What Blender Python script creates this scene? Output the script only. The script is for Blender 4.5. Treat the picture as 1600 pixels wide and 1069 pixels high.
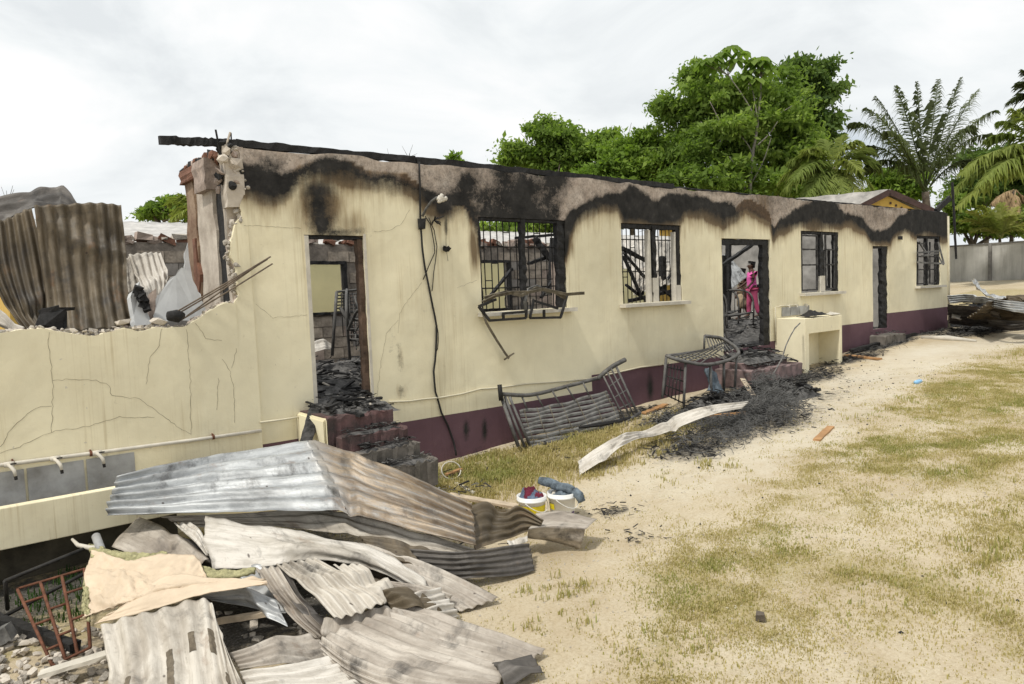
import bpy, bmesh, math, random
import numpy as np
from mathutils import Vector, Matrix
random.seed(7); rng = np.random.default_rng(7)
sc = bpy.context.scene
for o in list(bpy.data.objects): bpy.data.objects.remove(o)
COL = sc.collection
# ------------------------------------------------------------------ camera
# world: X runs along the street front of the burnt building, Y into it, Z up
FPX = 1130.0                       # focal length in pixels of the 1600 px wide photograph
CZ = 1.69
AX = np.array([1400/FPX, 133.5/FPX, -1.0]); RO = -.039
UP = np.array([RO, 1.0, RO*AX[0]+AX[1]]); UP /= np.linalg.norm(UP); AX /= np.linalg.norm(AX)
RM = np.stack([AX, np.cross(UP, AX), UP], 1); CW = RM.T
CAM = np.array([0, 0, CZ])
cam = bpy.data.cameras.new('camera'); co = bpy.data.objects.new('camera', cam); COL.objects.link(co)
m4 = Matrix([list(CW[0])+[0], list(CW[1])+[0], list(CW[2])+[CZ], [0, 0, 0, 1]])
co.matrix_world = m4
cam.sensor_width = 36; cam.lens = 36*FPX/1600; cam.clip_end = 1500; cam.clip_start = .05
sc.camera = co
# ------------------------------------------------------------------ sky and sun
SUN = Vector((-.76, -.12, 1.32)).normalized()
w = bpy.data.worlds.new('World'); sc.world = w; w.use_nodes = True
nt = w.node_tree; nt.nodes.clear()
def wn(t, **k):
    n = nt.nodes.new(t)
    for a, v in k.items(): setattr(n, a, v)
    return n
sky = wn('ShaderNodeTexSky', sky_type='NISHITA', sun_disc=False)
sky.sun_elevation = math.asin(SUN.z); sky.sun_rotation = math.atan2(SUN.x, SUN.y)
tc = wn('ShaderNodeTexCoord'); mp = wn('ShaderNodeMapping'); mp.inputs['Scale'].default_value = (1.0, 1.0, 2.2)
nt.links.new(tc.outputs['Generated'], mp.inputs[0])
n1 = wn('ShaderNodeTexNoise'); n1.inputs['Scale'].default_value = 3.0; n1.inputs['Detail'].default_value = 9; n1.inputs['Roughness'].default_value = .55; n1.inputs['Distortion'].default_value = .5
n2 = wn('ShaderNodeTexNoise'); n2.inputs['Scale'].default_value = 1.6; n2.inputs['Detail'].default_value = 4
mp2 = wn('ShaderNodeMapping'); mp2.inputs['Location'].default_value = (3.3, 1.7, .6); mp2.inputs['Scale'].default_value = (1, 1, 2.5)
nt.links.new(tc.outputs['Generated'], mp2.inputs[0])
nt.links.new(mp.outputs[0], n1.inputs[0]); nt.links.new(mp2.outputs[0], n2.inputs[0])
r1 = wn('ShaderNodeValToRGB')          # light and grey cloud
e = r1.color_ramp.elements
e[0].position = .36; e[0].color = (.775, .81, .83, 1); e[1].position = .60; e[1].color = (1.0, 1.0, 1.0, 1)
x = e.new(.47); x.color = (.89, .92, .93, 1)
nt.links.new(n1.outputs[0], r1.inputs[0])
sc10 = wn('ShaderNodeVectorMath', operation='SCALE'); sc10.inputs['Scale'].default_value = 10.25
nt.links.new(r1.outputs[0], sc10.inputs[0])
r2 = wn('ShaderNodeValToRGB'); e = r2.color_ramp.elements
e[0].position = .60; e[0].color = (0, 0, 0, 1); e[1].position = .74; e[1].color = (.5, .5, .5, 1)
nt.links.new(n2.outputs[0], r2.inputs[0])
mx = wn('ShaderNodeMix', data_type='RGBA')
nt.links.new(r2.outputs[0], mx.inputs['Factor']); nt.links.new(sc10.outputs[0], mx.inputs['A']); nt.links.new(sky.outputs[0], mx.inputs['B'])
bg = wn('ShaderNodeBackground'); bg.inputs[1].default_value = .1
nt.links.new(mx.outputs['Result'], bg.inputs[0])
wo = wn('ShaderNodeOutputWorld'); nt.links.new(bg.outputs[0], wo.inputs[0])
sl = bpy.data.lights.new('sun', 'SUN'); sl.energy = 3.0; sl.angle = math.radians(5); sl.color = (1, .955, .87)
so = bpy.data.objects.new('sun', sl); COL.objects.link(so); so.rotation_euler = SUN.to_track_quat('Z', 'Y').to_euler(); so.location = (0, 0, 30)
vs = sc.view_settings; vs.view_transform = 'Standard'; vs.look = 'None'; vs.gamma = 1; vs.exposure = 0; vs.use_curve_mapping = False
# ------------------------------------------------------------------ measuring: photograph point -> place
def ray(x, y): return CW @ np.array([(x-800)/FPX, -(y-534.5)/FPX, -1.0])
D = 8.27                           # distance of the front wall
FLOOR = .40
def F(x, y, Y=D):
    d = ray(x, y); return CAM+d*(Y/d[1])
def AT(x, y, s): return CAM+ray(x, y)*s
GX = [-60, -5, 0, 3, 5.7, 9.45, 17.3, 22.8, 46, 90, 200]; GZ = [-1.3, -1.0, -.82, -.72, -.60, -.35, -.02, .17, 1.3, 2.2, 3.0]
def gz(X, Y=0): return np.interp(X, GX, GZ)
def H(x, y, h=0.0):
    """the point h metres above the ground seen at x, y"""
    d = ray(x, y); s = np.arange(2, 90, .01); P = CAM[None]+s[:, None]*d[None]
    k = np.nonzero(P[:, 2] <= gz(P[:, 0])+h)[0]
    return P[k[0]] if len(k) else P[-1]
# ------------------------------------------------------------------ noise
def _h(i, j, s):
    n = (i*374761393+j*668265263+s*1442695041) & 0xffffffff
    n = ((n ^ (n >> 13))*1274126177) & 0xffffffff
    return ((n ^ (n >> 16)) & 0xffff)/65535.0
def vn(x, y, s=0):
    x = np.asarray(x, float); y = np.asarray(y, float)
    i = np.floor(x).astype(np.int64); j = np.floor(y).astype(np.int64); fx = x-i; fy = y-j
    fx = fx*fx*(3-2*fx); fy = fy*fy*(3-2*fy)
    return (_h(i, j, s)*(1-fx)+_h(i+1, j, s)*fx)*(1-fy)+(_h(i, j+1, s)*(1-fx)+_h(i+1, j+1, s)*fx)*fy
def fbm(x, y, s=0, o=4):
    t = 0; a = .5; q = 0
    for k in range(o):
        t = t+a*vn(np.asarray(x)*2**k, np.asarray(y)*2**k, s+k*17); q += a; a *= .5
    return t/q
def sst(a, b, x): t = np.clip((x-a)/(b-a), 0, 1); return t*t*(3-2*t)
# ------------------------------------------------------------------ materials
MATS = {}
class NB:
    def __init__(s, name):
        m = bpy.data.materials.new(name); m.use_nodes = True; s.m = m; s.t = m.node_tree; s.t.nodes.clear()
        s.out = s.t.nodes.new('ShaderNodeOutputMaterial'); s.b = s.t.nodes.new('ShaderNodeBsdfPrincipled'); s.t.links.new(s.b.outputs[0], s.out.inputs[0])
        MATS[name] = m
    def n(s, ty, ins=None, **k):
        n = s.t.nodes.new(ty)
        for a, v in k.items(): setattr(n, a, v)
        for a, v in (ins or {}).items(): s.set(n.inputs[a], v)
        return n
    def set(s, sock, v):
        if hasattr(v, 'links') or isinstance(v, bpy.types.NodeSocket): s.t.links.new(v, sock)
        else:
            if isinstance(v, (tuple, list)) and len(v) == 3 and sock.type == 'RGBA': v = (*v, 1)
            sock.default_value = v
    def pos(s, kind='Object'): return s.n('ShaderNodeTexCoord').outputs[kind]
    def map(s, v, scale=(1, 1, 1), loc=(0, 0, 0)): return s.n('ShaderNodeMapping', {'Vector': v, 'Scale': scale, 'Location': loc}).outputs[0]
    def noise(s, v, scale, detail=5, rough=.6, dist=0): return s.n('ShaderNodeTexNoise', {'Vector': v, 'Scale': scale, 'Detail': detail, 'Roughness': rough, 'Distortion': dist}).outputs[0]
    def vor(s, v, scale, feature='F1'): return s.n('ShaderNodeTexVoronoi', {'Vector': v, 'Scale': scale}, feature=feature).outputs[0]
    def ramp(s, f, *stops):
        r = s.n('ShaderNodeValToRGB', {'Fac': f}); e = r.color_ramp.elements
        for i, (p, c) in enumerate(stops):
            el = e[i] if i < 2 else e.new(p)
            el.position = p; el.color = (c, c, c, 1) if isinstance(c, (int, float)) else (*c, 1)
        return r.outputs[0]
    def mix(s, f, a, b, mode='MIX'): return s.n('ShaderNodeMix', {'Factor': f, 'A': a, 'B': b} if 0 else {}, data_type='RGBA', blend_type=mode) if 0 else s._mix(f, a, b, mode)
    def _mix(s, f, a, b, mode):
        n = s.t.nodes.new('ShaderNodeMix'); n.data_type = 'RGBA'; n.blend_type = mode
        s.set(n.inputs[0], f); s.set(n.inputs[6], a); s.set(n.inputs[7], b); return n.outputs[2]
    def math(s, op, a, b=0.0, c=0.0, clamp=False):
        n = s.n('ShaderNodeMath', operation=op, use_clamp=clamp); s.set(n.inputs[0], a); s.set(n.inputs[1], b); s.set(n.inputs[2], c); return n.outputs[0]
    def attr(s, name, o='Fac'): return s.n('ShaderNodeAttribute', attribute_name=name).outputs[o]
    def bump(s, h, st=.3, d=.02): s.t.links.new(s.n('ShaderNodeBump', {'Height': h, 'Strength': st, 'Distance': d}).outputs[0], s.b.inputs['Normal'])
    def fin(s, col, rough=.8, metal=0.0, spec=.3):
        s.set(s.b.inputs['Base Color'], col); s.set(s.b.inputs['Roughness'], rough); s.set(s.b.inputs['Metallic'], metal); s.set(s.b.inputs['Specular IOR Level'], spec); return s.m
def simple(name, c, rough=.8, metal=0.0, var=.25, scale=6, c2=None, bump=.2, spec=.3, coord='Object'):
    b = NB(name); p = b.pos(coord); n = b.noise(p, scale, 6, .65)
    c2 = c2 or tuple(v*(1-var*1.6) for v in c)
    col = b.ramp(n, (.3, c2), (.68, c))
    if bump: b.bump(b.noise(p, scale*6, 4), bump, .01)
    return b.fin(col, rough, metal, spec)
# ------------------------------------------------------------------ objects
ORG = {}
def tag(o, label, cat, group=None, kind=None):
    if label: o['label'] = label
    if cat: o['category'] = cat
    if group: o['group'] = group
    if kind: o['kind'] = kind
    return o
def thing(name, label, cat, loc, group=None):
    o = bpy.data.objects.new(name, None); o.empty_display_size = .1; COL.objects.link(o); o.location = [float(v) for v in loc]
    ORG[o.name] = np.array([float(v) for v in loc]); return tag(o, label, cat, group)
ICO = []
for _k in range(8):
    _b = bmesh.new(); bmesh.ops.create_icosphere(_b, subdivisions=1, radius=.5)
    for _v in _b.verts: _v.co *= random.uniform(.65, 1.2)
    ICO.append((np.array([tuple(_v.co) for _v in _b.verts]), [tuple(_v.index for _v in _f.verts) for _f in _b.faces])); _b.free()
class MB:
    def __init__(s): s.v = []; s.f = []; s.mi = []; s.uv = None
    def add(s, V, Fs, mi=0):
        k = len(s.v); s.v.extend([tuple(map(float, p)) for p in V]); s.f.extend([tuple(int(i)+k for i in q) for q in Fs]); s.mi.extend([mi]*len(Fs)); return s
    def box(s, c, sz, rot=None, mi=0, jit=0):
        c = np.array(c, float); h = np.array(sz, float)/2
        V = np.array([[a, b, d] for a in (-1, 1) for b in (-1, 1) for d in (-1, 1)])*h
        if jit: V = V+np.array([[random.uniform(-jit, jit) for _ in range(3)] for _ in V])
        if rot is not None: V = V@np.array(rot).T
        return s.add(V+c, [(0, 1, 3, 2), (4, 6, 7, 5), (0, 4, 5, 1), (2, 3, 7, 6), (0, 2, 6, 4), (1, 5, 7, 3)], mi)
    def beam(s, p, q, w_, h_, up=(0, 0, 1), n=1, rough=0.0, mi=0, taper=1.0):
        p = np.array(p, float); q = np.array(q, float); d = q-p; L = np.linalg.norm(d); d = d/L; up = np.array(up, float)
        a = np.cross(d, up)
        if np.linalg.norm(a) < 1e-3: a = np.cross(d, (1, 0, 0))
        a /= np.linalg.norm(a); b_ = np.cross(a, d)
        V = []; Fs = []
        for i in range(n+1):
            t = i/n; k = 1+(taper-1)*t
            for u_, v_ in ((-1, -1), (1, -1), (1, 1), (-1, 1)):
                V.append(p+d*L*t+a*(u_*w_/2*k*(1-rough*random.random()))+b_*(v_*h_/2*k*(1-rough*random.random()))+d*(random.uniform(-1, 1)*rough*.3*w_ if i in (0, n) else 0))
        for i in range(n):
            for k in range(4): Fs.append((i*4+k, i*4+(k+1) % 4, i*4+4+(k+1) % 4, i*4+4+k))
        Fs += [(3, 2, 1, 0), (n*4, n*4+1, n*4+2, n*4+3)]
        return s.add(V, Fs, mi)
    def tube(s, pts, r, seg=8, mi=0, cap=True):
        P = [np.array(p, float) for p in pts]; V = []; Fs = []; n = len(P)
        rr = r if isinstance(r, (list, tuple, np.ndarray)) else [r]*n
        pa = None
        for i in range(n):
            d = P[min(i+1, n-1)]-P[max(i-1, 0)]; d = d/(np.linalg.norm(d)+1e-9)
            if pa is None:
                a = np.cross(d, (0, 0, 1))
                if np.linalg.norm(a) < .1: a = np.cross(d, (1, 0, 0))
            else: a = pa-d*np.dot(pa, d)
            a = a/(np.linalg.norm(a)+1e-9); pa = a; b_ = np.cross(d, a)
            for k in range(seg):
                t = 2*math.pi*k/seg; V.append(P[i]+(a*math.cos(t)+b_*math.sin(t))*rr[i])
        for i in range(n-1):
            for k in range(seg): Fs.append((i*seg+k, i*seg+(k+1) % seg, (i+1)*seg+(k+1) % seg, (i+1)*seg+k))
        if cap: Fs += [tuple(range(seg))[::-1], tuple((n-1)*seg+k for k in range(seg))]
        return s.add(V, Fs, mi)
    def rock(s, c, sz, mi=0):
        c = np.array(c, float); K = ICO[random.randrange(len(ICO))]; R = np.array(Matrix.Rotation(random.random()*6, 3, (random.random(), random.random(), random.random()+.1)))
        return s.add(c+(K[0]*np.array([random.uniform(.8, 1.5), random.uniform(.7, 1.2), random.uniform(.6, 1.0)])*sz)@R.T, K[1], mi)
    def lathe(s, c, prof, seg=20, mi=0, closed=False):
        V = []; Fs = []; c = np.array(c, float); n = len(prof)
        for (r, z) in prof:
            for k in range(seg):
                t = 2*math.pi*k/seg; V.append(c+np.array([r*math.cos(t), r*math.sin(t), z]))
        for i in range(n-1):
            for k in range(seg): Fs.append((i*seg+k, i*seg+(k+1) % seg, (i+1)*seg+(k+1) % seg, (i+1)*seg+k))
        return s.add(V, Fs, mi)
    def build(s, name, mats, parent=None, smooth=False, org=None, bevel=0, solid=0):
        V = np.array(s.v, float).reshape(-1, 3)
        mats = mats if isinstance(mats, (list, tuple)) else [mats]
        if parent is not None: og = ORG[parent.name]
        elif org is not None: og = np.array(org, float)
        else: og = np.array([(V[:, 0].min()+V[:, 0].max())/2, (V[:, 1].min()+V[:, 1].max())/2, V[:, 2].min()])
        me = bpy.data.meshes.new(name); me.from_pydata((V-og).tolist(), [], s.f)
        for m in mats: me.materials.append(MATS[m] if isinstance(m, str) else m)
        if len(mats) > 1: me.polygons.foreach_set('material_index', np.array(s.mi, np.int32))
        if smooth: me.polygons.foreach_set('use_smooth', np.ones(len(me.polygons), bool))
        me.update()
        o = bpy.data.objects.new(name, me); COL.objects.link(o)
        if parent is not None: o.parent = parent
        else: o.location = [float(v) for v in og]
        ORG[o.name] = og
        if bevel:
            b = o.modifiers.new('bevel', 'BEVEL'); b.width = bevel; b.segments = 2; b.limit_method = 'ANGLE'
        if solid:
            b = o.modifiers.new('solid', 'SOLIDIFY'); b.thickness = solid; b.offset = 0
        return o
def fattr(o, name, a):
    at = o.data.attributes.new(name, 'FLOAT', 'POINT'); at.data.foreach_set('value', np.asarray(a, np.float32).ravel())
def thick_grid(mb, P, mask, off, mi=None, rough=0.0):
    """P[nu,nv,3] front points, mask[nu-1,nv-1]; back points are P+off; boundary edges get sides."""
    nu, nv = P.shape[:2]; k = nu*nv; off = np.array(off, float)
    B = P+off
    if rough: B = B+rng.uniform(-rough, rough, B.shape)
    base = len(mb.v); mb.v.extend(map(tuple, P.reshape(-1, 3))); mb.v.extend(map(tuple, B.reshape(-1, 3)))
    I, J = np.nonzero(mask)
    a = I*nv+J; q = np.stack([a, a+nv, a+nv+1, a+1], 1)+base
    m_ = np.zeros(len(a), int) if mi is None else mi[I, J]
    mb.f.extend(map(tuple, q.tolist())); mb.mi.extend(m_.tolist())
    mb.f.extend(map(tuple, (q[:, ::-1]+k).tolist())); mb.mi.extend(m_.tolist())
    M = np.zeros((nu+1, nv+1), bool); M[1:-1, 1:-1] = mask[:nu-1, :nv-1] if False else mask
    M = np.zeros((nu+1, nv+1), bool); M[1:nu, 1:nv] = mask
    for i in range(nu-1):
        for j in range(nv-1):
            if not mask[i, j]: continue
            c = [(i*nv+j), ((i+1)*nv+j), ((i+1)*nv+j+1), (i*nv+j+1)]; t = 0 if mi is None else int(mi[i, j])
            for (di, dj, e0, e1) in ((0, -1, 0, 1), (1, 0, 1, 2), (0, 1, 2, 3), (-1, 0, 3, 0)):
                if not M[i+1+di, j+1+dj]:
                    p, r = c[e0]+base, c[e1]+base; mb.f.append((r, p, p+k, r+k)); mb.mi.append(t)
    return mb
# ================================================================== materials of the place
def facade_mat(name, c, streak=1.0, cracks=False):
    b = NB(name); geo = b.n('ShaderNodeNewGeometry').outputs['Position']
    big = b.noise(geo, .7, 5, .55)
    base = b.mix(b.ramp(big, (.35, 0), (.68, 1)), tuple(v*.80 for v in c), c)
    dm = b.ramp(b.noise(b.map(geo, (1, 1, .5)), 1.5, 7, .68), (.48, 0), (.74, 1)); base = b.mix(b.math('MULTIPLY', dm, .34), base, (c[0]*.62, c[1]*.58, c[2]*.52))
    # run marks down the paint, broad and thin
    st2 = b.ramp(b.noise(b.map(geo, (1.1, 1, .42)), 1.1, 4, .55), (.46, .0), (.66, 1)); fine = b.noise(geo, 30, 3, .6)
    for sx, sz, k, lo, hi, loc in ((17, .30, .56, .55, .68, 0), (37, .5, .30, .55, .68, 5), (6, .22, .26, .53, .72, 9)):
        st = b.noise(b.map(geo, (sx, 1, sz), (loc, 0, loc)), 2.0, 3, .6)
        base = b.mix(b.math('MULTIPLY', b.math('MULTIPLY', b.ramp(st, (lo, 0), (hi, 1)), st2), k*streak), base, (c[0]*.50, c[1]*.43, c[2]*.33))
    sp = b.ramp(b.noise(geo, 8, 6, .75), (.63, 0), (.76, 1)); base = b.mix(b.math('MULTIPLY', sp, .35), base, (.22, .18, .12))
    ck = b.ramp(b.noise(geo, 55, 3, .6), (.70, 0), (.76, .5)); base = b.mix(ck, base, (.30, .26, .18))
    chp = b.ramp(b.noise(geo, 11, 4, .6), (.71, 0), (.73, 1)); base = b.mix(b.math('MULTIPLY', chp, .7), base, (.50, .46, .39))
    spl_ = b.math('MULTIPLY', b.ramp(b.noise(b.map(geo, (1.4, 1, 1.4)), 1.2, 6, .7), (.52, 0), (.70, 1)), .28); base = b.mix(spl_, base, tuple(min(1, v*1.07) for v in c))
    # bare burnt render on the ring beam
    pn = b.noise(geo, 2.6, 9, .72); pn2 = b.noise(geo, 20, 7, .78)
    conc = b.ramp(pn, (.28, (.20, .16, .125)), (.42, (.40, .33, .275)), (.58, (.52, .445, .38)), (.75, (.60, .54, .48)))
    conc = b.mix(b.ramp(pn2, (.53, 0), (.68, .7)), conc, (.085, .075, .068))
    conc = b.mix(b.ramp(b.noise(b.map(geo, (3, 1, 1.2)), 2, 6, .7), (.55, 0), (.72, .45)), conc, (.10, .085, .075))
    pk = b.attr('peel'); jag = b.math('MULTIPLY', b.math('SUBTRACT', b.noise(geo, 8, 9, .75), .5), 1.0)
    pm = b.ramp(b.math('ADD', pk, jag), (.45, 0), (.53, 1))
    col = b.mix(pm, base, conc)
    sch = b.attr('scorch'); jn = b.math('MULTIPLY', b.math('SUBTRACT', b.noise(b.map(geo, (4.5, 1, .6)), 3, 6, .65), .5), .9)
    sf = b.math('MULTIPLY', b.ramp(b.math('ADD', sch, jn), (.15, 0), (.80, 1)), b.ramp(sch, (.02, 0), (.16, 1)))
    col = b.mix(b.math('MULTIPLY', sf, .88), col, b.ramp(sch, (.2, (.30, .19, .075)), (.75, (.10, .055, .022))))
    so_ = b.attr('soot'); spk = b.math('MULTIPLY', b.math('SUBTRACT', b.noise(geo, 13, 10, .85), .5), 1.7)
    sv = b.math('MULTIPLY', b.math('SUBTRACT', b.noise(b.map(geo, (4, 1, 1.0)), 2.5, 6, .7), .5), .30)
    s1 = b.math('MULTIPLY', b.ramp(b.math('ADD', so_, b.math('ADD', sv, b.math('MULTIPLY', spk, b.attr('speck')))), (.18, 0), (.80, 1)), b.ramp(so_, (.01, 0), (.1, 1)))
    sootc = b.ramp(b.noise(geo, 4, 7, .7), (.36, (.014, .0135, .013)), (.60, (.034, .032, .030)), (.80, (.09, .082, .075)))
    col = b.mix(s1, col, sootc)
    b.bump(b.math('ADD', b.math('MULTIPLY', pn2, pm), b.math('ADD', b.math('MULTIPLY', b.noise(geo, 40, 3), .12), b.math('MULTIPLY', b.noise(geo, 3, 3), .8))), .35, .02)
    return b.fin(col, .86, 0, .2)
CREAM = (.86, .79, .575)
facade_mat('cream_render', CREAM)
facade_mat('purple_plinth', (.145, .082, .098), .5)
facade_mat('cream_paint', CREAM, .9)
simple('concrete', (.36, .33, .30), .92, scale=5, var=.35, bump=.5)
simple('pink_concrete', (.48, .385, .325), .92, scale=6, var=.4, bump=.6)
simple('broken_core', (.54, .49, .42), .95, scale=9, var=.35, bump=.9)
simple('brick_red', (.24, .12, .08), .92, scale=9, var=.35, bump=.8)
simple('block_grey', (.47, .40, .325), .93, scale=7, var=.4, bump=.7)
simple('mortar', (.30, .26, .22), .95, scale=8, var=.4, bump=.5)
simple('char', (.026, .025, .025), .75, scale=14, var=.55, bump=.9, spec=.35)
simple('char_ash', (.085, .082, .080), .9, scale=9, var=.6, bump=.9)
simple('burnt_steel', (.16, .156, .148), .65, metal=.15, scale=9, var=.42, bump=.4, c2=(.055, .052, .05))
simple('dark_steel', (.040, .038, .036), .6, metal=.3, scale=9, var=.5, bump=.4)
simple('rust_steel', (.20, .085, .050), .85, metal=.1, scale=12, var=.4, bump=.4)
simple('white_trim', (.62, .58, .50), .7, scale=5, var=.18, bump=.1)
simple('grey_tile', (.44, .445, .445), .55, scale=2.6, var=.45, bump=.05, c2=(.20, .195, .185))
simple('ash_grey', (.22, .215, .205), .95, scale=5, var=.5, bump=.8)
simple('raw_wood', (.46, .26, .12), .8, scale=7, var=.25, bump=.3)
simple('pale_wood', (.56, .46, .34), .8, scale=7, var=.3, bump=.3)
simple('white_plastic', (.78, .78, .76), .4, scale=4, var=.05, bump=0, spec=.5)
simple('yellow_print', (.75, .62, .02), .4, scale=4, var=.1, bump=0, spec=.5)
simple('purple_print', (.10, .05, .16), .4, scale=4, var=.1, bump=0)
simple('maroon_cloth', (.17, .022, .045), .95, scale=12, var=.4, bump=.3)
simple('blue_cloth', (.16, .21, .30), .95, scale=12, var=.4, bump=.3)
simple('slate_cloth', (.19, .235, .275), .95, scale=14, var=.5, bump=.4)
simple('rubble_stone', (.60, .54, .46), .95, scale=3, var=.2, bump=.0)
simple('bark', (.17, .14, .11), .95, scale=8, var=.4, bump=.6)
simple('pale_bark', (.42, .38, .33), .95, scale=8, var=.35, bump=.4)
simple('yard_concrete', (.43, .42, .395), .95, scale=1.3, var=.3, bump=.3)
simple('house_yellow', (.60, .40, .10), .85, scale=3, var=.12, bump=.1)
simple('fascia_brown', (.075, .045, .04), .8, scale=5, var=.3, bump=.1)
simple('zinc_roof', (.55, .53, .50), .6, scale=3, var=.25, bump=.2)
simple('skin_dark', (.075, .038, .024), .55, scale=6, var=.1, bump=0)
simple('pink_shirt', (.72, .13, .40), .9, scale=5, var=.08, bump=.1)
simple('pink_trousers', (.46, .08, .17), .9, scale=5, var=.1, bump=.1)
simple('beige_dress', (.42, .33, .22), .9, scale=9, var=.3, bump=.1)
simple('black_hair', (.010, .009, .009), .7, scale=20, var=.3, bump=.3)
simple('black_cloth', (.014, .014, .016), .8, scale=20, var=.3, bump=.3)
simple('cable_black', (.022, .021, .020), .7, scale=9, var=.3, bump=.1)
simple('membrane', (.66, .535, .395), .75, scale=3.4, var=.16, bump=.35)
simple('wool_yellow', (.50, .47, .26), .95, scale=20, var=.4, bump=.9)
simple('blue_plastic', (.25, .50, .78), .25, scale=4, var=.05, bump=0, spec=.5)
simple('dry_thatch', (.42, .30, .17), .95, scale=8, var=.3, bump=.3)
def sheet_mat(name, pale, mid, dark, a=.42, w_=.16, metal=.0, rough=.55, half=None):
    """burnt roofing iron: pale zinc bloom, heat tint, rust and soot, in the sheet's own length/width coordinates"""
    b = NB(name); uv = b.n('ShaderNodeUVMap').outputs[0]; oi = b.n('ShaderNodeObjectInfo').outputs['Random']
    cb = b.n('ShaderNodeCombineXYZ', {0: b.math('MULTIPLY', oi, 37), 1: b.math('MULTIPLY', oi, 11)}).outputs[0]
    v = b.n('ShaderNodeVectorMath', {0: uv, 1: cb}, operation='ADD').outputs[0]
    n = b.noise(b.map(v, (.8, 2.0, 1)), 1.6, 7, .66, .5); n2 = b.noise(b.map(v, (.8, 7, 1)), 4, 6, .7); n3 = b.noise(v, 24, 6, .75)
    col = b.ramp(n, (a-w_, dark), (a, mid), (a+w_*.9, pale))
    if half:
        fx_ = b.math('ADD', b.n('ShaderNodeSeparateXYZ', {0: uv}).outputs[0], b.math('MULTIPLY', b.math('SUBTRACT', n, .5), .5))
        col2 = b.ramp(n, (a-w_, (.055, .040, .026)), (a, (.165, .122, .080)), (a+w_, (.30, .235, .165))); col = b.mix(b.ramp(b.math('DIVIDE', fx_, half[1]), (half[0]-.05, 0), (half[0]+.05, 1)), col, col2)
    col = b.mix(b.ramp(n2, (.46, 0), (.66, .8)), col, tuple(x*.85 for x in mid))
    col = b.mix(b.ramp(n3, (.56, 0), (.72, .6)), col, tuple(x*.5 for x in mid))
    rs = b.ramp(b.noise(b.map(v, (1, 1.6, 1), (7, 3, 0)), 2.6, 8, .72), (.59, 0), (.70, .55)); col = b.mix(rs, col, (.17, .085, .038))
    sc_ = b.ramp(b.noise(b.map(v, (1.3, 1, 1), (17, 31, 0)), 2.2, 7, .7), (.53, 0), (.68, .85)); col = b.mix(sc_, col, (.035, .032, .030))
    ng = b.n('ShaderNodeTexVoronoi', {'Vector': v, 'Scale': 5.0}).outputs[0]; col = b.mix(b.ramp(ng, (.035, .85), (.07, 0)), col, (.04, .025, .018))
    b.bump(b.math('ADD', n3, b.math('ADD', n2, n)), .3, .01)
    return b.fin(col, rough, metal, .35)
sheet_mat('iron_cream', (.55, .51, .445), (.38, .34, .285), (.13, .11, .09), .43, .14)
sheet_mat('iron_white', (.60, .565, .51), (.43, .395, .34), (.19, .165, .14), .40, .13)
sheet_mat('iron_tan', (.49, .445, .385), (.31, .27, .225), (.125, .105, .088), .44, .15)
sheet_mat('iron_brown', (.155, .122, .080), (.088, .068, .042), (.032, .026, .019), .46, .15)
sheet_mat('iron_grey', (.50, .51, .51), (.30, .305, .305), (.10, .10, .10), .42, .14, metal=.25, rough=.42)
sheet_mat('iron_ridge', (.43, .445, .45), (.27, .28, .285), (.10, .10, .10), .42, .14, metal=.15, rough=.42, half=(.60, 3.3))
sheet_mat('iron_dark', (.16, .145, .13), (.08, .072, .064), (.03, .028, .027), .48, .15)
def leaf_mat(name, c1, c2, c3, tr=.35):
    b = NB(name); t = b.attr('tint'); col = b.ramp(t, (0.0, c1), (.5, c2), (1.0, c3))
    m = b.fin(col, .7, 0, .12)
    tl = b.n('ShaderNodeBsdfTranslucent', {'Color': b.mix(1.0, col, (1.15, 1.25, .6), 'MULTIPLY')})
    ms = b.n('ShaderNodeMixShader', {0: tr, 1: b.b.outputs[0], 2: tl.outputs[0]}); b.t.links.new(ms.outputs[0], b.out.inputs[0]); return m
leaf_mat('leaf_mid', (.10, .16, .036), (.20, .29, .066), (.34, .43, .12), .52)
leaf_mat('leaf_dark', (.065, .11, .034), (.125, .19, .056), (.21, .28, .09), .5)
leaf_mat('leaf_bright', (.11, .18, .035), (.20, .30, .055), (.30, .40, .09), .45)
leaf_mat('palm_leaf', (.060, .075, .032), (.105, .13, .052), (.19, .21, .095), .38)
leaf_mat('palm_yellow', (.15, .20, .05), (.27, .31, .085), (.42, .41, .15), .4)
leaf_mat('grass_blade', (.48, .40, .215), (.42, .36, .16), (.29, .295, .10), .3)
leaf_mat('weed_leaf_shaded', (.02, .05, .012), (.04, .085, .02), (.07, .12, .03), .3)
# ================================================================== ground
b = NB('ground_sand'); geo = b.n('ShaderNodeNewGeometry').outputs['Position']
n1_ = b.noise(geo, .55, 5, .55); n2_ = b.noise(geo, 6, 8, .7); n3_ = b.noise(geo, 45, 5, .7); n4_ = b.noise(geo, 1.7, 6, .6)
col = b.ramp(n1_, (.30, (.41, .33, .215)), (.52, (.51, .43, .30)), (.72, (.585, .52, .395)))
col = b.mix(b.ramp(n2_, (.35, 0), (.75, .55)), col, (.56, .50, .385))
col = b.mix(b.ramp(n3_, (.40, .35), (.54, 0)), col, (.30, .225, .13))
col = b.mix(b.ramp(b.noise(b.map(geo, (.7, 1.3, 1)), 1.3, 7, .68, .6), (.50, 0), (.72, .55)), col, (.36, .275, .165))
sp = b.n('ShaderNodeTexVoronoi', {'Vector': geo, 'Scale': 34.0}); spm = b.math('MULTIPLY', b.ramp(sp.outputs[0], (.10, 1), (.22, 0)), b.ramp(n4_, (.5, 0), (.68, .9)))
col = b.mix(spm, col, b.mix(sp.outputs[1], (.62, .58, .50), (.40, .36, .30)))
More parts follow.
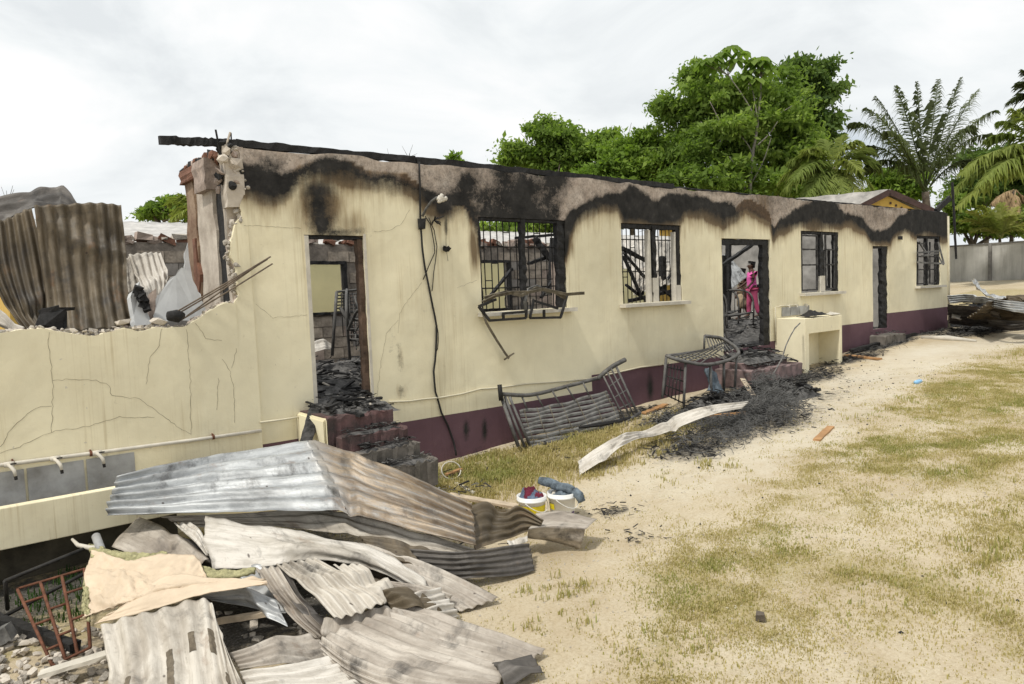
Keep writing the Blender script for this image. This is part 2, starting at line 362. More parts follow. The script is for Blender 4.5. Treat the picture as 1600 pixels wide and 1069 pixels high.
gp = b.math('ADD', b.attr('grass'), b.math('MULTIPLY', b.math('SUBTRACT', b.noise(geo, 13, 9, .82), .5), 2.6))
gm = b.math('MULTIPLY', b.ramp(gp, (.42, 0), (1.35, .80)), b.ramp(b.attr('grass'), (.02, 0), (.12, 1)))
gcol = b.ramp(b.noise(geo, 2.2, 6, .7), (.34, (.41, .335, .18)), (.55, (.35, .295, .135)), (.72, (.27, .255, .095)))
gcol = b.mix(b.ramp(n3_, (.40, .45), (.58, 0)), gcol, (.19, .155, .07)); col = b.mix(gm, col, gcol)
wp = b.math('ADD', b.attr('pale'), b.math('MULTIPLY', b.math('SUBTRACT', n2_, .5), .8)); col = b.mix(b.math('MULTIPLY', b.ramp(wp, (.35, 0), (.9, .8)), b.ramp(b.attr('pale'), (.02, 0), (.15, 1))), col, (.60, .555, .46))
ap = b.math('ADD', b.attr('ash'), b.math('MULTIPLY', b.math('SUBTRACT', b.noise(geo, 12, 9, .8), .5), 1.6))  # ash attribute also carries the shade painted by the grille and under the heap
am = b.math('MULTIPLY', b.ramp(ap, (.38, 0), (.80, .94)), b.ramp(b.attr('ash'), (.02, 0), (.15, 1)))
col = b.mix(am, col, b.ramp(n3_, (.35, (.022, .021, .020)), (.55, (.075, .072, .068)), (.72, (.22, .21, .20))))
b.bump(b.math('ADD', n3_, b.math('MULTIPLY', n2_, 1.5)), .55, .03)
b.fin(col, .95, 0, .15)
def axis(segs):
    out = []
    for a, c, d in segs: out += list(np.arange(a, c-1e-6, d))
    return np.array(out+[segs[-1][1]])
gx_ = axis([(-60, -6, 6), (-6, 0, .5), (0, 17, .09), (17, 30, .16), (30, 60, 1.5), (60, 420, 20)])
gy_ = axis([(-60, -6, 6), (-6, 1, .5), (1, 9, .09), (9, 20, .4), (20, 60, 2), (60, 420, 20)])
GXm, GYm = np.meshgrid(gx_, gy_, indexing='ij')
GBL = [[], [], []]       # grass, ash with painted shade, pale
def gb(k, x, y, rx, ry, a, rot=0): c = H(x, y); GBL[k].append((c[0], c[1], rx, ry, a))
# rx runs along the building front, ry towards the street
for a in ((760,740,1.8,1.0,1.2),(850,712,1.8,.6,1.0),(700,725,.6,.5,.8),(850,725,1.3,.7,.9),(1000,690,1.2,.6,.75),(930,735,.9,.5,.7),(830,690,1.5,.35,.5),
          (1380,640,1.6,.9,.85),(1480,610,2.0,1.1,.9),(1560,590,2.2,1.2,.95),(1590,640,2,1.5,.9),(1330,680,.8,.7,.8),(1430,690,.9,.9,.7),(1540,690,1.2,.8,.45),(1520,745,.7,.5,1.0),(1570,735,.6,.5,.8),
          (1530,860,.45,.4,.9),(1560,850,.4,.4,.85),(1500,800,.5,.5,.5),(1340,880,1.1,1.0,.8),(1360,905,.5,.5,1.0),(1200,890,1.2,.9,.62),(1100,850,1.2,.8,.5),(1250,820,1.0,.8,.55),(1430,840,.9,.8,.6),(1050,900,.9,.7,.5),
          (960,960,.8,.6,.45),(1100,980,.9,.7,.6),(1250,1000,1.0,.7,.6),(1400,960,1.0,.8,.65),(1530,980,.9,.7,.55),(1000,1040,.6,.5,.6),(1150,1050,.8,.5,.6),(1350,1050,.8,.5,.55),(1550,1050,.8,.5,.55),(880,1030,.4,.4,.5),(870,920,.25,.2,.9),(850,965,.25,.2,.8),(1020,710,.8,.4,.6)): gb(0, *a)
for a in ((850,668,1.6,.30,.75),(960,655,1.4,.35,.9),(1060,655,1.0,.5,1.1),(1150,650,1.2,.9,1.0),(1080,700,.8,.6,.9),(1200,660,.9,.8,.75),(1200,605,2.2,.6,1.1),(1250,590,1.6,.7,1.0),(1330,560,1.6,.45,1.1),(1380,540,2,.35,1.2),(1450,520,2.5,.35,1.0),(1540,512,3,.9,1.2),(1280,620,1.3,.8,.52),(1330,600,1.5,.8,.38),(1250,640,.9,.8,.5),(740,715,.5,.3,.6),(700,745,.4,.3,.7),(720,800,.5,.4,.35),(960,798,.22,.12,.9),(1000,840,.25,.15,.4),(860,705,.3,.2,.6),(1120,640,.8,.5,.9),(60,930,1.3,.9,1.0),(-40,960,1.0,1.0,1.0),(130,900,.8,.6,.9),(850,880,.35,.2,.35),(330,980,1.0,.8,1.2),(480,930,1.0,.9,1.2),(420,870,1.0,.9,1.2),(620,930,.8,.6,1.0),(700,900,.6,.5,.8),(250,900,.8,.7,1.1)): gb(1, *a)  # ash along the wall; blobs by the grille and under the heap paint shade
for a in ((1350,590,2.4,1.0,.8),(1450,550,3,1,.85),(1200,700,1.2,.8,.5),(1550,535,3,1,.7),(1300,640,1.3,.8,.6),(1450,740,.9,.7,.5),(1100,740,1.6,.9,.35),(1330,720,.9,.5,.55),(1170,1020,.5,.4,.45),(1250,760,1.0,.7,.3),(1490,440,6,4,.6)): gb(2, *a)
def gfield(k, X, Y):
    s = np.zeros_like(X)
    for (cx, cy, rx, ry, a) in GBL[k]: s = np.maximum(s, a*np.exp(-((X-cx)/rx)**2-((Y-cy)/ry)**2))
    return s
TRK = np.array([H(*p)[:2] for p in ((1600, 525), (1450, 560), (1330, 610), (1230, 680), (1080, 735), (930, 790), (850, 900), (830, 1000))])
def track(X, Y):
    d = np.full(np.shape(X), 99.0)
    for a_, c_ in zip(TRK[:-1], TRK[1:]):
        e_ = c_-a_; t_ = np.clip(((X-a_[0])*e_[0]+(Y-a_[1])*e_[1])/(e_@e_), 0, 1); d = np.minimum(d, np.hypot(X-a_[0]-t_*e_[0], Y-a_[1]-t_*e_[1]))
    return 1-sst(.45, 1.25, d+.5*(fbm(X*1.1, Y*1.1, 55)-.5))
def cover(X, Y): return np.maximum(gfield(0, X, Y), (.42+.70*sst(.36, .60, fbm(X*1.1, Y*1.1, 3, 5)))*(X > 2.2)*(1-sst(4.6, 6.2, Y)))*(1-.9*track(X, Y))*(.45+.55*sst(.36, .60, fbm(X*2.1, Y*2.1, 91, 5)))
grassA = cover(GXm, GYm); grassA = np.where((GXm > 27) & (GYm < 13), np.maximum(grassA, .9*sst(27, 30, GXm)*(1-sst(38, 40, GXm))), grassA)
grassA = np.where((GYm > 18) | (GXm > 60) | (GYm < -3), .9, grassA); grassA = np.where((GXm < 3) & (GYm > 6.2), .8, grassA)
ashShadeA = gfield(1, GXm, GYm); ashShadeA = np.where((GYm > D+.1) & (GYm < 19) & (GXm < 24), .8, ashShadeA)
paleA = np.maximum(gfield(2, GXm, GYm), .62*track(GXm, GYm)*sst(3, 8, GXm))
GZm = gz(GXm)+(fbm(GXm*.35, GYm*.35, 77)-.5)*.10+(fbm(GXm*3, GYm*3, 78)-.5)*.030*(GXm > -6)
near = (GXm < 30) & (GYm < 10); GZm = np.where(near, GZm, gz(GXm)-.02)
wet = [(H(950, 790), .5, .22)]
nu, nv = GXm.shape
Vg = np.stack([GXm, GYm, GZm], -1).reshape(-1, 3); i, j = np.meshgrid(np.arange(nu-1), np.arange(nv-1), indexing='ij'); a = (i*nv+j).ravel()
mb = MB(); mb.v = Vg; mb.f = np.stack([a, a+nv, a+nv+1, a+1], 1).tolist()
mb.mi = [0]*len(mb.f); gr = mb.build('ground', ['ground_sand'], smooth=True, org=(0, 0, 0)); tag(gr, 'bare sandy yard with dry grass patches and ash by the wall', None, None, 'structure')
fattr(gr, 'grass', grassA); fattr(gr, 'ash', ashShadeA); fattr(gr, 'pale', paleA)
def gh(X, Y): return gz(X)+(fbm(np.asarray(X)*.35, np.asarray(Y)*.35, 77)-.5)*.10+(fbm(np.asarray(X)*3, np.asarray(Y)*3, 78)-.5)*.030
# ------------------------------------------------------------------ grass: tufts of real blades
def blades(name, cx, cy, cz, hgt, tint, per, spread, mat='grass_blade', lean=.6, wd=.006):
    n = len(cx)*per; X = np.repeat(cx, per)+rng.normal(0, 1, n)*np.repeat(spread, per); Y = np.repeat(cy, per)+rng.normal(0, 1, n)*np.repeat(spread, per)
    Z = np.repeat(cz, per); h = np.repeat(hgt, per)*rng.uniform(.5, 1.15, n); an = rng.uniform(0, 6.28, n); ln = h*rng.uniform(.1, lean, n)
    dx, dy = np.cos(an), np.sin(an); w_ = wd*(.7+.6*rng.random(n))*(.6+np.repeat(hgt, per)*4); px_, py_ = -dy*w_, dx*w_
    V = np.zeros((n, 5, 3)); V[:, 0] = np.stack([X-px_, Y-py_, Z-.01], 1); V[:, 1] = np.stack([X+px_, Y+py_, Z-.01], 1)
    mxx, myy = X+dx*ln*.4, Y+dy*ln*.4; V[:, 2] = np.stack([mxx+px_*.8, myy+py_*.8, Z+h*.6], 1); V[:, 3] = np.stack([mxx-px_*.8, myy-py_*.8, Z+h*.6], 1)
    V[:, 4] = np.stack([X+dx*ln, Y+dy*ln, Z+h*(1-.2*rng.random(n))], 1)
    k = np.arange(n)*5; f = np.concatenate([np.stack([k, k+1, k+2, k+3], 1)]).tolist()+np.stack([k+3, k+2, k+4], 1).tolist()
    m = MB(); m.v = V.reshape(-1, 3); m.f = f; m.mi = [0]*len(f)
    o = m.build(name, [mat], org=(float(X.mean()), float(Y.mean()), float(Z.min()))); fattr(o, 'tint', np.repeat(np.clip(np.repeat(tint, per)+rng.normal(0, .16, n), 0, 1), 5)); return o
N = 420000
u_ = rng.random(N)**1.5; X = 1.5+u_*26; Y = rng.uniform(-1.0, 8.0, N)
dens = cover(X, Y); dens = np.maximum(dens, np.where((X < 2.6) & (Y > 6.5), .9, 0))
cl = fbm(X*5.5, Y*5.5, 191, 4); keep = rng.random(N) < np.clip(dens*(.25+.9*sst(.40, .66, cl)), 0, 1)*.85*np.clip(.45+X/16, .4, 1)
keep &= ~((gfield(1, X, Y) > .85))
X, Y = X[keep], Y[keep]; dn = dens[keep]
wallg = (X > 4.5) & (X < 10.5) & (Y > 6.0)
hh = (.010+.026*rng.random(len(X))**2.5+.008*(dn > .8)+wallg*(.02+.05*rng.random(len(X)))); ti = np.clip(.05+.35*rng.random(len(X))+.50*sst(.48, .75, fbm(X*1.7, Y*1.7, 17))+.25*(dn > .93), 0, 1)
print('tufts', len(X))
tag(blades('grass', X, Y, gh(X, Y), hh, ti, 6, .045+0*X), 'thin dry grass growing in patches over the sandy yard', 'grass', None, 'stuff')
TU = [(872,925,.13),(895,925,.10),(915,922,.10),(845,968,.10),(1010,712,.12),(1100,727,.16),(1140,727,.10),(1035,745,.08),(1530,862,.14),(1560,870,.13),(1510,850,.12),(1545,850,.12),(1570,862,.10),(1420,625,.13),(1390,640,.13),(1500,622,.15),(1460,640,.14),(1340,655,.13),(1520,745,.12),(1480,748,.10),(1560,730,.11),(1350,905,.09),(1375,910,.09),(1330,905,.08),(1060,975,.08),(1085,1005,.07),(1040,1040,.09),(1280,950,.07),(1400,950,.08),(1580,965,.09),(1565,560,.14),(1590,555,.14),(1530,900,.08),(990,1000,.07),(1120,1010,.07),(1570,800,.10),(1555,805,.09),(770,760,.12),(740,735,.12),(800,745,.11),(720,730,.12),(850,735,.12),(900,720,.12),(1405,795,.08),(1340,765,.09),(1270,860,.08)]
cs = np.array([H(x, y)[:2] for x, y, h in TU]); cx = np.repeat(cs[:, 0], 9)+rng.normal(0, .12, len(TU)*9); cy = np.repeat(cs[:, 1], 9)+rng.normal(0, .12, len(TU)*9); hq = np.repeat([t[2] for t in TU], 9)*rng.uniform(.3, .75, len(cx))
tag(blades('grass_tufts', cx, cy, gh(cx, cy), hq, .40+.45*rng.random(len(cx)), 7, .03+0*cx), 'taller green tufts of grass standing in the sand', 'grass', None, 'stuff')
# rank grass under the washing trough, its green darkened for the shade there
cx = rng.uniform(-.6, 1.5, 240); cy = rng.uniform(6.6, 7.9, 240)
tag(blades('weeds', cx, cy, gh(cx, cy), .03+.08*rng.random(240), .3+.6*rng.random(240), 7, .05+0*cx, 'weed_leaf_shaded'), 'dark green weeds growing under the washing trough', 'weeds', None, 'stuff')
# small stones in the sand
def pebbles(name, cx, cy, sz, mat, label, zoff=0, flat=.7, kind='stuff', cz=None):
    n = len(cx); O = np.array([(1, 0, 0), (-1, 0, 0), (0, 1, 0), (0, -1, 0), (0, 0, 1), (0, 0, -1)], float)
    V = O[None]*rng.uniform(.5, 1.2, (n, 6, 1))*sz[:, None, None]*np.array([1, 1, flat]); an = rng.uniform(0, 6.28, n); c, s = np.cos(an)[:, None], np.sin(an)[:, None]
    V = np.stack([V[..., 0]*c-V[..., 1]*s, V[..., 0]*s+V[..., 1]*c, V[..., 2]], -1)+np.stack([cx, cy, (gh(cx, cy) if cz is None else cz)+zoff+sz*.2], 1)[:, None]
    Tt = np.array([(0, 2, 4), (2, 1, 4), (1, 3, 4), (3, 0, 4), (2, 0, 5), (1, 2, 5), (3, 1, 5), (0, 3, 5)]); f = (np.arange(n)[:, None, None]*6+Tt[None]).reshape(-1, 3).tolist()
    m = MB(); m.v = V.reshape(-1, 3); m.f = f; m.mi = [0]*len(f); o = m.build(name, [mat], org=(float(cx.mean()), float(cy.mean()), float(V[..., 2].min()))); tag(o, label, 'debris' if kind == 'stuff' else None, None, kind); return o
simple('pebble', (.52, .475, .40), .9, scale=1.2, var=.35, bump=0, c2=(.25, .22, .18))
cx = rng.uniform(2.2, 16, 16000); cy = rng.uniform(-.5, 7.6, 16000); k = fbm(cx*.9, cy*.9, 33) > .47; k &= rng.random(16000) < np.clip(12/(cx+1)**1.2, .15, 1); cx, cy = cx[k], cy[k]
o = pebbles('gravel', cx, cy, .004+.010*rng.random(len(cx))**3, 'pebble', 'small pale stones scattered through the sandy yard')
# ================================================================== the burnt building
TOP = 3.43; HEAD = 2.76; SILL = 1.41; DOORH = 2.46
BX0, BX1 = 2.9, 22.77
def fx(*pp): return np.array([F(x, y)[[0, 2]] for x, y in pp])
soot_lo = fx((384,306),(400,311),(425,316),(445,314),(458,302),(470,292),(490,287),(520,287),(560,290),(600,295),(640,301),(655,310),(668,330),(690,338),(712,330),(725,330),(738,345),(746,372),(751,410),(760,420),(875,420),(886,405),(890,378),(900,355),(915,343),(940,332),(965,330),(971,344),(975,352),(1063,352),(1070,338),(1100,342),(1125,346),(1130,352),(1150,345),(1165,330),(1203,350),(1207,378),(1215,367),(1235,359),(1250,356),(1313,354),(1330,351),(1350,364),(1363,384),(1389,380),(1400,367),(1420,364),(1432,370),(1470,374),(1481,378))
soot_up = fx((384,272),(400,266),(440,276),(470,274),(485,262),(510,258),(530,264),(570,272),(600,276),(640,288),(655,292),(672,300),(690,306),(705,320),(712,322),(745,352),(752,380),(876,380),(884,352),(890,338),(920,319),(940,311),(960,307),(985,300),(1010,311),(1025,319),(1045,312),(1070,308),(1090,315),(1120,321),(1143,316),(1152,336),(1160,334),(1203,352),(1210,362),(1217,350),(1235,341),(1260,326),(1275,316),(1300,316),(1310,330),(1325,335),(1345,346),(1360,363),(1375,368),(1386,364),(1396,354),(1410,341),(1420,331),(1445,327),(1460,321),(1481,330))
soot_lo[0, 0] = soot_up[0, 0] = 2.6
def blob(X, Z, x, y, rx, rz, s=0):
    c = F(x, y); return np.exp(-(((X-c[0])/rx)**2+((Z-c[2])/rz)**2))
def facade_attrs(P):
    X, Z = P[..., 0], P[..., 2]
    wob = (fbm(X*2.2, Z*2.2, 3, 6)-.5)*.26+(fbm(X*9, Z*5, 13)-.5)*.08
    lo = np.interp(X, soot_lo[:, 0], soot_lo[:, 1])+wob*.7; up = np.interp(X, soot_up[:, 0], soot_up[:, 1])+wob
    up = np.maximum(up, lo+.02)
    soft = .22+.42*vn(X*1.3, Z*0, 5)
    s = sst(0, 1, (Z-lo+soft*.4)/soft)*(1-sst(0, .16, Z-up)*(.75+.25*fbm(X*3, Z*3, 23)))
    speck = np.full(X.shape, .45)+.5*sst(-.18, .08, Z-up)
    peel = sst(-.05, .08, Z-up)*1.0
    peel = np.where(Z > lo, np.maximum(peel, 0), 0)
    # patchy burnt stretches of the ring beam
    def band(x0, x1, e=.25): a, c = F(x0, 300)[0], F(x1, 300)[0]; return sst(a-e, a+e, X)*(1-sst(c-e, c+e, X))
    above = sst(-.02, .05, Z-up)
    patch = above*np.clip(band(700, 890)*(2.6*fbm(X*1.5, Z*1.7, 21, 6)-.75), 0, 1)
    patch = np.maximum(patch, above*band(768, 825, .3)*(1.15-.75*fbm(X*3, Z*3, 8, 5)))
    patch = np.maximum(patch, above*.62*fbm(X*1.2, Z*2.2, 31)**1.1)
    patch = np.maximum(patch, above*band(1268, 1312, .3)*.9)
    patch = np.maximum(patch, above*band(1420, 1481, .5)*(.35+.5*fbm(X*2, Z*2, 41)))
    patch = np.maximum(patch, .75*sst(TOP-.16, TOP-.02, Z)*fbm(X*3, Z, 51)*(X > 8))
    bl = blob(X, Z, 425, 262, .22, .22)*.7; patch = np.maximum(patch, bl)
    bl = blob(X, Z, 1192, 325, .20, .34)*.55; sc_extra = blob(X, Z, 1192, 325, .25, .42)*.9
    speck = np.where(patch > s, .95, speck)
    soot = np.maximum(s, patch)
    # lamp patch, smear above the first doorway, window scorches, low smudges
    def add(x, y, rx, rz, k):
        nonlocal soot; soot = np.maximum(soot, k*blob(X, Z, x, y, rx, rz))
    for a in ((690, 325, .14, .16, 1), (702, 318, .10, .22, .95), (697, 352, .035, .16, .8), (672, 312, .20, .10, .9), (503, 350, .17, .20, 1.0), (499, 325, .16, .26, .95), (497, 298, .26, .18, .85), (560, 362, .12, .07, .6), (525, 364, .35, .06, .8),
              (627, 612, .06, .10, .45), (728, 672, .05, .16, .95), (757, 672, .05, .17, .95), (1016, 606, .10, .28, .85), (935, 605, .10, .2, .3), (986, 520, .25, .4, .16), (1355, 455, .35, .5, .16), (1358, 480, .2, .3, .14), (1375, 500, .3, .1, .5), (612, 540, .07, .28, .22), (625, 560, .04, .22, .42), (1330, 430, .4, .4, .06)):
        add(*a)
    scorch = np.exp(-np.clip(lo-Z, 0, 9)/.17)*np.where(Z < lo+.25, 1, 0)*(.45+.75*vn(X*1.7, Z*0, 44))
    scorch = np.maximum(scorch, sc_extra*.7)
    for a in ((741, 385, .10, .42, 1.0), (738, 340, .16, .25, .8), (893, 385, .08, .20, .7), (500, 322, .36, .38, 1.0), (545, 350, .3, .22, .6), (890, 365, .1, .2, .7), (627, 562, .04, .2, .5), (627, 612, .09, .12, .5), (1068, 360, .1, .3, .4), (1008, 341, .3, .10, .6)):
        scorch = np.maximum(scorch, a[4]*blob(X, Z, a[0], a[1], a[2], a[3]))
    if True:
        low = sst(.34, .0, Z-gz(X))*.4*fbm(X*2, Z*2, 61); soot = np.maximum(soot, low)
    return soot, peel, scorch, speck
def put_attrs(o, V):
    s, p, c, k = facade_attrs(V)
    fattr(o, 'soot', s); fattr(o, 'peel', p); fattr(o, 'scorch', c); fattr(o, 'speck', k)
def steps_between(keys, d):
    out = []
    for a, b_ in zip(keys[:-1], keys[1:]):
        n = max(1, int(round((b_-a)/d))); out += [a+(b_-a)*i/n for i in range(n)]
    return np.array(out+[keys[-1]])
OPEN = [(3.56, 4.34, FLOOR-.02, DOORH), (6.15, 7.83, SILL, HEAD), (9.10, 10.68, SILL, HEAD), (11.92, 13.58, FLOOR-.02, 2.55), (14.80, 16.46, SILL, HEAD), (18.15, 18.98, FLOOR, DOORH), (20.66, 22.24, SILL, HEAD)]
LEVEL = [(2.9, 4.34, .04), (4.34, 8.30, .03), (8.30, 11.92, .29), (11.92, 16.5, .45), (16.5, 18.56, .605), (18.56, 22.8, .77)]
bld = thing('burnt_building', 'long single-storey cream building, gutted by fire, black soot under its roofless top edge', 'building', (12.8, D+3, FLOOR-.6))
xs = steps_between(sorted({BX0, BX1, *[v for o in OPEN for v in o[:2]], *[v for l in LEVEL for v in l[:2] if BX0 < v < BX1]}), .042)
zs = steps_between(sorted({-.95, TOP, *[v for o in OPEN for v in o[2:]], *[l[2] for l in LEVEL]}), .042)
Xg, Zg = np.meshgrid(xs, zs, indexing='ij')
P = np.stack([Xg, np.full_like(Xg, D), Zg], -1)
P[..., 1] += (fbm(Xg*1.2, Zg*1.2, 71)-.5)*.03
P[:, -1, 2] += (vn(xs*3, xs*0, 9)-.5)*.05-.02*(xs > 9)*vn(xs*9, xs*0, 4)
xc = (xs[1:]+xs[:-1])/2; zc = (zs[1:]+zs[:-1])/2
mask = np.ones((len(xc), len(zc)), bool); mi = np.zeros(mask.shape, int)
for a, b_, c, d in OPEN: mask[np.ix_((xc > a) & (xc < b_), (zc > c) & (zc < d))] = False
for a, b_, l in LEVEL: mi[np.ix_((xc > a) & (xc < b_), zc < l)] = 1
mb = MB(); thick_grid(mb, P, mask, (0, .16, 0), mi, .004)
fw = mb.build('front_wall', ['cream_render', 'purple_plinth'], bld)
V = np.array(mb.v); put_attrs(fw, V)
bk = V[:, 1] > D+.09
pa = np.array(fw.data.attributes['peel'].data[0].value)
buf = np.zeros(len(V), np.float32); fw.data.attributes['soot'].data.foreach_get('value', buf); buf[bk] = np.clip(fbm(V[bk, 0]*.9, V[bk, 2]*.9, 5)*1.2+sst(1.2, 3, V[bk, 2])*.3, 0, 1); fw.data.attributes['soot'].data.foreach_set('value', buf)
fw.data.attributes['peel'].data.foreach_get('value', buf); buf[bk] = 1; fw.data.attributes['peel'].data.foreach_set('value', buf)
# the broken length of wall on the left: low parapet rising to the ragged edge by the pier
topx = np.array([-3, -.6, .2, .53, .9, 1.3, 1.7, 1.91, 2.2, 2.42, 2.6, 2.72]); topz = np.array([1.50, 1.50, 1.50, 1.49, 1.47, 1.45, 1.45, 1.45, 1.50, 1.58, 1.66, 1.73])
edge = np.array([F(x, y)[[0, 2]] for x, y in ((370,470),(366,452),(372,430),(362,400),(364,380),(368,360),(372,340),(379,318),(383,300),(380,285),(376,262),(373,240),(371,226))])
xa = np.linspace(-3, 2.7, 143); nz = 62
tz = np.interp(xa, topx, topz)+(vn(xa*7, xa*0, 13)-.5)*.09
P1 = np.zeros((len(xa), nz, 3)); s_ = np.linspace(0, 1, nz)
P1[..., 0] = xa[:, None]; P1[..., 2] = -1.2+(tz[:, None]+1.2)*s_[None]; P1[..., 1] = D-.035+(fbm(P1[..., 0]*1.2, P1[..., 2]*1.2, 72)-.5)*.02*(1-sst(2.2, 2.65, P1[..., 0]))
zr = np.concatenate([np.arange(-1.2, 1.70, .045), np.arange(1.70, TOP+.001, .04)]); xl = np.where(zr < 1.72, 2.70, np.interp(zr, edge[:, 1], edge[:, 0])+(vn(zr*9, zr*0, 15)-.5)*.07)
nu2 = 9; P2 = np.zeros((nu2, len(zr), 3)); q = np.linspace(0, 1, nu2)
P2[..., 0] = xl[None]+(BX0-xl[None])*q[:, None]; P2[..., 2] = zr[None]; P2[..., 1] = D-.035+.031*sst(1.0, 2.6, zr[None])+0*q[:, None]
mb = MB(); thick_grid(mb, P1, np.ones((len(xa)-1, nz-1), bool), (0, .17, 0), None, .02)
zc2 = (zr[1:]+zr[:-1])/2
thick_grid(mb, P2, np.ones((nu2-1, len(zr)-1), bool), (0, .17, 0), None, .015)
bw = mb.build('broken_wall', ['cream_render'], bld)
V = np.array(mb.v); s, p, c, k = facade_attrs(V)
inner = V[:, 1] > D+.05
s = np.where(V[:, 2] < 1.8, s*.3, s); p = np.where(inner, 1.0, p); s = np.where(inner, .1, s)
fattr(bw, 'soot', s); fattr(bw, 'peel', p); fattr(bw, 'scorch', np.where(V[:, 2] < 1.8, 0, c)); fattr(bw, 'speck', k)
# crumbled plaster core along the ragged edge
mb = MB()
ed = np.concatenate([np.stack([xa, tz], 1)[60:], np.stack([xl, zr], 1)[zr > 1.7]])
for x_, z_ in ed:
    for r in range(2):
        sz = random.uniform(.02, .075 if z_ > 1.75 else .05)
        mb.rock((x_+random.uniform(-.035, .03), D+random.uniform(-.01, .15), z_+random.uniform(-.03, .02)), sz*1.25)
rr = mb.build('broken_edge', ['broken_core'], bld); rr['kind'] = 'stuff'
# cracks: shallow dark grooves laid as thin crooked strips 2 mm proud of nothing but the paint skin
simple('crack_dark', (.36, .315, .22), .95, scale=9, var=.3, bump=0)
def crack(pts, w0=.004, Y=D-.036):
    pts = [F(*p) for p in pts]; Pn = []
    for a, b_ in zip(pts[:-1], pts[1:]):
        n = max(2, int(np.linalg.norm(b_-a)/.035))
        for i in range(n): Pn.append(a+(b_-a)*i/n+np.array([random.uniform(-1, 1)*.008, 0, random.uniform(-1, 1)*.008]))
    Pn.append(pts[-1]); V = []; Fs = []
    for i, p_ in enumerate(Pn):
        t = Pn[min(i+1, len(Pn)-1)]-Pn[max(0, i-1)]; nrm = np.array([-t[2], 0, t[0]]); nrm = nrm/(np.linalg.norm(nrm)+1e-9)*w0*random.uniform(.5, 1.3)
        ys_ = (D-.035+(fbm(p_[0]*1.2, p_[2]*1.2, 72)-.5)*.02*(1-sst(2.2, 2.65, p_[0])) if p_[0] < 2.7 else (D-.035+.031*sst(1.0, 2.6, p_[2]) if p_[0] < BX0 else D+(fbm(p_[0]*1.2, p_[2]*1.2, 71)-.5)*.03))-.0012
        V += [(p_[0]-nrm[0], ys_, p_[2]-nrm[2]), (p_[0]+nrm[0], ys_, p_[2]+nrm[2]), (p_[0]+nrm[0], ys_+.01, p_[2]+nrm[2]), (p_[0]-nrm[0], ys_+.01, p_[2]-nrm[2])]
    for i in range(len(Pn)-1):
        k = i*4
        for a, b_ in ((0, 1), (1, 2), (3, 0)): Fs.append((k+a, k+b_, k+4+b_, k+4+a))
    return V, Fs
mb = MB()
for pts in ([(75,520),(76,555),(82,590),(81,640),(80,675)], [(82,594),(110,592),(150,594),(170,602),(173,618),(215,622),(240,640),(275,665),(297,678)], [(0,708),(30,697),(60,682),(80,674),(140,665),(185,651),(240,652)], [(0,698),(20,665),(55,637),(80,634)], [(252,512),(247,540),(232,560),(227,600)], [(290,515),(296,590),(297,678)], [(305,505),(320,530),(345,532)], [(345,560),(358,580),(364,610),(365,660)], [(368,545),(360,575)], [(340,590),(337,640)]): mb.add(*crack(pts, .0022))
for pts in ([(380,352),(420,354),(470,357)], [(585,362),(610,360),(628,350),(640,328)], [(660,440),(640,465),(624,490),(622,520)], [(588,625),(596,560),(604,520),(622,500)], [(400,475),(425,497),(480,492)], [(715,450),(745,438)]): mb.add(*crack(pts, .0017, D-.006))
cr = mb.build('crack', ['crack_dark'], bld); cr['kind'] = 'stuff'
# scorched brick pier: the stub of the cross wall at the broken end
def F2(x, y, X): d = ray(x, y); return CAM+d*(X/d[0])
simple('pier_render', (.60, .54, .46), .95, scale=3.5, var=.35, bump=.5, c2=(.34, .29, .24)); simple('pier_brown', (.34, .25, .175), .95, scale=4, var=.4, bump=.7, c2=(.15, .085, .055))
mb = MB()
def ragged_slab(X0, X1, y0, y1, z0, z1, mi, jz=.05, n=14, jy=.03):
    V = []; Fs = []
    for i in range(n+1):
        z = z0+(z1-z0)*i/n; a = random.uniform(-jy, jy); c = random.uniform(-jy, jy)
        V += [(X0+random.uniform(-.012, .012), y0+a, z), (X1, y0+a, z+random.uniform(-.01, .01)), (X1, y1+c, z), (X0+random.uniform(-.012, .012), y1+c, z)]
    for i in range(n):
        for k in range(4): Fs.append((i*4+k, i*4+(k+1) % 4, i*4+4+(k+1) % 4, i*4+4+k))
    Fs += [(3, 2, 1, 0), (n*4, n*4+1, n*4+2, n*4+3)]
    mb.add(V, Fs, mi)
yb = F2(301, 400, 2.72)[1]; print('pier back Y', yb, F2(345, 400, 2.72)[1], F2(356, 400, 2.72)[1])
ya, yc, yd = F2(356, 400, 2.74)[1], F2(345, 400, 2.74)[1], F2(318, 400, 2.74)[1]
ragged_slab(2.72, 2.88, D+.13, ya, .4, 3.05, 5, jy=.02)
ragged_slab(2.73, 2.90, ya, yc, .4, 3.05, 2, jy=.006)  # black slab painted in for the dark of the open gap, not charring
ragged_slab(2.70, 2.90, yc, yd, .4, 3.12, 5, jy=.03)
ragged_slab(2.68, 2.90, yd, yb, .4, 3.2, 6, jy=.03)
ragged_slab(2.66, 2.90, yd-.02, yd+.12, .4, 2.5, 3, jy=.05)
ragged_slab(2.60, 2.90, D+.45, yc+.40, 3.0, 3.36, 4, jy=.01, n=4)     # end of the ring beam
ragged_slab(2.62, 2.9, yc+.3, yb, 3.2, 3.36, 3, jy=.05, n=4)
ragged_slab(2.69, 2.89, D+.0, D+.18, 2.75, 3.42, 5, jy=.02, n=8)
for k in range(90):
    a = random.random()**.6; sz = random.uniform(.03, .10)
    mb.rock((2.66+random.uniform(0, .2), D+.1+a*(yb-D-.1), 3.36+random.uniform(-.03, .05)), sz*1.5, random.choice((3, 3, 2, 4)))
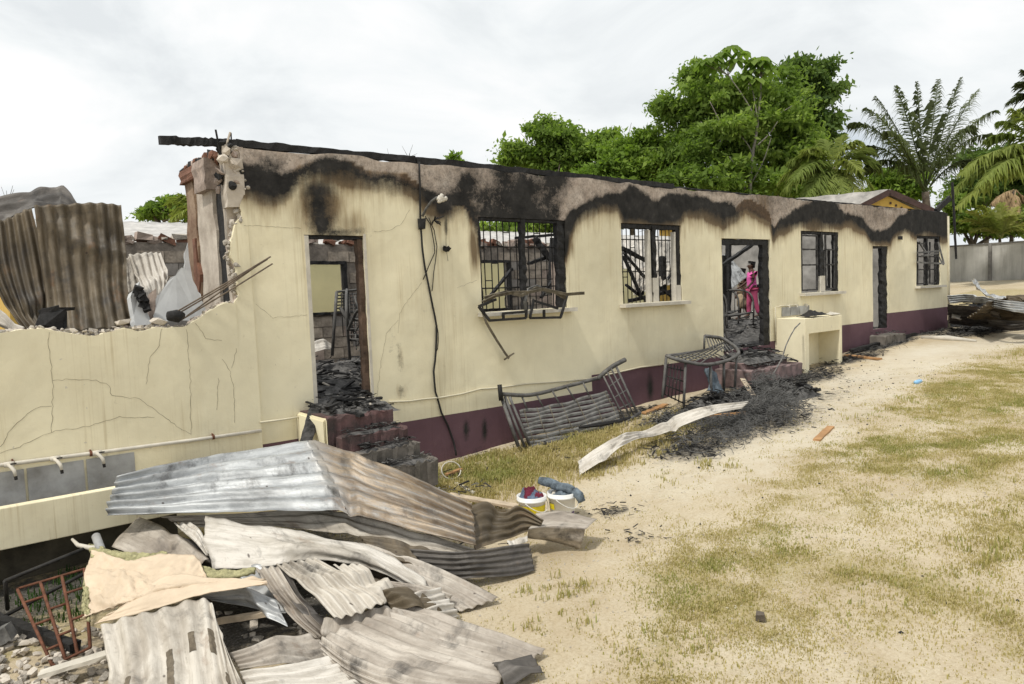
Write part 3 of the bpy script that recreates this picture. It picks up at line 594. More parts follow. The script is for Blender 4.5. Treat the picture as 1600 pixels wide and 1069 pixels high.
for k in range(30):
    sz = random.uniform(.04, .11); t = random.random()
    mb.rock((2.72+random.uniform(-.08, .12), D+random.uniform(-.02, .16), 3.45-t*.5), sz*1.7, random.choice((2, 4, 5)))
for k in range(14):
    p = np.array((2.74+random.uniform(-.08, .1), D+random.uniform(-.02, .2), 3.30)); mb.beam(p, p+np.array([random.uniform(-.09, .09), random.uniform(-.1, .1), random.uniform(.12, .30)]), .02, .02, rough=.5, mi=random.choice((2, 5)))
mb.build('brick_pier', ['concrete', 'pink_concrete', 'char', 'brick_red', 'pink_concrete', 'pier_render', 'pier_brown'], bld)
# charred wall plate along the top
def char_run(pts, w_, h_, n, mat='char', name='wall_plate', parent=bld, rough=.35):
    m = MB(); pts = [np.array(p, float) for p in pts]
    for a, b_ in zip(pts[:-1], pts[1:]): m.beam(a, b_, w_, h_, n=n, rough=rough)
    return m.build(name, [mat], parent)
p0 = F(250, 219, D+.1)
char_run([p0, (2.86, D+.1, 3.475), (5.2, D+.1, 3.485), (7.9, D+.1, 3.48), (10.6, D+.1, 3.46)], .11, .10, 26)
char_run([(10.5, D+.1, 3.45), (14, D+.1, 3.445), (18, D+.1, 3.45), (22.7, D+.1, 3.455)], .08, .035, 40, rough=.6)
char_run([F(1462, 330, D+.25), F(1484, 309, D+.1)], .10, .16, 6, name='rafter_stub')
# floor slab, cross walls
simple('floor_ash', (.075, .07, .066), .95, scale=3.5, var=.6, bump=.9)
mb = MB(); mb.box((13, D+3.63, FLOOR-.62), (20.0, 6.9, 1.2)); mb.build('floor_slab', ['floor_ash'], bld)
def cross_wall(X, y0, y1, z1, mat='concrete', th=.15):
    m = MB(); n = int((y1-y0)/.1); nzz = 12
    ys = np.linspace(y0, y1, n+1); top = z1+(vn(ys*4, ys*0, int(X*10))-.5)*.1
    Pq = np.zeros((n+1, nzz+1, 3)); Pq[..., 0] = X; Pq[..., 1] = ys[:, None]; Pq[..., 2] = FLOOR-.05+(top[:, None]-FLOOR+.05)*np.linspace(0, 1, nzz+1)[None]
    Pq[..., 0] += (fbm(Pq[..., 1]*2, Pq[..., 2]*2, 3)-.5)*.03
    thick_grid(m, Pq, np.ones((n, nzz), bool), (th, 0, 0), None, .004)
    o = m.build('cross_wall', [mat], bld); V = np.array(m.v)
    if mat == 'cream_render':
        fattr(o, 'soot', np.clip(fbm(V[:, 1]*.8, V[:, 2]*.8, 5)*.9+sst(2.0, 3.2, V[:, 2])*.25-.18, 0, 1)); fattr(o, 'peel', sst(.3, .55, fbm(V[:, 1]*.5, V[:, 2]*.5, 9))); fattr(o, 'scorch', 0*V[:, 0]); fattr(o, 'speck', .8+0*V[:, 0])
simple('sooted_wall', (.42, .40, .37), .95, scale=1.6, var=.38, bump=.3)
cross_wall(19.55, D+.17, D+3.0, 3.3, 'sooted_wall'); cross_wall(22.6, D+.17, D+4.4, 3.3, 'sooted_wall')
cross_wall(23.55, D+5.0, D+11, 3.3, 'sooted_wall')
cross_wall(8.5, D+.17, D+1.1, 2.2, 'pink_concrete')
# window and door timbers
def post(a, b_, w_, d_, parent, name='frame', mat='char', n=16, rough=.45):
    m = MB(); m.beam(a, b_, w_, d_, up=(0, 1, 0), n=n, rough=rough); return m.build(name, [mat], parent)
def wnd(x0, x1, z0, z1, mull, style):
    y = D+.07
    fr = MB()
    L_, R_, T_ = style.get('l', .05), style.get('r', .07), style.get('t', .06)
    fr.beam((x0+L_/2, y, z0), (x0+L_/2, y, z1), L_, .11, up=(0, 1, 0), n=18, rough=.45)
    fr.beam((x1-R_/2, y, z0), (x1-R_/2, y, z1), R_, .12, up=(0, 1, 0), n=18, rough=.4)
    fr.beam((x0, y, z1-T_/2), (x1, y, z1-T_/2), .11, T_, n=24, rough=.4)
    for mx_, mw in mull: fr.beam((mx_, y-.01, z0), (mx_, y-.01, z1), mw, .11, up=(0, 1, 0), n=18, rough=.5)
    f = fr.build('window', ['char'], bld)
    if style.get('pale'):
        pm = MB()
        for a in style['pale']: pm.beam((a[0], y-.015, a[1]), (a[0], y-.015, a[2]), a[3], .10, up=(0, 1, 0), n=4, rough=.08)
        pm.build('paint_remnant', ['white_trim'], f)
    s = MB(); s.box(((x0+x1)/2, D-.035, z0-.035), (x1-x0+.16, .20, .055), jit=.004); s.build('sill', ['white_trim'], f)
    if style.get('bars'):
        nb, yb_ = style['bars'], D+.13; k = 0
        bx = np.linspace(x0+.06, x1-.07, nb)
        for b0 in bx:
            m = MB(); m.tube([(b0, yb_, z0), (b0+random.uniform(-.012, .012), yb_, (z0+z1)/2), (b0, yb_, z1)], .009, 5); m.build('bar', ['dark_steel'], f)
        m = MB()
        for r in style.get('rails', ()): m.tube([(x0, yb_+.012, r), (x1, yb_+.012, r)], .010, 5)
        zz = [z0+.2, z0+.45, z0+.7, z0+.95, z0+1.15]
        for i in range(nb-1):
            for j, zq in enumerate(zz):
                if (i*3+j*2) % 5 == 0: m.tube([(bx[i], yb_, zq), (bx[i+1], yb_, zq)], .008, 5)
        m.build('bar_rail', ['dark_steel'], f)
    return f
w1 = wnd(*OPEN[1], [(6.98, .10)], dict(l=.05, r=.17, t=.05, bars=14, rails=(1.75, 2.35)))
w2 = wnd(*OPEN[2], [(9.96, .13)], dict(l=.02, r=.13, t=.09, bars=15, rails=(1.95, 2.5), pale=[(9.82, SILL, HEAD-.1, .05), (10.60, SILL, SILL+.28, .12), (9.97, SILL, SILL+.42, .145), (10.52, SILL, HEAD-.12, .03)]))
w3 = wnd(*OPEN[4], [(15.72, .17)], dict(l=.06, r=.13, t=.07, pale=[(15.74, SILL, SILL+.36, .20)]))
w4 = wnd(*OPEN[6], [(21.42, .12)], dict(l=.07, r=.13, t=.07))
# casement remnants in the two far windows
def sash(f, x0, x1, z0, z1, rails, y=D+.03, w_=.05, mat='char_ash'):
    m = MB()
    m.beam((x0, y, z0), (x0, y, z1), w_, .04, up=(0, 1, 0), n=8, rough=.4); m.beam((x1, y, z0), (x1, y, z1), w_, .04, up=(0, 1, 0), n=8, rough=.4)
    for r in rails: m.beam((x0, y, r), (x1, y, r), .04, w_*.8, n=6, rough=.4)
    m.build('sash', [mat], f)
sash(w3, 14.86, 15.52, 1.45, 2.68, (1.47, 2.02, 2.36, 2.66)); sash(w3, 15.9, 16.3, 1.45, 2.68, (1.47, 2.02, 2.36)); sash(w3, 15.95, 16.22, 1.45, 2.35, (1.5,), D+.12, .09, 'char')
sash(w4, 20.8, 21.25, 1.45, 2.6, (1.47, 1.85, 2.2, 2.55)); sash(w4, 21.6, 22.0, 1.45, 2.6, (1.47, 1.85, 2.2))
def doorf(x0, x1, z0, z1, l, r, t, mats=('char', 'char')):
    y = D+.075; m = MB()
    if l: m.beam((x0+l/2, y, z0), (x0+l/2, y, z1), l, .11, up=(0, 1, 0), n=24, rough=.35)
    m.beam((x1-r/2, y, z0), (x1-r/2, y, z1), r, .12, up=(0, 1, 0), n=24, rough=.35, mi=1)
    m.beam((x0, y, z1-t/2), (x1, y, z1-t/2), .11, t, n=14, rough=.35)
    return m.build('door_frame', list(mats), bld)
simple('scorched_wood', (.13, .085, .06), .85, scale=5, var=.5, bump=.4)
simple('scorched_paint', (.30, .22, .19), .85, scale=3, var=.5, bump=.2)
d1 = doorf(*OPEN[0], 0, .075, .05, ('char', 'scorched_wood'))
m = MB(); m.box((3.585, D+.06, 1.4), (.05, .14, 2.1)); m.box((4.352, D-.006, 1.43), (.03, .02, 2.1)); m.build('door_lining', ['white_trim'], d1)
doorf(*OPEN[3], .05, .26, .13); doorf(*OPEN[5], .04, .30, .06)
# conduits and trim along the foot of the wall
simple('conduit_paint', (.62, .57, .43), .7, scale=3, var=.15, bump=.05)
def run(pts, r, name='conduit', parent=bld, mat='conduit_paint'):
    m = MB(); m.tube(pts, r, 8); return m.build(name, [mat], parent, smooth=True)
run([F(x, y, D-.025) for x, y in ((608,628),(640,627),(660,624),(690,621),(720,616),(750,608),(780,606),(820,600),(880,596),(920,592),(960,583),(1000,574),(1040,569))], .012)
run([F(x, y, D-.06) for x, y in ((407,660),(440,656),(484,649))], .012)
run([F(x, y, D-.02) for x, y in ((1481.5,338),(1482.5,420),(1483,512))], .03, 'downpipe')
# pale stained strip of the plinth left of the steps
# ================================================================== steps, troughs, things on the front wall
def block_mesh(m, x0, x1, y0, y1, z0, z1, mi=0, n=16, j=.03):
    """a worn box with slightly uneven edges"""
    xs_ = np.linspace(x0, x1, n); j = j*.7; ring = [(y0, z0), (y0, z1-.015), (y0+.015, z1), (y1, z1), (y1, z0)]
    V = []; Fs = []
    for x_ in xs_:
        for (a, c) in ring: V.append((x_+random.uniform(-j, j)*.4*(x_ in (x0, x1)), a+random.uniform(-j, j)*(a < y1), c+random.uniform(-j, j)*(c > z0)))
    k = len(ring)
    for i in range(n-1):
        for q in range(k): Fs.append((i*k+q, (i+1)*k+q, (i+1)*k+(q+1) % k, i*k+(q+1) % k))
    Fs += [tuple(range(k)), tuple((n-1)*k+q for q in range(k))[::-1]]
    m.add(V, Fs, mi)
simple('step_maroon', (.14, .078, .076), .9, scale=6, var=.45, bump=.6, c2=(.042, .037, .034))
simple('step_ash', (.13, .12, .11), .95, scale=6, var=.6, bump=.8, c2=(.035, .033, .031))
simple('step_concrete', (.19, .17, .15), .95, scale=5, var=.5, bump=.5, c2=(.07, .065, .055))
simple('step_pink', (.27, .19, .185), .9, scale=5, var=.4, bump=.4, c2=(.11, .09, .085))
st = thing('front_steps', 'maroon concrete steps strewn with ash, below the tall narrow doorway by the broken wall', 'steps', (3.9, 7.6, -.62))
LV = [(.36, 3.38, 4.19, 7.50, 'step_maroon'), (.155, 3.46, 4.28, 7.33, 'step_maroon'), (-.02, 3.58, 4.36, 7.16, 'step_concrete'), (-.205, 3.70, 4.47, 6.99, 'step_concrete')]
for i, (z, x0, x1, y, mt) in enumerate(LV):
    m = MB(); block_mesh(m, x0, x1, y, D-.005-.002*i, -.7-.01*i if i == 0 else LV[i][0]-.30, z); m.build('step', [mt], st)
m = MB(); block_mesh(m, 3.34, 3.385, 7.52, D-.02, -.7, .34); m.build('cheek', ['cream_paint'], st)
st2 = thing('front_steps', 'low pinkish concrete steps under the wide doorway, half buried in ash', 'steps', (12.5, 7.8, -.3))
for z, x0, x1, y, mt in ((.19, 11.75, 13.27, 7.76, 'step_pink'), (.065, 11.6, 13.36, 7.47, 'step_pink')):
    m = MB(); block_mesh(m, x0, x1, y, D-.005 if z > .1 else D-.01, -.35 if z > .1 else -.32, z); m.build('step', [mt], st2)
# little threshold step at the far narrow door
st3 = thing('doorstep', 'small grey doorstep strewn with rubble under the far narrow door', 'steps', (18.5, 8, 0))
m = MB(); block_mesh(m, 17.95, 19.1, 7.9, D-.006, -.1, .26); m.build('step', ['step_concrete'], st3)
# washing trough along the left wall
tr = thing('wash_trough', 'long cream washing trough with grey tiles and taps, along the broken wall on the left', 'trough', (.2, 7.95, -.75))
m = MB(); m.box((-.6, 7.74, -.215), (5.0, .10, .37)); m.build('trough_front', ['cream_paint'], tr, bevel=.008)
m = MB(); m.box((-.6, 7.99, -.33), (5.0, .39, .10)); m.build('basin_floor', ['sooted_wall'], tr)
m = MB(); m.box((1.85, 7.99, -.15), (.10, .40, .25)); m.build('basin_end', ['cream_paint'], tr)
simple('foot_dark', (.12, .105, .075), .95, scale=3, var=.5, bump=.4)
m = MB(); m.box((-.6, 8.16, -.80), (5.0, .12, .82)); m.build('trough_base', ['foot_dark'], tr)
for a, c in ((-1.1, -.03), (-.02, .62), (.63, 1.115), (1.125, 1.57)):
    m = MB(); m.box(((a+c)/2, D-.052, -.06), (c-a-.012, .018, .50)); m.build('tile', ['grey_tile'], tr, bevel=.003)
pp = [F(x, y, D-.075) for x, y in ((0,727),(140,709),(300,688),(408,673))]; p_ = pp[0]+(pp[0]-pp[1])*4
m = MB(); m.tube([p_]+pp, .020, 10); wp_ = m.build('water_pipe', ['white_trim'], tr, smooth=True)
m = MB()
for x, y in ((142, 709), (333, 683), (20, 724)): q = F(x, y, D-.075); m.tube([q-np.array([.012, 0, 0]), q+np.array([.012, 0, 0])], .027, 10); m.tube([q+np.array([0, 0, .03]), q+np.array([0, .04, .03])], .008, 6)
m.build('clip', ['rust_steel'], wp_)
for x, y in ((12, 726), (84, 717), (150, 708)):
    q = F(x, y, D-.09); m = MB(); m.tube([q, q+np.array([.02, -.06, -.015]), q+np.array([.04, -.10, -.05]), q+np.array([.045, -.105, -.10])], [.020, .018, .017, .013], 8); m.tube([q+np.array([-.03, 0, 0]), q+np.array([.05, 0, 0])], .026, 8)
    t_ = m.build('tap', ['white_trim'], tr, smooth=True)
    m = MB(); e_ = q+np.array([.045, -.105, -.10]); m.tube([e_, e_+np.array([.003, 0, -.035])], .014, 8); m.beam(q+np.array([.02, -.06, .01]), q+np.array([.06, -.09, .015]), .012, .012); m.build('nozzle', ['dark_steel'], t_)
# pale washed strip of plinth
# concrete trough block by the wide doorway
tb = thing('wash_block', 'boxy cream concrete wash block with an open recess, against the wall by the wide doorway', 'trough', (14.45, 7.9, -.05))
m = MB(); X0, X1, Y0, zt = 13.72, 15.24, 7.60, .915
m.box(((X0+13.87)/2, (Y0+D-.003)/2, .34), (13.87-X0, D-.003-Y0, zt-.003+.24)); m.box(((15.15+X1)/2, (Y0+D-.004)/2, .34), (X1-15.15, D-.004-Y0, zt-.003+.24)); m.box(((13.87+15.15)/2, (Y0+.003+D-.005)/2, (.60+zt)/2), (15.15-13.87-.002, D-.005-Y0-.006, zt-.60-.004))
m.build('body', ['cream_paint'], tb, bevel=.006)
m = MB(); m.box((14.51, D-.10, .20), (1.276, .18, .79)); m.build('recess_back', ['cream_paint'], tb)
for a, c in ((13.98, 14.30), (14.31, 14.66), (14.67, 15.08)):
    m = MB(); m.box(((a+c)/2, D-.014, 1.0+.04), (c-a-.01, .02, .19), jit=.004); m.build('tile', ['grey_tile'], tb)
m = MB(); m.tube([(13.70, D-.03, .42), (13.70, D-.03, 1.15), (13.95, D-.03, 1.17), (14.6, D-.03, 1.16)], .014, 8); wp2 = m.build('water_pipe', ['conduit_paint'], tb, smooth=True)
for x_ in (14.15, 14.45, 14.85):
    m = MB(); m.tube([(x_, D-.03, 1.165), (x_, D-.09, 1.165), (x_, D-.10, 1.12)], .013, 6); m.build('tap', ['white_trim'], tb)
# burnt mattress cover and papers lying on it
def rag(name, label, cat, x0, x1, y0, y1, z0, hgt, mat, seed, nx=16, ny=10):
    m = MB(); q = np.zeros((nx, ny, 3)); xx = np.linspace(x0, x1, nx)[:, None]; yy = np.linspace(y0, y1, ny)[None]
    q[..., 0] = xx+(vn(xx*9, yy*9, seed)-.5)*.06; q[..., 1] = yy+(vn(xx*8, yy*8, seed+3)-.5)*.06; ed_ = np.minimum(np.minimum((xx-x0)/(x1-x0), (x1-xx)/(x1-x0))*3, np.minimum((yy-y0)/(y1-y0), (y1-yy)/(y1-y0))*3).clip(0, 1)
    q[..., 2] = z0+.008+hgt*fbm(xx*5, yy*7, seed)*(.25+.75*ed_)
    thick_grid(m, q, np.ones((nx-1, ny-1), bool), (0, 0, -.006), None, 0); o = m.build(name, [mat], smooth=True); tag(o, label, cat); return o
rag('burnt_cloth', 'crumpled charred cloth lying on top of the cream wash block', 'cloth', 14.0, 14.75, 7.62, 7.95, .92, .20, 'char', 4)
rag('burnt_paper', 'pale scorched rag at the far end of the wash block top', 'cloth', 14.85, 15.22, 7.62, 7.8, .92, .10, 'white_trim', 9)
m = MB(); m.tube([F(x, y, Y) for x, y, Y in ((1250,505,7.62),(1242,513,7.56),(1235,525,7.52),(1228,540,7.5),(1222,560,7.46),(1212,578,7.3),(1205,590,7.25))], .013, 6)
tag(m.build('hose', ['ash_grey'], smooth=True), 'grey hose hanging down from the cream wash block', 'hose')
# electric cables and the remains of a wall lamp
def cable(name, label, pts, r=.008, Y=D-.02, mat='cable_black', cat='cable', group=None):
    m = MB(); Pq = [F(p[0], p[1], (p[2] if len(p) > 2 else Y)) for p in pts]; Q = []
    for a, c in zip(Pq[:-1], Pq[1:]):
        for t in (0, .5): Q.append(a+(c-a)*t+np.array([random.uniform(-1, 1), random.uniform(-1, .2), 0])*.006)
    Q.append(Pq[-1]); m.tube(Q, r, 6); o = m.build(name, [mat], smooth=True); tag(o, label, cat, group); return o
cable('power_cable', 'long black cable hanging down the wall from the roof edge to the ground', [(655,253),(656,290),(656,340),(658,370),(661,400),(668,440),(676,480),(682,510),(681,550),(678,580),(680,612),(690,645),(700,665),(708,690),(713,712,D-.1)], .013)
cable('power_cable', 'thinner cable looping beside the long black one on the wall', [(670,340),(678,360),(682,385),(680,410),(676,440),(675,455)], .006)
cable('power_cable', 'slack cable crossing the long black one below the burnt lamp', [(664,338),(672,350),(677,375),(679,395),(670,415),(661,437)], .006)
cable('power_cable', 'short drooping cable close by the long black one near the sill', [(680,497),(685,520),(684,545),(681,552)], .006)
lp = thing('wall_lamp', 'melted remains of a wall lamp on a bent white arm, beside the hanging cable', 'lamp', F(662, 345, D-.05))
m = MB(); m.box(F(659, 350, D-.03), (.08, .06, .13), jit=.012); m.build('junction_box', ['char'], lp)
m = MB(); m.tube([F(660, 338, D-.04), F(666, 326, D-.10), F(674, 315, D-.17), F(682, 309, D-.24), F(690, 308, D-.29)], .018, 8); m.build('arm', ['ash_grey'], lp, smooth=True)
m = MB()
for k in range(9): m.tube([F(690+random.uniform(-7, 7), 308+random.uniform(-4, 4), D-.28), F(690+random.uniform(-6, 9), 313+random.uniform(-3, 6), D-.30)], [.028, .012], 7)
m.build('melted_shade', ['white_trim'], lp, smooth=True)
cl_ = thing('cable_end', 'charred fitting dangling on a thin wire below the wall lamp', 'cable', F(698, 388, D-.03))
m = MB(); m.tube([F(697, 330, D-.02), F(697, 388, D-.03), F(700, 408, D-.02)], .003, 5); m.build('wire', ['cable_black'], cl_)
m = MB()
for k in range(6): m.box(F(698+random.uniform(-3, 3), 388+random.uniform(-3, 3), D-.04), (.05, .04, .04), Matrix.Rotation(random.random()*3, 3, (random.random(), 1, random.random())), 0, .012)
m.build('fitting', ['char'], cl_)
lm = thing('cable_end', 'knot of charred wires sticking out under the lamp arm', 'cable', F(678, 344, D-.05)); m = MB()
for k in range(12): p = F(678, 344, D-.02); m.tube([p, p+np.array([random.uniform(-.1, .12), -random.uniform(.02, .12), random.uniform(-.08, .06)])], .007, 5)
m.build('wire', ['char'], lm)
m = MB(); m.box(F(1407, 372, D-.03), (.18, .05, .08), jit=.01); tag(m.build('wall_fitting', ['char']), 'small burnt fitting on the wall between the far door and last window', 'fitting')
simple('old_rod', (.20, .155, .115), .8, scale=8, var=.4, bump=.2)
# bare reinforcing rods at the broken wall
for i, (a, c) in enumerate((((268,492),(423,401)), ((275,492),(418,405)), ((283,500),(426,412)), ((292,494),(412,408)))):
    p = F(*a, D-.02+.04*i); q = F(*c, D-.30+.05*i); m = MB(); md = (p+q)/2+np.array([0, 0, random.uniform(-.02, .01)]); m.tube([p, md, q], .0095, 6)
    tag(m.build('rebar', ['old_rod'], smooth=True), ['topmost rusty rod poking out past the broken wall edge', 'second rusty rod from the top, poking from the broken wall', 'lowest rusty rod, ending nearest the doorway', 'shortest rusty rod of the bunch at the broken wall'][i], 'rod', 'rods sticking out of the broken wall')
m = MB(); m.tube([F(262, 494, D-.03), F(278, 494, D-.02), F(286, 492, D+.03)], [.05, .07, .03], 8); tag(m.build('burnt_pad', ['char'], smooth=True), 'flat black lump at the foot of the rusty rods', 'debris')
# mangled louvre frames hanging from the first window
def bars(name, label, cat, segs, mat, r=.02, group=None, sq=True, parts='bar', pmats=None):
    P0 = np.array([p for s in segs for p in s[:2]]); t = thing(name, label, cat, (P0[:, 0].mean(), P0[:, 1].mean(), P0[:, 2].min()), group)
    for i, s in enumerate(segs):
        m = MB(); rr = s[2] if len(s) > 2 else r
        if sq: m.beam(s[0], s[1], rr*2, rr*1.4, up=(0, 1, 0) if abs(s[1][1]-s[0][1]) < .9*np.linalg.norm(np.array(s[1])-s[0]) else (0, 0, 1), n=5, rough=.2)
        else: m.tube([s[0], (np.array(s[0])+s[1])/2, s[1]], rr, 7)
        m.build(parts, [s[3] if len(s) > 3 else mat], t)
    return t
Y1 = D-.22
def q_(x, y, Y=None): return F(x, y, Y if Y else Y1)
bars('fallen_louvre', 'bent louvre window frame hanging below the first window, left of the pair', 'window frame', [(q_(748,479), q_(765,501)), (q_(765,501), q_(822,497)), (q_(822,497), q_(823,472)), (q_(785,490), q_(822,487)), (q_(748,479), q_(775,468,D-.1)), (q_(786,490), q_(787,500))], 'dark_steel', .02)
bars('fallen_louvre', 'bent louvre window frame hanging below the first window, right of the pair', 'window frame', [(q_(828,497), q_(876,496)), (q_(828,497), q_(834,468,D-.1)), (q_(876,496), q_(886,462,D-.1)), (q_(834,470,D-.1), q_(872,482)), (q_(850,484), q_(850,495))], 'dark_steel', .02)
simple('louvre_alu', (.22, .19, .14), .6, metal=.2, scale=7, var=.5, bump=.2)
for i, (lab, pts) in enumerate((('twisted brown louvre strip drooping across the first window sill, upper one', [(755,472,D-.02),(775,462,D-.2),(800,457,D-.25),(825,457,D-.28),(850,452,D-.2),(885,460,D-.28),(913,458,D-.35)]),
        ('twisted louvre strip drooping across the first window sill, lower one', [(757,465,D-.02),(790,456,D-.2),(815,462,D-.3),(838,450,D-.2),(865,456,D-.25),(884,466,D-.2)]),
        ('curled pale louvre strip bunched at the middle of the first window sill', [(822,490,D-.2),(820,470,D-.28),(826,452,D-.2),(840,447,D-.15),(860,460,D-.2)]),
        ('bent aluminium strip hanging straight down from the first window', [(752,482,D-.12),(760,505,D-.15),(775,530,D-.12),(790,553,D-.10),(795,560,D-.08)]))):
    m = MB(); Pq = [F(*p) for p in pts]
    for a, c in zip(Pq[:-1], Pq[1:]): m.beam(a, c, .05 if i < 3 else .035, .018, up=(0, 1, .3), n=2, rough=.2)
    if i == 3: m.beam(F(788, 562, D-.08), F(803, 552, D-.08), .02, .02)
    tag(m.build('louvre_strip', ['louvre_alu' if i != 2 else 'ash_grey']), lab, 'metal strip', 'louvre strips at the first window')
for i in range(16):
    pass
# the far window: curled casement pieces
bars('fallen_louvre', 'curled burnt casement hanging outward from the last window', 'window frame', [(q_(1434,395,D-.1), q_(1470,392,D-.15)), (q_(1434,410,D-.1), q_(1470,412,D-.2)), (q_(1466,378,D-.1), q_(1475,413,D-.25)), (q_(1440,400,D-.2), q_(1466,396,D-.25)), (q_(1436,378,D-.02), q_(1447,395,D-.1)), (q_(1474,414,D-.25), q_(1466,400,D-.1)), (q_(1450,398,D-.15), q_(1452,415,D-.15))], 'ash_grey', .025)


# ================================================================== inside and behind the shell
YB = D+4.05
bwl = thing('block_wall', 'roofless inner wall of bare grey blocks, seen through the first doorway and window', 'wall', (7, YB, FLOOR))
ops = []
for (xa_, ya_, xb_, yb_) in ((480, 411, 541, 488), (752, 409, 797, 482)):
    p, q2 = F(xa_, ya_, YB), F(xb_, yb_, YB); ops.append((p[0], q2[0], q2[2], p[2]))
print('ops', ops)
BX = (1.6, 11.6); BZT = float(F(520, 380, YB)[2]); print('BZT', BZT)
# mortar core with the openings
kx = sorted({BX[0], BX[1], *[v for o in ops for v in o[:2]]}); kz = sorted({FLOOR-.05, BZT-.02, *[v for o in ops for v in o[2:]]})
P = np.zeros((len(kx), len(kz), 3)); P[..., 0] = np.array(kx)[:, None]; P[..., 1] = YB+.012; P[..., 2] = np.array(kz)[None]
mk = np.ones((len(kx)-1, len(kz)-1), bool)
for i in range(len(kx)-1):
    for j in range(len(kz)-1):
        cx_, cz_ = (kx[i]+kx[i+1])/2, (kz[j]+kz[j+1])/2
        if any(a < cx_ < c and e < cz_ < g for a, c, e, g in ops): mk[i, j] = False
m = MB(); thick_grid(m, P, mk, (0, .13, 0)); m.build('mortar', ['mortar'], bwl)
bm_ = []
for k in range(5):
    m = MB(); m.box((0, 0, 0), (.385, .15, .185), jit=.006); me = m.build('tmp', [('block_grey', 'pink_concrete', 'block_grey', 'concrete', 'block_grey')[k]], org=(0, 0, 0)); bm_.append(me.data); bpy.data.objects.remove(me)
NCO = int((BZT-FLOOR)/.195)
for c in range(NCO):
    z = FLOOR+.095+c*.195
    x = BX[0]+(.2 if c % 2 else 0)
    while x < BX[1]-.2:
        if not any(a-.17 < x < b_+.17 and e-.06 < z < g+.06 for a, b_, e, g in ops) and not (c == NCO-1 and random.random() < .25):
            o = bpy.data.objects.new('block', random.choice(bm_)); COL.objects.link(o); o.parent = bwl
            o.location = [float(v) for v in np.array([x, YB+.073+random.uniform(-.006, .006), z])-ORG[bwl.name]]
        x += .395
m = MB()
for k in range(170):
    x = random.uniform(*BX); s_ = random.uniform(.05, .16); m.box((x, YB+.07+random.uniform(-.05, .05), BZT+random.uniform(-.03, .08)), (s_*1.6, .13, s_*.7), Matrix.Rotation(random.uniform(-.4, .4), 3, 'Y'), random.choice((0, 0, 1, 1, 2)), s_*.2)
o = m.build('broken_top', ['brick_red', 'pink_concrete', 'broken_core'], bwl); o['kind'] = 'stuff'
for a, c, e, g in ops:
    m = MB(); m.beam((a, YB-.01, g), (c+.03, YB-.01, g), .1, .07, n=10, rough=.3); m.beam((c, YB-.01, e), (c, YB-.01, g), .09, .09, up=(0, 1, 0), n=10, rough=.3)
    m.beam((a, YB-.01, e), (c, YB-.01, e), .1, .05, n=10, rough=.4); m.build('frame', ['char'], bwl)
# farther room wall, yellow
rw = thing('rear_wall', 'plain yellow wall standing beyond the inner block wall', 'wall', (8, D+7.2, .3))
m = MB(); xs_ = np.linspace(1.5, 18.5, 70); q = np.zeros((70, 10, 3)); tt = 2.50+(vn(xs_*2, xs_*0, 6)-.5)*.10; q[..., 0] = xs_[:, None]; q[..., 1] = D+7.2; q[..., 2] = .2+(tt[:, None]-.2)*np.linspace(0, 1, 10)[None]
thick_grid(m, q, np.ones((69, 9), bool), (0, .15, 0)); simple('cream_yellow', (.80, .72, .40), .9, scale=1.5, var=.10, bump=.1); o = m.build('panel', ['cream_yellow'], rw); V = np.array(m.v)
fattr(o, 'soot', np.clip(fbm(V[:, 0]*.7, V[:, 2]*.9, 3)*.5-.12, 0, 1)); fattr(o, 'peel', 0*V[:, 0]); fattr(o, 'scorch', 0*V[:, 0]); fattr(o, 'speck', .8+0*V[:, 0])
m = MB(); m.beam((1.5, D+7.25, 2.56), (18.5, D+7.25, 2.56), .2, .10, n=60, rough=.35); m.build('ring_beam', ['pink_concrete'], rw)
# house behind with a pale metal roof
ho = thing('rear_house', 'house behind the ruin with a pale zinc roof and yellow walls', 'house', (10, 21, .4))
z0 = F(245, 380, 18.5)[2]; z1 = F(245, 346, 22)[2]; print('roof z', z0, z1)
m = MB(); q = np.zeros((300, 6, 3)); xs_ = np.linspace(1.0, 28.5, 300); q[..., 0] = xs_[:, None]; tq = np.linspace(0, 1, 6)[None]; q[..., 1] = 18.3+tq*3.9; q[..., 2] = z0-.05+(z1-z0+.05)*tq+.012*np.sin(xs_*2*math.pi/.30)[:, None]
thick_grid(m, q, np.ones((299, 5), bool), (0, 0, -.01)); rf = m.build('roof', ['zinc_roof'], ho, smooth=True)
m = MB(); q2 = q.copy(); q2[..., 1] = 26.1-(q[..., 1]-18.3); thick_grid(m, q2, np.ones((299, 5), bool), (0, 0, -.01)); m.build('roof', ['zinc_roof'], ho, smooth=True)
m = MB(); m.box((14.7, 22.2, (z0+.2)/2), (26.6, 6.8, z0-.2)); m.build('wall', ['house_yellow'], ho)
m = MB(); m.box((14.7, 18.33, z0-.10), (27.5, .05, .16)); m.build('fascia', ['fascia_brown'], ho)
for x_ in np.arange(2.6, 27.5, 2.4):
    m = MB(); m.box((x_, 18.79, z0-.95), (1.1, .06, 1.0)); wq = m.build('window', ['white_trim'], ho); m = MB(); m.box((x_, 18.76, z0-.95), (.96, .04, .86)); m.build('pane', ['dark_steel'], wq)
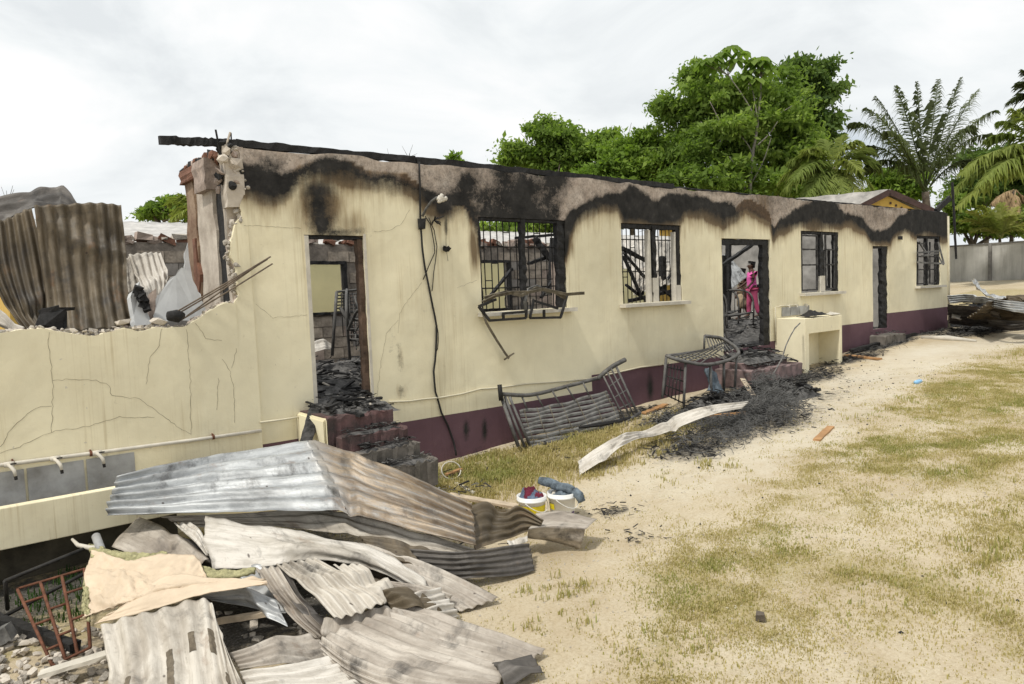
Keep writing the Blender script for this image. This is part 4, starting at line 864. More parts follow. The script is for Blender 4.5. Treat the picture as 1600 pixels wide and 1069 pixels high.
# yellow gabled house beyond the far end
A_ = AT(1390, 298, 33); R_ = AT(1460, 328, 33); Lw = AT(1322, 318, 33); hz = gz(A_[0])
gh_ = thing('gable_house', 'yellow house with brown gable boards and a shallow zinc roof beyond the far end', 'house', (A_[0], A_[1]+2, hz))
rt = np.array([CW[0, 0], CW[1, 0], 0]); rt /= np.linalg.norm(rt); dp = np.array([-rt[1], rt[0], 0]); bk_ = dp*.55+(-rt)*.85; bk_ /= np.linalg.norm(bk_)
hw = (R_-A_)@rt; dz = A_[2]-R_[2]; lw_ = hw
def gp_(u, v, z): return A_+rt*u+bk_*v+np.array([0, 0, z-A_[2]])
m = MB(); V = [gp_(-lw_+.3, .3, A_[2]-dz-.02), gp_(hw-.3, .3, A_[2]-dz-.02), gp_(0, .3, A_[2]-.10), gp_(-lw_+.3, .3, hz), gp_(hw-.3, .3, hz)]
V2 = [p+bk_*9 for p in V]; simple('old_zinc', (.40, .38, .35), .7, scale=2, var=.35, bump=.2); m.add(V+V2, [(3, 4, 1, 2, 0), (8, 5, 7, 6, 9), (3, 0, 5, 8), (1, 4, 9, 6)]); m.build('wall', ['house_yellow'], gh_)
for s in (-1, 1):
    e = hw if s > 0 else -lw_; m = MB(); n = 40; q = np.zeros((n, 4, 3))
    for i in range(n):
        for j in range(4): q[i, j] = gp_(e*1.06*j/3, 9.6*i/(n-1), A_[2]+.06-dz*1.06*j/3+.02*math.sin(i*1.3))
    thick_grid(m, q, np.ones((n-1, 3), bool), (0, 0, -.03)); m.build('roof', ['old_zinc'], gh_)
    m = MB(); m.beam(gp_(0, 0, A_[2]-.06), gp_(e*1.05, 0, A_[2]-.06-dz*1.05), .08, .26, n=3); m.build('barge_board', ['fascia_brown'], gh_)
m = MB()
for k in range(3): m.box(gp_(.35+.25*k, .27, A_[2]-.55-.12*k), (.10, .05, .10))
m.build('vent', ['fascia_brown'], gh_)
# grey yard wall
yw = thing('yard_wall', 'long grey concrete yard wall with streaked top, behind the scrap heap', 'wall', (45.8, 10, 1.3))
simple('wall_cap', (.26, .25, .235), .95, scale=1.5, var=.4, bump=.3)
b = NB('yard_panel'); geo = b.n('ShaderNodeNewGeometry').outputs['Position']
c_ = b.ramp(b.noise(geo, .8, 6, .6), (.3, (.42, .41, .385)), (.7, (.60, .59, .555)))
c_ = b.mix(b.ramp(b.noise(b.map(geo, (3, 3, .25)), 1.6, 5, .65), (.48, 0), (.7, .4)), c_, (.17, .165, .15)); b.bump(b.noise(geo, 14, 5), .3, .02); b.fin(c_, .95)
y_ = -30.0; k = 0
while y_ < 40:
    m = MB(); m.box((45.8, y_+2.2, 2.2), (.14, 4.28, 2.1)); m.build('panel', ['yard_panel'], yw)
    m = MB(); m.box((45.72, y_+4.42, 2.22), (.22, .16, 2.16)); m.build('post', ['wall_cap'], yw); y_ += 4.45
m = MB(); m.box((45.8, 5.2, 3.29), (.24, 70, .08)); m.build('coping', ['wall_cap'], yw)
# ================================================================== roofing iron
def cr(P, n, lin=False):
    """resample rows of control points P[k,...,3] to n along axis 0"""
    P = np.asarray(P, float); k = len(P); t = np.linspace(0, k-1, n); i = np.minimum(t.astype(int), k-2); f = (t-i).reshape(-1, *[1]*(P.ndim-1))
    if lin or k == 2: return P[i]*(1-f)+P[i+1]*f
    p0 = np.where((i > 0).reshape(f.shape), P[np.maximum(i-1, 0)], 2*P[i]-P[i+1]); p3 = np.where((i < k-2).reshape(f.shape), P[np.minimum(i+2, k-1)], 2*P[i+1]-P[i])
    a, c = P[i], P[i+1]
    return .5*(2*a+(c-p0)*f+(2*p0-5*a+4*c-p3)*f**2+(3*a-p0-3*c+p3)*f**3)
SHG = {}
def sheet(label, ctrl, waves, mat, axis=0, amp=.016, nu=36, lin=(False, False), dent=.02, jag=.02, seed=None, group='burnt roofing sheets heaped in the foreground', name='roofing_sheet', cat='roofing sheet', flip=False, flat=None, thick=.003, crease=3):
    """ctrl[rows][cols] of 3D points; waves run across axis 0 (rows) or 1 (cols)"""
    seed = seed if seed is not None else random.randint(0, 9999)
    C = np.array([[np.asarray(p, float) for p in r] for r in ctrl]); nw = max(8, int(waves*9)+1)
    na, nb = (nw, nu) if axis == 0 else (nu, nw)
    S = cr(C, na, lin[0]); S = np.swapaxes(cr(np.swapaxes(S, 0, 1), nb, lin[1]), 0, 1)
    du = np.gradient(S, axis=0); dv = np.gradient(S, axis=1); N_ = np.cross(du, dv); N_ /= np.linalg.norm(N_, axis=-1, keepdims=True)+1e-9
    if N_[..., 2].mean() < 0: N_ = -N_
    lu = np.concatenate([[0], np.cumsum(np.linalg.norm(np.diff(S, axis=0), axis=-1).mean(1))]); lv = np.concatenate([[0], np.cumsum(np.linalg.norm(np.diff(S, axis=1), axis=-1).mean(0))])
    U, Vv = np.meshgrid(lu, lv, indexing='ij')
    w_ = (np.arange(na)/(na-1)*waves)[:, None] if axis == 0 else (np.arange(nb)/(nb-1)*waves)[None]
    env = 1.0
    if flat: env = 1-flat*sst(.45, .75, fbm(U*1.7, Vv*1.7, seed+40))
    S = S+N_*(amp*env*np.sin(2*math.pi*w_+.5)+dent*(fbm(U*2.3, Vv*2.3, seed)-.5)+dent*.35*(fbm(U*8, Vv*8, seed+5)-.5))[..., None]
    rs_ = np.random.default_rng(seed+500); ext = max(lu[-1], lv[-1])
    for _ in range(crease):                                  # sharp folds and dents
        th = rs_.uniform(0, 3.14); u0_, v0_ = rs_.uniform(.15, .85)*lu[-1], rs_.uniform(.15, .85)*lv[-1]; dd_ = (U-u0_)*math.cos(th)+(Vv-v0_)*math.sin(th)+.02*(fbm(U*5, Vv*5, seed+61)-.5); wd = rs_.uniform(.05, .18)
        al = np.exp(-(((U-u0_)*-math.sin(th)+(Vv-v0_)*math.cos(th))/rs_.uniform(.25, .6))**2)
        S = S+N_*(rs_.choice((-1, 1))*rs_.uniform(.018, .048)*np.clip(1-np.abs(dd_)/wd, 0, 1)*al)[..., None]
    # ragged ends
    ta = np.linspace(0, 1, na)[:, None]; tb_ = np.linspace(0, 1, nb)[None]
    S = S+dv*nb*jag*((fbm(U*6, 0*U, seed+9)-.5)*(1-tb_)**6+(fbm(U*6, 0*U+3, seed+11)-.5)*tb_**6)[..., None]+du*na*jag*((fbm(Vv*6, 0*U, seed+19)-.5)*(1-ta)**6+(fbm(Vv*6, 0*U+3, seed+21)-.5)*ta**6)[..., None]
    gzz = gz(S[..., 0])-.01; S[..., 2] = np.maximum(S[..., 2], gzz)
    i, j = np.meshgrid(np.arange(na-1), np.arange(nb-1), indexing='ij'); a = (i*nb+j).ravel(); f = np.stack([a, a+nb, a+nb+1, a+1], 1)
    m = MB(); m.v = S.reshape(-1, 3); m.f = f.tolist(); m.mi = [0]*len(f); o = m.build(name, [mat], smooth=True, solid=thick)
    uvl = o.data.uv_layers.new(name='UVMap'); LV_ = np.stack([Vv.ravel(), U.ravel()], 1) if axis == 0 else np.stack([U.ravel(), Vv.ravel()], 1)
    uvl.data.foreach_set('uv', LV_[f.ravel()].astype(np.float32).ravel())
    tag(o, label, cat, group); SHG[label] = (S, N_); return o
h = H
# --- the heap in front of the first steps
sheet('long silvery sheet folded over the top of the heap, its right half scorched brown', [[h(183,744,.92), h(330,712,.93), h(482,690,.93), h(492,690,.94), h(620,733,.74), h(737,788,.56)], [h(166,806,.64), h(350,801,.60), h(530,799,.60), h(545,802,.60), h(640,829,.44), h(744,853,.32)]], 6, 'iron_ridge', 0, .024, 90, (True, True), .035, .012, 3)
sheet('dark rippled sheet at the right shoulder of the heap, beside the two buckets', [[h(733,792,.50), h(760,784,.52), h(788,800,.42), h(812,791,.44), h(849,813,.34)], [h(744,857,.28), h(765,850,.26), h(795,842,.24), h(820,832,.24), h(844,826,.24)]], 4, 'iron_brown', 0, .014, 40, (True, False), .03, .01, 7)
sheet('pale folded sheet poking out rightmost from the heap towards the sand', [[h(838,802,.30), h(880,800,.28), h(933,812,.22)], [h(826,826,.30), h(868,822,.28), h(915,826,.24)], [h(822,838,.12), h(862,846,.07), h(906,858,.02)]], 2, 'iron_tan', 0, .006, 30, (True, False), .02, .02, 11)
sheet('long thin cream sheet squeezed under the silvery folded one', [[h(250,806,.55), h(380,803,.52), h(515,799,.50), h(630,824,.42), h(742,858,.26)], [h(300,824,.42), h(420,822,.42), h(540,838,.38), h(625,858,.30), h(712,872,.20)]], 3, 'iron_cream', 0, .010, 70, (True, False), .05, .02, 15)
sheet('crumpled cream sheet folded in a long trough shape across the heap', [[h(322,808,.56), h(400,822,.50), h(476,832,.48), h(576,852,.42), h(664,902,.24)], [h(318,842,.50), h(420,852,.48), h(500,858,.46), h(580,876,.38), h(668,926,.18)], [h(330,890,.34), h(420,884,.36), h(490,874,.38), h(575,887,.32), h(662,930,.14)]], 2, 'iron_white', 0, .008, 70, (True, False), .05, .03, 19, flat=.6)
sheet('brown sheet with a grey torn tip, low on the right side of the heap', [[h(560,850,.40), h(600,858,.36), h(670,882,.26), h(735,912,.12), h(779,935,.06)], [h(575,880,.34), h(640,898,.26), h(670,926,.16), h(700,942,.08), h(718,956,.02)]], 4, 'iron_tan', 0, .013, 50, (True, False), .02, .025, 23)
sheet('dark sheet lying underneath the rippled one at the right of the heap', [[h(640,858,.36), h(720,862,.30), h(800,852,.22), h(826,850,.18)], [h(680,905,.14), h(730,904,.10), h(800,900,.05), h(836,892,.03)]], 5, 'iron_dark', 0, .010, 40, (True, False), .02, .025, 27)
sheet('small torn white scrap under the right shoulder of the heap', [[h(790,846,.24), h(822,840,.22)], [h(796,858,.19), h(824,848,.19)]], 2, 'iron_white', 1, .008, 14, (True, True), .02, .15, 29)
sheet('ribbed cream sheet slanting down the middle of the heap', [[h(432,884,.42), h(460,878,.44), h(492,872,.46)], [h(480,926,.34), h(520,916,.36), h(556,908,.38)], [h(524,968,.24), h(562,958,.26), h(602,944,.28)]], 5, 'iron_cream', 1, .015, 50, (False, True), .015, .025, 31)
sheet('rust-stained rippled lip curling under the ribbed cream sheet', [[h(506,966,.20), h(550,956,.24), h(600,946,.26), h(640,958,.2)], [h(500,988,.15), h(556,985,.16), h(610,980,.16), h(650,980,.14)], [h(510,1000,.08), h(560,1002,.07), h(608,1004,.05), h(640,996,.06)]], 6, 'iron_tan', 1, .013, 26, (False, True), .015, .025, 35)
sheet('cream strip of sheet lying right of the ribbed one', [[h(520,884,.40), h(562,882,.38)], [h(560,916,.32), h(596,902,.32)], [h(596,948,.22), h(622,924,.24)]], 3, 'iron_cream', 1, .012, 40, (False, True), .015, .025, 39)
sheet('smooth dark grey flap between the ribbed cream sheets', [[h(434,884,.40), h(452,900,.38)], [h(446,924,.32), h(480,942,.28)], [h(496,994,.12), h(530,975,.14)]], 1, 'iron_dark', 1, .004, 30, (False, True), .015, .025, 43)
sheet('long narrow cream sheet running down to the left of the dark flap', [[h(398,888,.42), h(434,884,.42)], [h(425,928,.32), h(462,930,.33)], [h(455,965,.22), h(488,966,.22)], [h(494,1000,.10), h(516,990,.11)]], 3, 'iron_tan', 1, .012, 50, (False, True), .015, .025, 47)
sheet('small striped pale sheet at the right edge of the heap bottom', [[h(622,938,.24), h(655,927,.24), h(688,918,.22)], [h(650,980,.10), h(690,972,.08), h(718,962,.05)]], 5, 'iron_white', 0, .012, 30, (True, True), .02, .02, 51)
sheet('wide tan sheet spread flat at the front right of the heap', [[h(628,944,.22), h(700,964,.16), h(780,990,.10), h(852,1016,.05)], [h(575,968,.20), h(660,1000,.14), h(750,1025,.08), h(806,1046,.04)], [h(505,996,.20), h(560,1030,.16), h(650,1060,.10), h(770,1078,.03)], [h(510,1030,.12), h(560,1070,.08), h(620,1095,.05), h(740,1110,.01)]], 12, 'iron_tan', 0, .014, 70, (False, False), .02, .025, 55)
sheet('cream sheet hanging down at the bottom left of the heap, with dark patches', [[h(155,976,.40), h(240,956,.44), h(322,936,.46), h(338,978,.36)], [h(165,1020,.30), h(250,1010,.32), h(330,990,.34), h(356,1020,.27)], [h(172,1068,.20), h(255,1066,.20), h(340,1058,.20), h(378,1068,.16)], [h(178,1120,.06), h(260,1122,.06), h(350,1115,.06), h(400,1110,.05)]], 8, 'iron_cream', 1, .014, 50, (False, False), .04, .015, 59)
sheet('tan sheet lying between the hanging cream sheet and the wide front one', [[h(358,1022,.22), h(420,1002,.22), h(482,988,.20)], [h(375,1046,.16), h(450,1036,.16), h(545,1018,.12)]], 4, 'iron_tan', 0, .010, 40, (True, False), .015, .025, 63)
sheet('whitish ribbed sheet cut off by the bottom edge of the view', [[h(376,1050,.16), h(450,1040,.16), h(536,1022,.13)], [h(390,1085,.08), h(490,1076,.08), h(612,1066,.06)], [h(400,1120,.02), h(510,1112,.02), h(640,1098,.02)]], 7, 'iron_white', 0, .012, 50, (True, False), .015, .025, 67)
sheet('grey-brown curved sheet under the left end of the silvery one', [[h(218,808,.50), h(270,832,.44), h(328,876,.36)], [h(196,828,.46), h(248,852,.40), h(310,884,.34)], [h(174,854,.40), h(220,870,.38), h(292,896,.33)]], 1.5, 'iron_tan', 0, .010, 36, (False, False), .015, .025, 71)
sheet('small pale corrugated offcut standing between the cream sheets', [[h(272,818,.50), h(298,846,.44), h(326,872,.38)], [h(300,818,.50), h(316,836,.46), h(332,866,.40)]], 2.5, 'iron_white', 0, .010, 20, (True, False), .02, .02, 75)
sheet('bluish grey sheet seen edge on below the beige membrane', [[h(306,930,.38), h(375,918,.40), h(430,938,.32)], [h(330,938,.34), h(400,952,.27), h(450,980,.2)]], 2, 'iron_grey', 0, .010, 36, (True, False), .015, .025, 79)
sheet('dark scorched sheet lowest at the front right of the heap', [[h(770,1046,.03), h(830,1030,.035)], [h(790,1078,.015), h(850,1056,.02)]], 3, 'iron_dark', 0, .010, 20, (True, True), .02, .03, 83)
sheet('brown sheet buried in the middle of the heap below the long cream one', [[h(420,830,.38), h(540,850,.34), h(600,870,.28)], [h(440,875,.28), h(560,905,.22), h(640,935,.12)]], 5, 'iron_brown', 0, .012, 40, (True, False), .015, .025, 87)
sheet('dark sheet buried under the left of the heap', [[h(230,830,.40), h(320,850,.34), h(420,890,.28)], [h(260,900,.24), h(340,930,.22), h(440,960,.14)]], 5, 'iron_dark', 0, .012, 30, (True, False), .015, .025, 88)
# strips of dark underlay still stuck to the hanging cream sheet
lab_ = 'cream sheet hanging down at the bottom left of the heap, with dark patches'; S_, N__ = SHG[lab_]; host = [o for o in bpy.data.objects if o.get('label') == lab_][0]; na_, nb_ = S_.shape[:2]
simple('underlay', (.20, .165, .12), .9, scale=20, var=.4, bump=.4)
for (u0, u1, v0, v1) in ((.38, .72, .36, .42), (.30, .46, .50, .56), (.30, .50, .64, .71), (.60, .75, .75, .81), (.62, .78, .12, .17)):
    a0, a1, b0, b1 = int(u0*na_), int(u1*na_), int(v0*nb_), max(int(v1*nb_), int(v0*nb_)+3); q = (S_+N__*.006)[a0:a1, b0:b1].copy()
    q[..., 0] += .006*(rng.random(q.shape[:2])-.5); m = MB(); thick_grid(m, q, np.ones((q.shape[0]-1, q.shape[1]-1), bool), (0, 0, -.003)); m.build('underlay_strip', ['underlay'], host)
sheet('crumpled brown sheet wedged between the silvery one and the cream trough-shaped one', [[h(560,838,.40), h(640,846,.34), h(705,868,.24)], [h(590,866,.34), h(650,880,.28), h(700,892,.18)]], 5, 'iron_brown', 0, .014, 40, (True, False), .08, .03, 141)
sheet('torn tan sheet jutting from the middle of the heap toward the sand', [[h(600,905,.26), h(650,918,.2), h(705,936,.10)], [h(610,930,.2), h(655,944,.15), h(690,955,.07)]], 4, 'iron_tan', 0, .014, 40, (True, False), .08, .04, 143)
sheet('crumpled grey sheet showing under the beige membrane and the cream trough-shaped sheet', [[h(330,880,.36), h(380,886,.34), h(440,884,.32)], [h(340,930,.26), h(400,945,.22), h(470,960,.14)]], 4, 'iron_grey', 0, .014, 40, (True, False), .10, .04, 145)
sheet('brown curled sheet poking up between the striped pale one and the wide tan one', [[h(600,930,.26), h(640,922,.27), h(672,935,.2)], [h(610,952,.2), h(650,956,.19), h(690,966,.1)]], 3, 'iron_brown', 0, .012, 30, (False, False), .10, .05, 147)
# beige membrane with yellow wool backing
def cloth(name, label, cat, ctrl, mat, nu=40, nv=40, amp=.02, seed=1, lin=(False, False), thick=.006, fr=3):
    C = np.array([[np.asarray(p, float) for p in r] for r in ctrl]); S = cr(C, nu, lin[0]); S = np.swapaxes(cr(np.swapaxes(S, 0, 1), nv, lin[1]), 0, 1)
    u1, v1_ = np.meshgrid(np.linspace(0, 1, nu), np.linspace(0, 1, nv), indexing='ij'); S[..., 2] += amp*(fbm(u1*fr, v1_*fr, seed)-.5)+amp*.4*(fbm(u1*fr*4, v1_*fr*4, seed)-.5)
    du = S[-1:]-S[:1]; S[..., :2] += .02*(fbm(u1*5, v1_*5, seed+3)-.5)[..., None]
    i, j = np.meshgrid(np.arange(nu-1), np.arange(nv-1), indexing='ij'); a = (i*nv+j).ravel(); m = MB(); m.v = S.reshape(-1, 3); m.f = np.stack([a, a+nv, a+nv+1, a+1], 1).tolist(); m.mi = [0]*len(m.f)
    o = m.build(name, [mat], smooth=True, solid=thick); 
    if label: tag(o, label, cat)
    return o
cloth('beige_membrane', 'sheet of peach-beige roofing membrane draped over the left of the heap', 'membrane', [[h(143,860,.50), h(200,876,.52), h(296,868,.54), h(322,902,.46)], [h(131,905,.44), h(200,900,.50), h(250,912,.51), h(330,908,.47)], [h(140,940,.38), h(190,940,.46), h(260,918,.53), h(400,900,.48)], [h(130,968,.36), h(200,945,.42), h(300,920,.48), h(416,908,.44)]], 'membrane', 60, 80, .09, 4, fr=6)
mem_ = [o for o in bpy.data.objects if o.name.startswith('beige_membrane')][0]; fl0 = cloth('folded_flap', None, None, [[h(186,950,.455), h(262,899,.55), h(330,905,.512), h(414,905,.478)], [h(165,962,.42), h(250,930,.505), h(330,915,.505), h(418,909,.468)], [h(146,976,.375), h(232,954,.44), h(322,928,.488), h(416,914,.455)]], 'membrane', 26, 60, .03, 14, fr=4); fl0.parent = mem_; fl0.location = fl0.location-mem_.location
cloth('wool_lining', 'torn strip of yellowish insulation wool under the top of the beige membrane', 'insulation', [[h(140,852,.49), h(200,866,.52), h(260,862,.53)], [h(142,872,.47), h(205,880,.50), h(262,872,.51)]], 'wool_yellow', 14, 40, .06, 5, thick=.02, fr=6)
cloth('wool_lining', 'torn yellowish wool sticking out at the right corner of the beige membrane', 'insulation', [[h(310,886,.46), h(350,892,.46), h(400,888,.45)], [h(318,906,.44), h(360,904,.45), h(398,896,.44)]], 'wool_yellow', 14, 40, .05, 6, thick=.02, fr=6)
cloth('wool_lining', 'frayed wool along the lower left edge of the beige membrane', 'insulation', [[h(128,950,.36), h(132,905,.42)], [h(140,974,.35), h(138,910,.42)]], 'wool_yellow', 14, 30, .05, 7, thick=.02, fr=6)
# pale strip curling out of the heap near the trough
m = MB(); m.tube([h(113,843,.5), h(122,852,.5), h(140,856,.5), h(160,856,.48)], [.012, .018, .02, .02], 6); tag(m.build('curled_strip', ['white_trim'], smooth=True), 'curled white strip sticking out from the heap towards the trough', 'strip')
m = MB(); m.tube([h(150,838,.55), h(158,860,.48)], .035, 10); tag(m.build('pipe_stub', ['iron_grey' if 0 else 'grey_tile'], smooth=True), 'short grey pipe stub upright at the back of the beige membrane', 'pipe')
# --- the bent white sheet on the grass
sheet('long white sheet bent like a wave, lying on the grass below the bed frame', [[h(903,722,.08), h(950,690,.24), h(985,676,.25), h(1010,672,.20), h(1060,648,.33), h(1110,634,.42), h(1172,627,.36)], [h(907,742,.01), h(950,714,.14), h(990,688,.17), h(1030,680,.15), h(1070,664,.24), h(1118,647,.34), h(1160,638,.32)]], 3, 'iron_white', 0, .012, 110, (True, False), .02, .02, 91, group='loose sheets in front of the building')
# --- sheets standing behind the broken wall
def w_(x, y, d): return F(x, y, D+d)
gl = 'burnt sheets standing behind the broken wall'
sheet('tall brown corrugated sheet standing upright behind the broken wall', [[w_(52,322,1.0), w_(100,319,1.05), w_(150,318,1.05), w_(189,320,1.0)], [w_(62,390,.9), w_(105,388,.92), w_(155,388,.92), w_(196,388,.9)], [w_(72,470,.75), w_(115,468,.7), w_(160,458,.7), w_(199,452,.7)], [w_(76,516,.5), w_(120,516,.45), w_(170,513,.45), w_(211,506,.5)]], 7, 'iron_brown', 1, .018, 60, (False, False), .06, .012, 101, gl)
sheet('dark brown sheet leaning diagonally left of the tall standing one', [[w_(-30,352,1.1), w_(10,342,1.15), w_(50,326,1.1)], [w_(-20,420,.9), w_(20,412,.95), w_(66,400,.95)], [w_(10,480,.7), w_(40,480,.7), w_(74,470,.8)], [w_(38,520,.5), w_(60,520,.5), w_(78,516,.6)]], 6, 'iron_brown', 1, .018, 60, (False, False), .02, .025, 105, gl)
sheet('crumpled dark sheet folded over the top of the standing ones', [[w_(-40,318,1.6), w_(30,302,1.6), w_(60,296,1.6), w_(98,291,1.6), w_(118,319,1.5)], [w_(-40,350,1.3), w_(10,345,1.25), w_(52,326,1.15), w_(90,320,1.2), w_(110,324,1.2)]], 3, 'iron_dark', 0, .02, 50, (True, True), .06, .03, 109, gl)
sheet('pale corrugated sheet propped behind the gap beside the pier', [[w_(201,398,1.6), w_(230,394,1.65), w_(251,395,1.7)], [w_(214,440,1.3), w_(240,436,1.35), w_(262,430,1.4)], [w_(234,474,1.0), w_(250,468,1.0), w_(258,450,1.2)]], 5, 'iron_white', 1, .014, 30, (False, True), .02, .02, 113, gl)
sheet('narrow grey sheet beside the pale propped one', [[w_(197,404,1.5), w_(204,400,1.5)], [w_(199,460,1.2), w_(222,446,1.3)]], 2, 'iron_cream', 1, .010, 20, (True, True), .02, .02, 117, gl)
sheet('striped pale sheet at the far left on top of the broken wall', [[w_(-30,468,.6), w_(0,484,.55), w_(39,512,.4)], [w_(-30,505,.35), w_(0,506,.35), w_(30,517,.3)]], 3, 'iron_cream', 0, .016, 30, (True, True), .02, .03, 121, gl)
def slab(label, pts, th, mat, name='plaster_slab', cat='broken plaster'):
    P0 = [np.asarray(p, float) for p in pts]; c = sum(P0)/len(P0); Q = []
    for a, b_ in zip(P0, P0[1:]+P0[:1]):
        n = max(2, int(np.linalg.norm(b_-a)/.06))
        for i in range(n): Q.append(a+(b_-a)*i/n+np.array([random.uniform(-1, 1), 0, random.uniform(-1, 1)])*.012*(i > 0))
    nrm = np.cross(P0[1]-P0[0], P0[2]-P0[0]); nrm /= np.linalg.norm(nrm); nrm *= np.sign(nrm[1])
    k = len(Q); m = MB(); m.add(Q+[q+nrm*th for q in Q], [tuple(range(k)), tuple(range(k, 2*k))[::-1]]+[(i, k+i, k+(i+1) % k, (i+1) % k) for i in range(k)]); o = m.build(name, [mat]); tag(o, label, cat); return o
simple('pale_plaster', (.56, .57, .57), .9, scale=3, var=.15, bump=.15)
slab('large pale grey slab of broken plaster leaning in the gap by the pier', [w_(243,468,.55), w_(262,440,.7), w_(284,418,.8), w_(296,424,.8), (2.60, D+.6, 1.5), w_(262,502,.45), w_(240,503,.45)], .08, 'pale_plaster')
slab('narrow pale slab of plaster left of the gap, resting on the broken wall', [w_(204,464,.45), w_(218,440,.6), w_(236,508,.4), w_(212,511,.35)], .06, 'pale_plaster')
slab('tall sliver of white plaster still clinging beside the brick pier', [w_(288,400,1.6), w_(299,362,1.7), w_(306,470,1.4), w_(292,476,1.4)], .06, 'pale_plaster')
slab('brown broken chunk of blockwork between the two pale slabs', [w_(234,458,.6), w_(244,450,.62), w_(247,504,.5), w_(234,504,.5)], .10, 'pink_concrete')
m = MB()
for k in range(7): m.box(w_(216+k*2.2, 452+k*5, .42), (.09, .06, .07), Matrix.Rotation(random.random()*3, 3, (1, random.random(), 0)), 0, .02)
tag(m.build('burnt_rags', ['char'], smooth=False), 'black charred clump on the narrow plaster slab', 'debris')
m = MB(); m.box(w_(82, 500, .22), (.20, .08, .16), Matrix.Rotation(.15, 3, 'Y'), 0, .04); m.box(w_(80, 488, .24), (.16, .06, .08), Matrix.Rotation(-.2, 3, 'Y'), 0, .03); m.box(w_(95, 484, .3), (.22, .05, .05), Matrix.Rotation(-.1, 3, 'Y'), 0, .02); tag(m.build('charred_box', ['char']), 'small charred box at the foot of the tall standing sheet', 'debris')
# stones along the top of the broken wall
sm_ = []
for k in range(6):
    bmx = bmesh.new(); bmesh.ops.create_icosphere(bmx, subdivisions=1, radius=.5)
    for v in bmx.verts: v.co = Vector([max(-.36, min(.36, q_c*1.15)) for q_c in v.co])*random.uniform(.75, 1.2)
    me = bpy.data.meshes.new('stone'); bmx.to_mesh(me); bmx.free(); me.materials.append(MATS[('rubble_stone', 'rubble_stone', 'broken_core')[k % 3]]); sm_.append(me)
def stone(p, s, label, group, name='rubble_stone', cat='stone'):
    o = bpy.data.objects.new(name, random.choice(sm_)); COL.objects.link(o); o.location = [float(v) for v in p]; o.scale = (s*random.uniform(.9, 1.6), s*random.uniform(.8, 1.2), s*random.uniform(.55, .95)); o.rotation_euler = (random.uniform(-.5, .5), random.uniform(-.5, .5), random.random()*6)
    tag(o, label, cat, group)
for k in range(46):
    x_ = random.choice([random.uniform(100, 250), random.uniform(180, 240), random.uniform(0, 60)]); s = random.uniform(.03, .08)*(1.5 if random.random() < .12 else 1)
    p = F(x_, 512, D+random.uniform(.0, .13)); p[2] = np.interp(p[0], topx, topz)+s*.18; stone(p, s, 'crumb of broken masonry lying along the top of the broken wall', 'crumbs along the broken wall top', 'masonry_crumb')
stone(F(192, 504, D+.05), .13, 'largest pale lump of masonry on the broken wall top', None, 'masonry_lump')
stone(F(246, 502, D+.05), .14, 'brown lump of masonry on the broken wall below the plaster slab', None, 'masonry_lump')
# rubble by the lower left corner and under the heap
for k in range(230):
    x_ = random.uniform(-30, 165); y_ = random.uniform(985, 1090)
    if x_ > 100 and random.random() < .3: x_ = random.uniform(330, 480); y_ = random.uniform(960, 1010)
    p = H(x_, y_, 0); s = random.uniform(.025, .085); p[2] += s*.25+random.random()*.05*(x_ < 120); stone(p, s, 'broken grey stone of the rubble under the heap, right of the hanging cream sheet' if x_ > 300 else ('broken pale stone in the rubble at the lower left, below the white plank' if y_ > 1035 and x_ > 60 else ('broken pale stone in the rubble at the left edge, beside the square timber end' if x_ < 40 else 'broken pale stone in the rubble around the rusty grille')), 'rubble pieces by the foreground heap')
# ================================================================== bed frames, grille, planks, buckets, small debris
def tube_part(t, name, pts, r, mat='burnt_steel', seg=8):
    m = MB(); m.tube([np.asarray(p, float) for p in pts], r, seg); return m.build(name, [mat], t, smooth=True)
def spl(pts, n=24): return list(cr(np.array([np.asarray(p, float) for p in pts]), n))
f_ = F
# bed lying on its side against the plinth
bd = thing('steel_bed', 'burnt steel bed lying on its side against the purple plinth, left of the two', 'bed', (7.6, 7.9, -.5))
TL, TR = f_(784,616,8.02), f_(938,590,8.12); BL, BR = f_(828,699,7.70), f_(972,663,7.62)
tube_part(bd, 'top_rail', spl([f_(784,616,8.02), f_(830,617,8.03), f_(885,604,8.08), f_(938,590,8.12)]), .030)
tube_part(bd, 'head_tube', spl([f_(934,592,8.10), f_(946,581,8.03), f_(960,571,7.98), f_(977,562,7.93)]), .038)
tube_part(bd, 'bottom_rail', [BL, (BL+BR)/2, BR, f_(1000,645,7.6)], .030)
tube_part(bd, 'corner_post', [f_(780.5,601,7.98), f_(783,626,7.95)], .034, 'dark_steel')
for k, (a, c) in enumerate((((784,622),(810,698)), ((789,620),(820,699)), ((796,620),(829,699)))): tube_part(bd, 'headboard_tube', [f_(*a, 7.98), f_(*c, 7.68)], .020 if k else .026)
for k, (a, c) in enumerate((((962,571),(997,648)), ((955,576),(991,650)), ((949,582),(984,650)), ((943,588),(976,655)))): tube_part(bd, 'footboard_tube', [f_(*a, 7.97), f_(*c, 7.60)], .014 if k else .020)
for s in (.25, .5, .75): tube_part(bd, 'footboard_bar', [f_(943+33*s, 588+67*s, 7.97-.37*s), f_(962+35*s, 571+77*s, 7.97-.37*s)], .010)
for a, c in (((797,618),(803,640)), ((815,618),(823,638)), ((838,616),(848,635)), ((863,611),(873,629)), ((886,605),(898,625)), ((911,598),(920,617)), ((789,618),(794,650))): tube_part(bd, 'spindle', [f_(*a, 8.03), f_(*c, 7.95)], .014)
q = [[f_(811,641,7.97), f_(875,630,7.98), f_(947,610,8.0)], [f_(818,668,7.82), f_(885,655,7.84), f_(962,634,7.85)], [f_(828,697,7.71), f_(900,683,7.70), f_(970,660,7.66)]]
Cq = np.array(q)
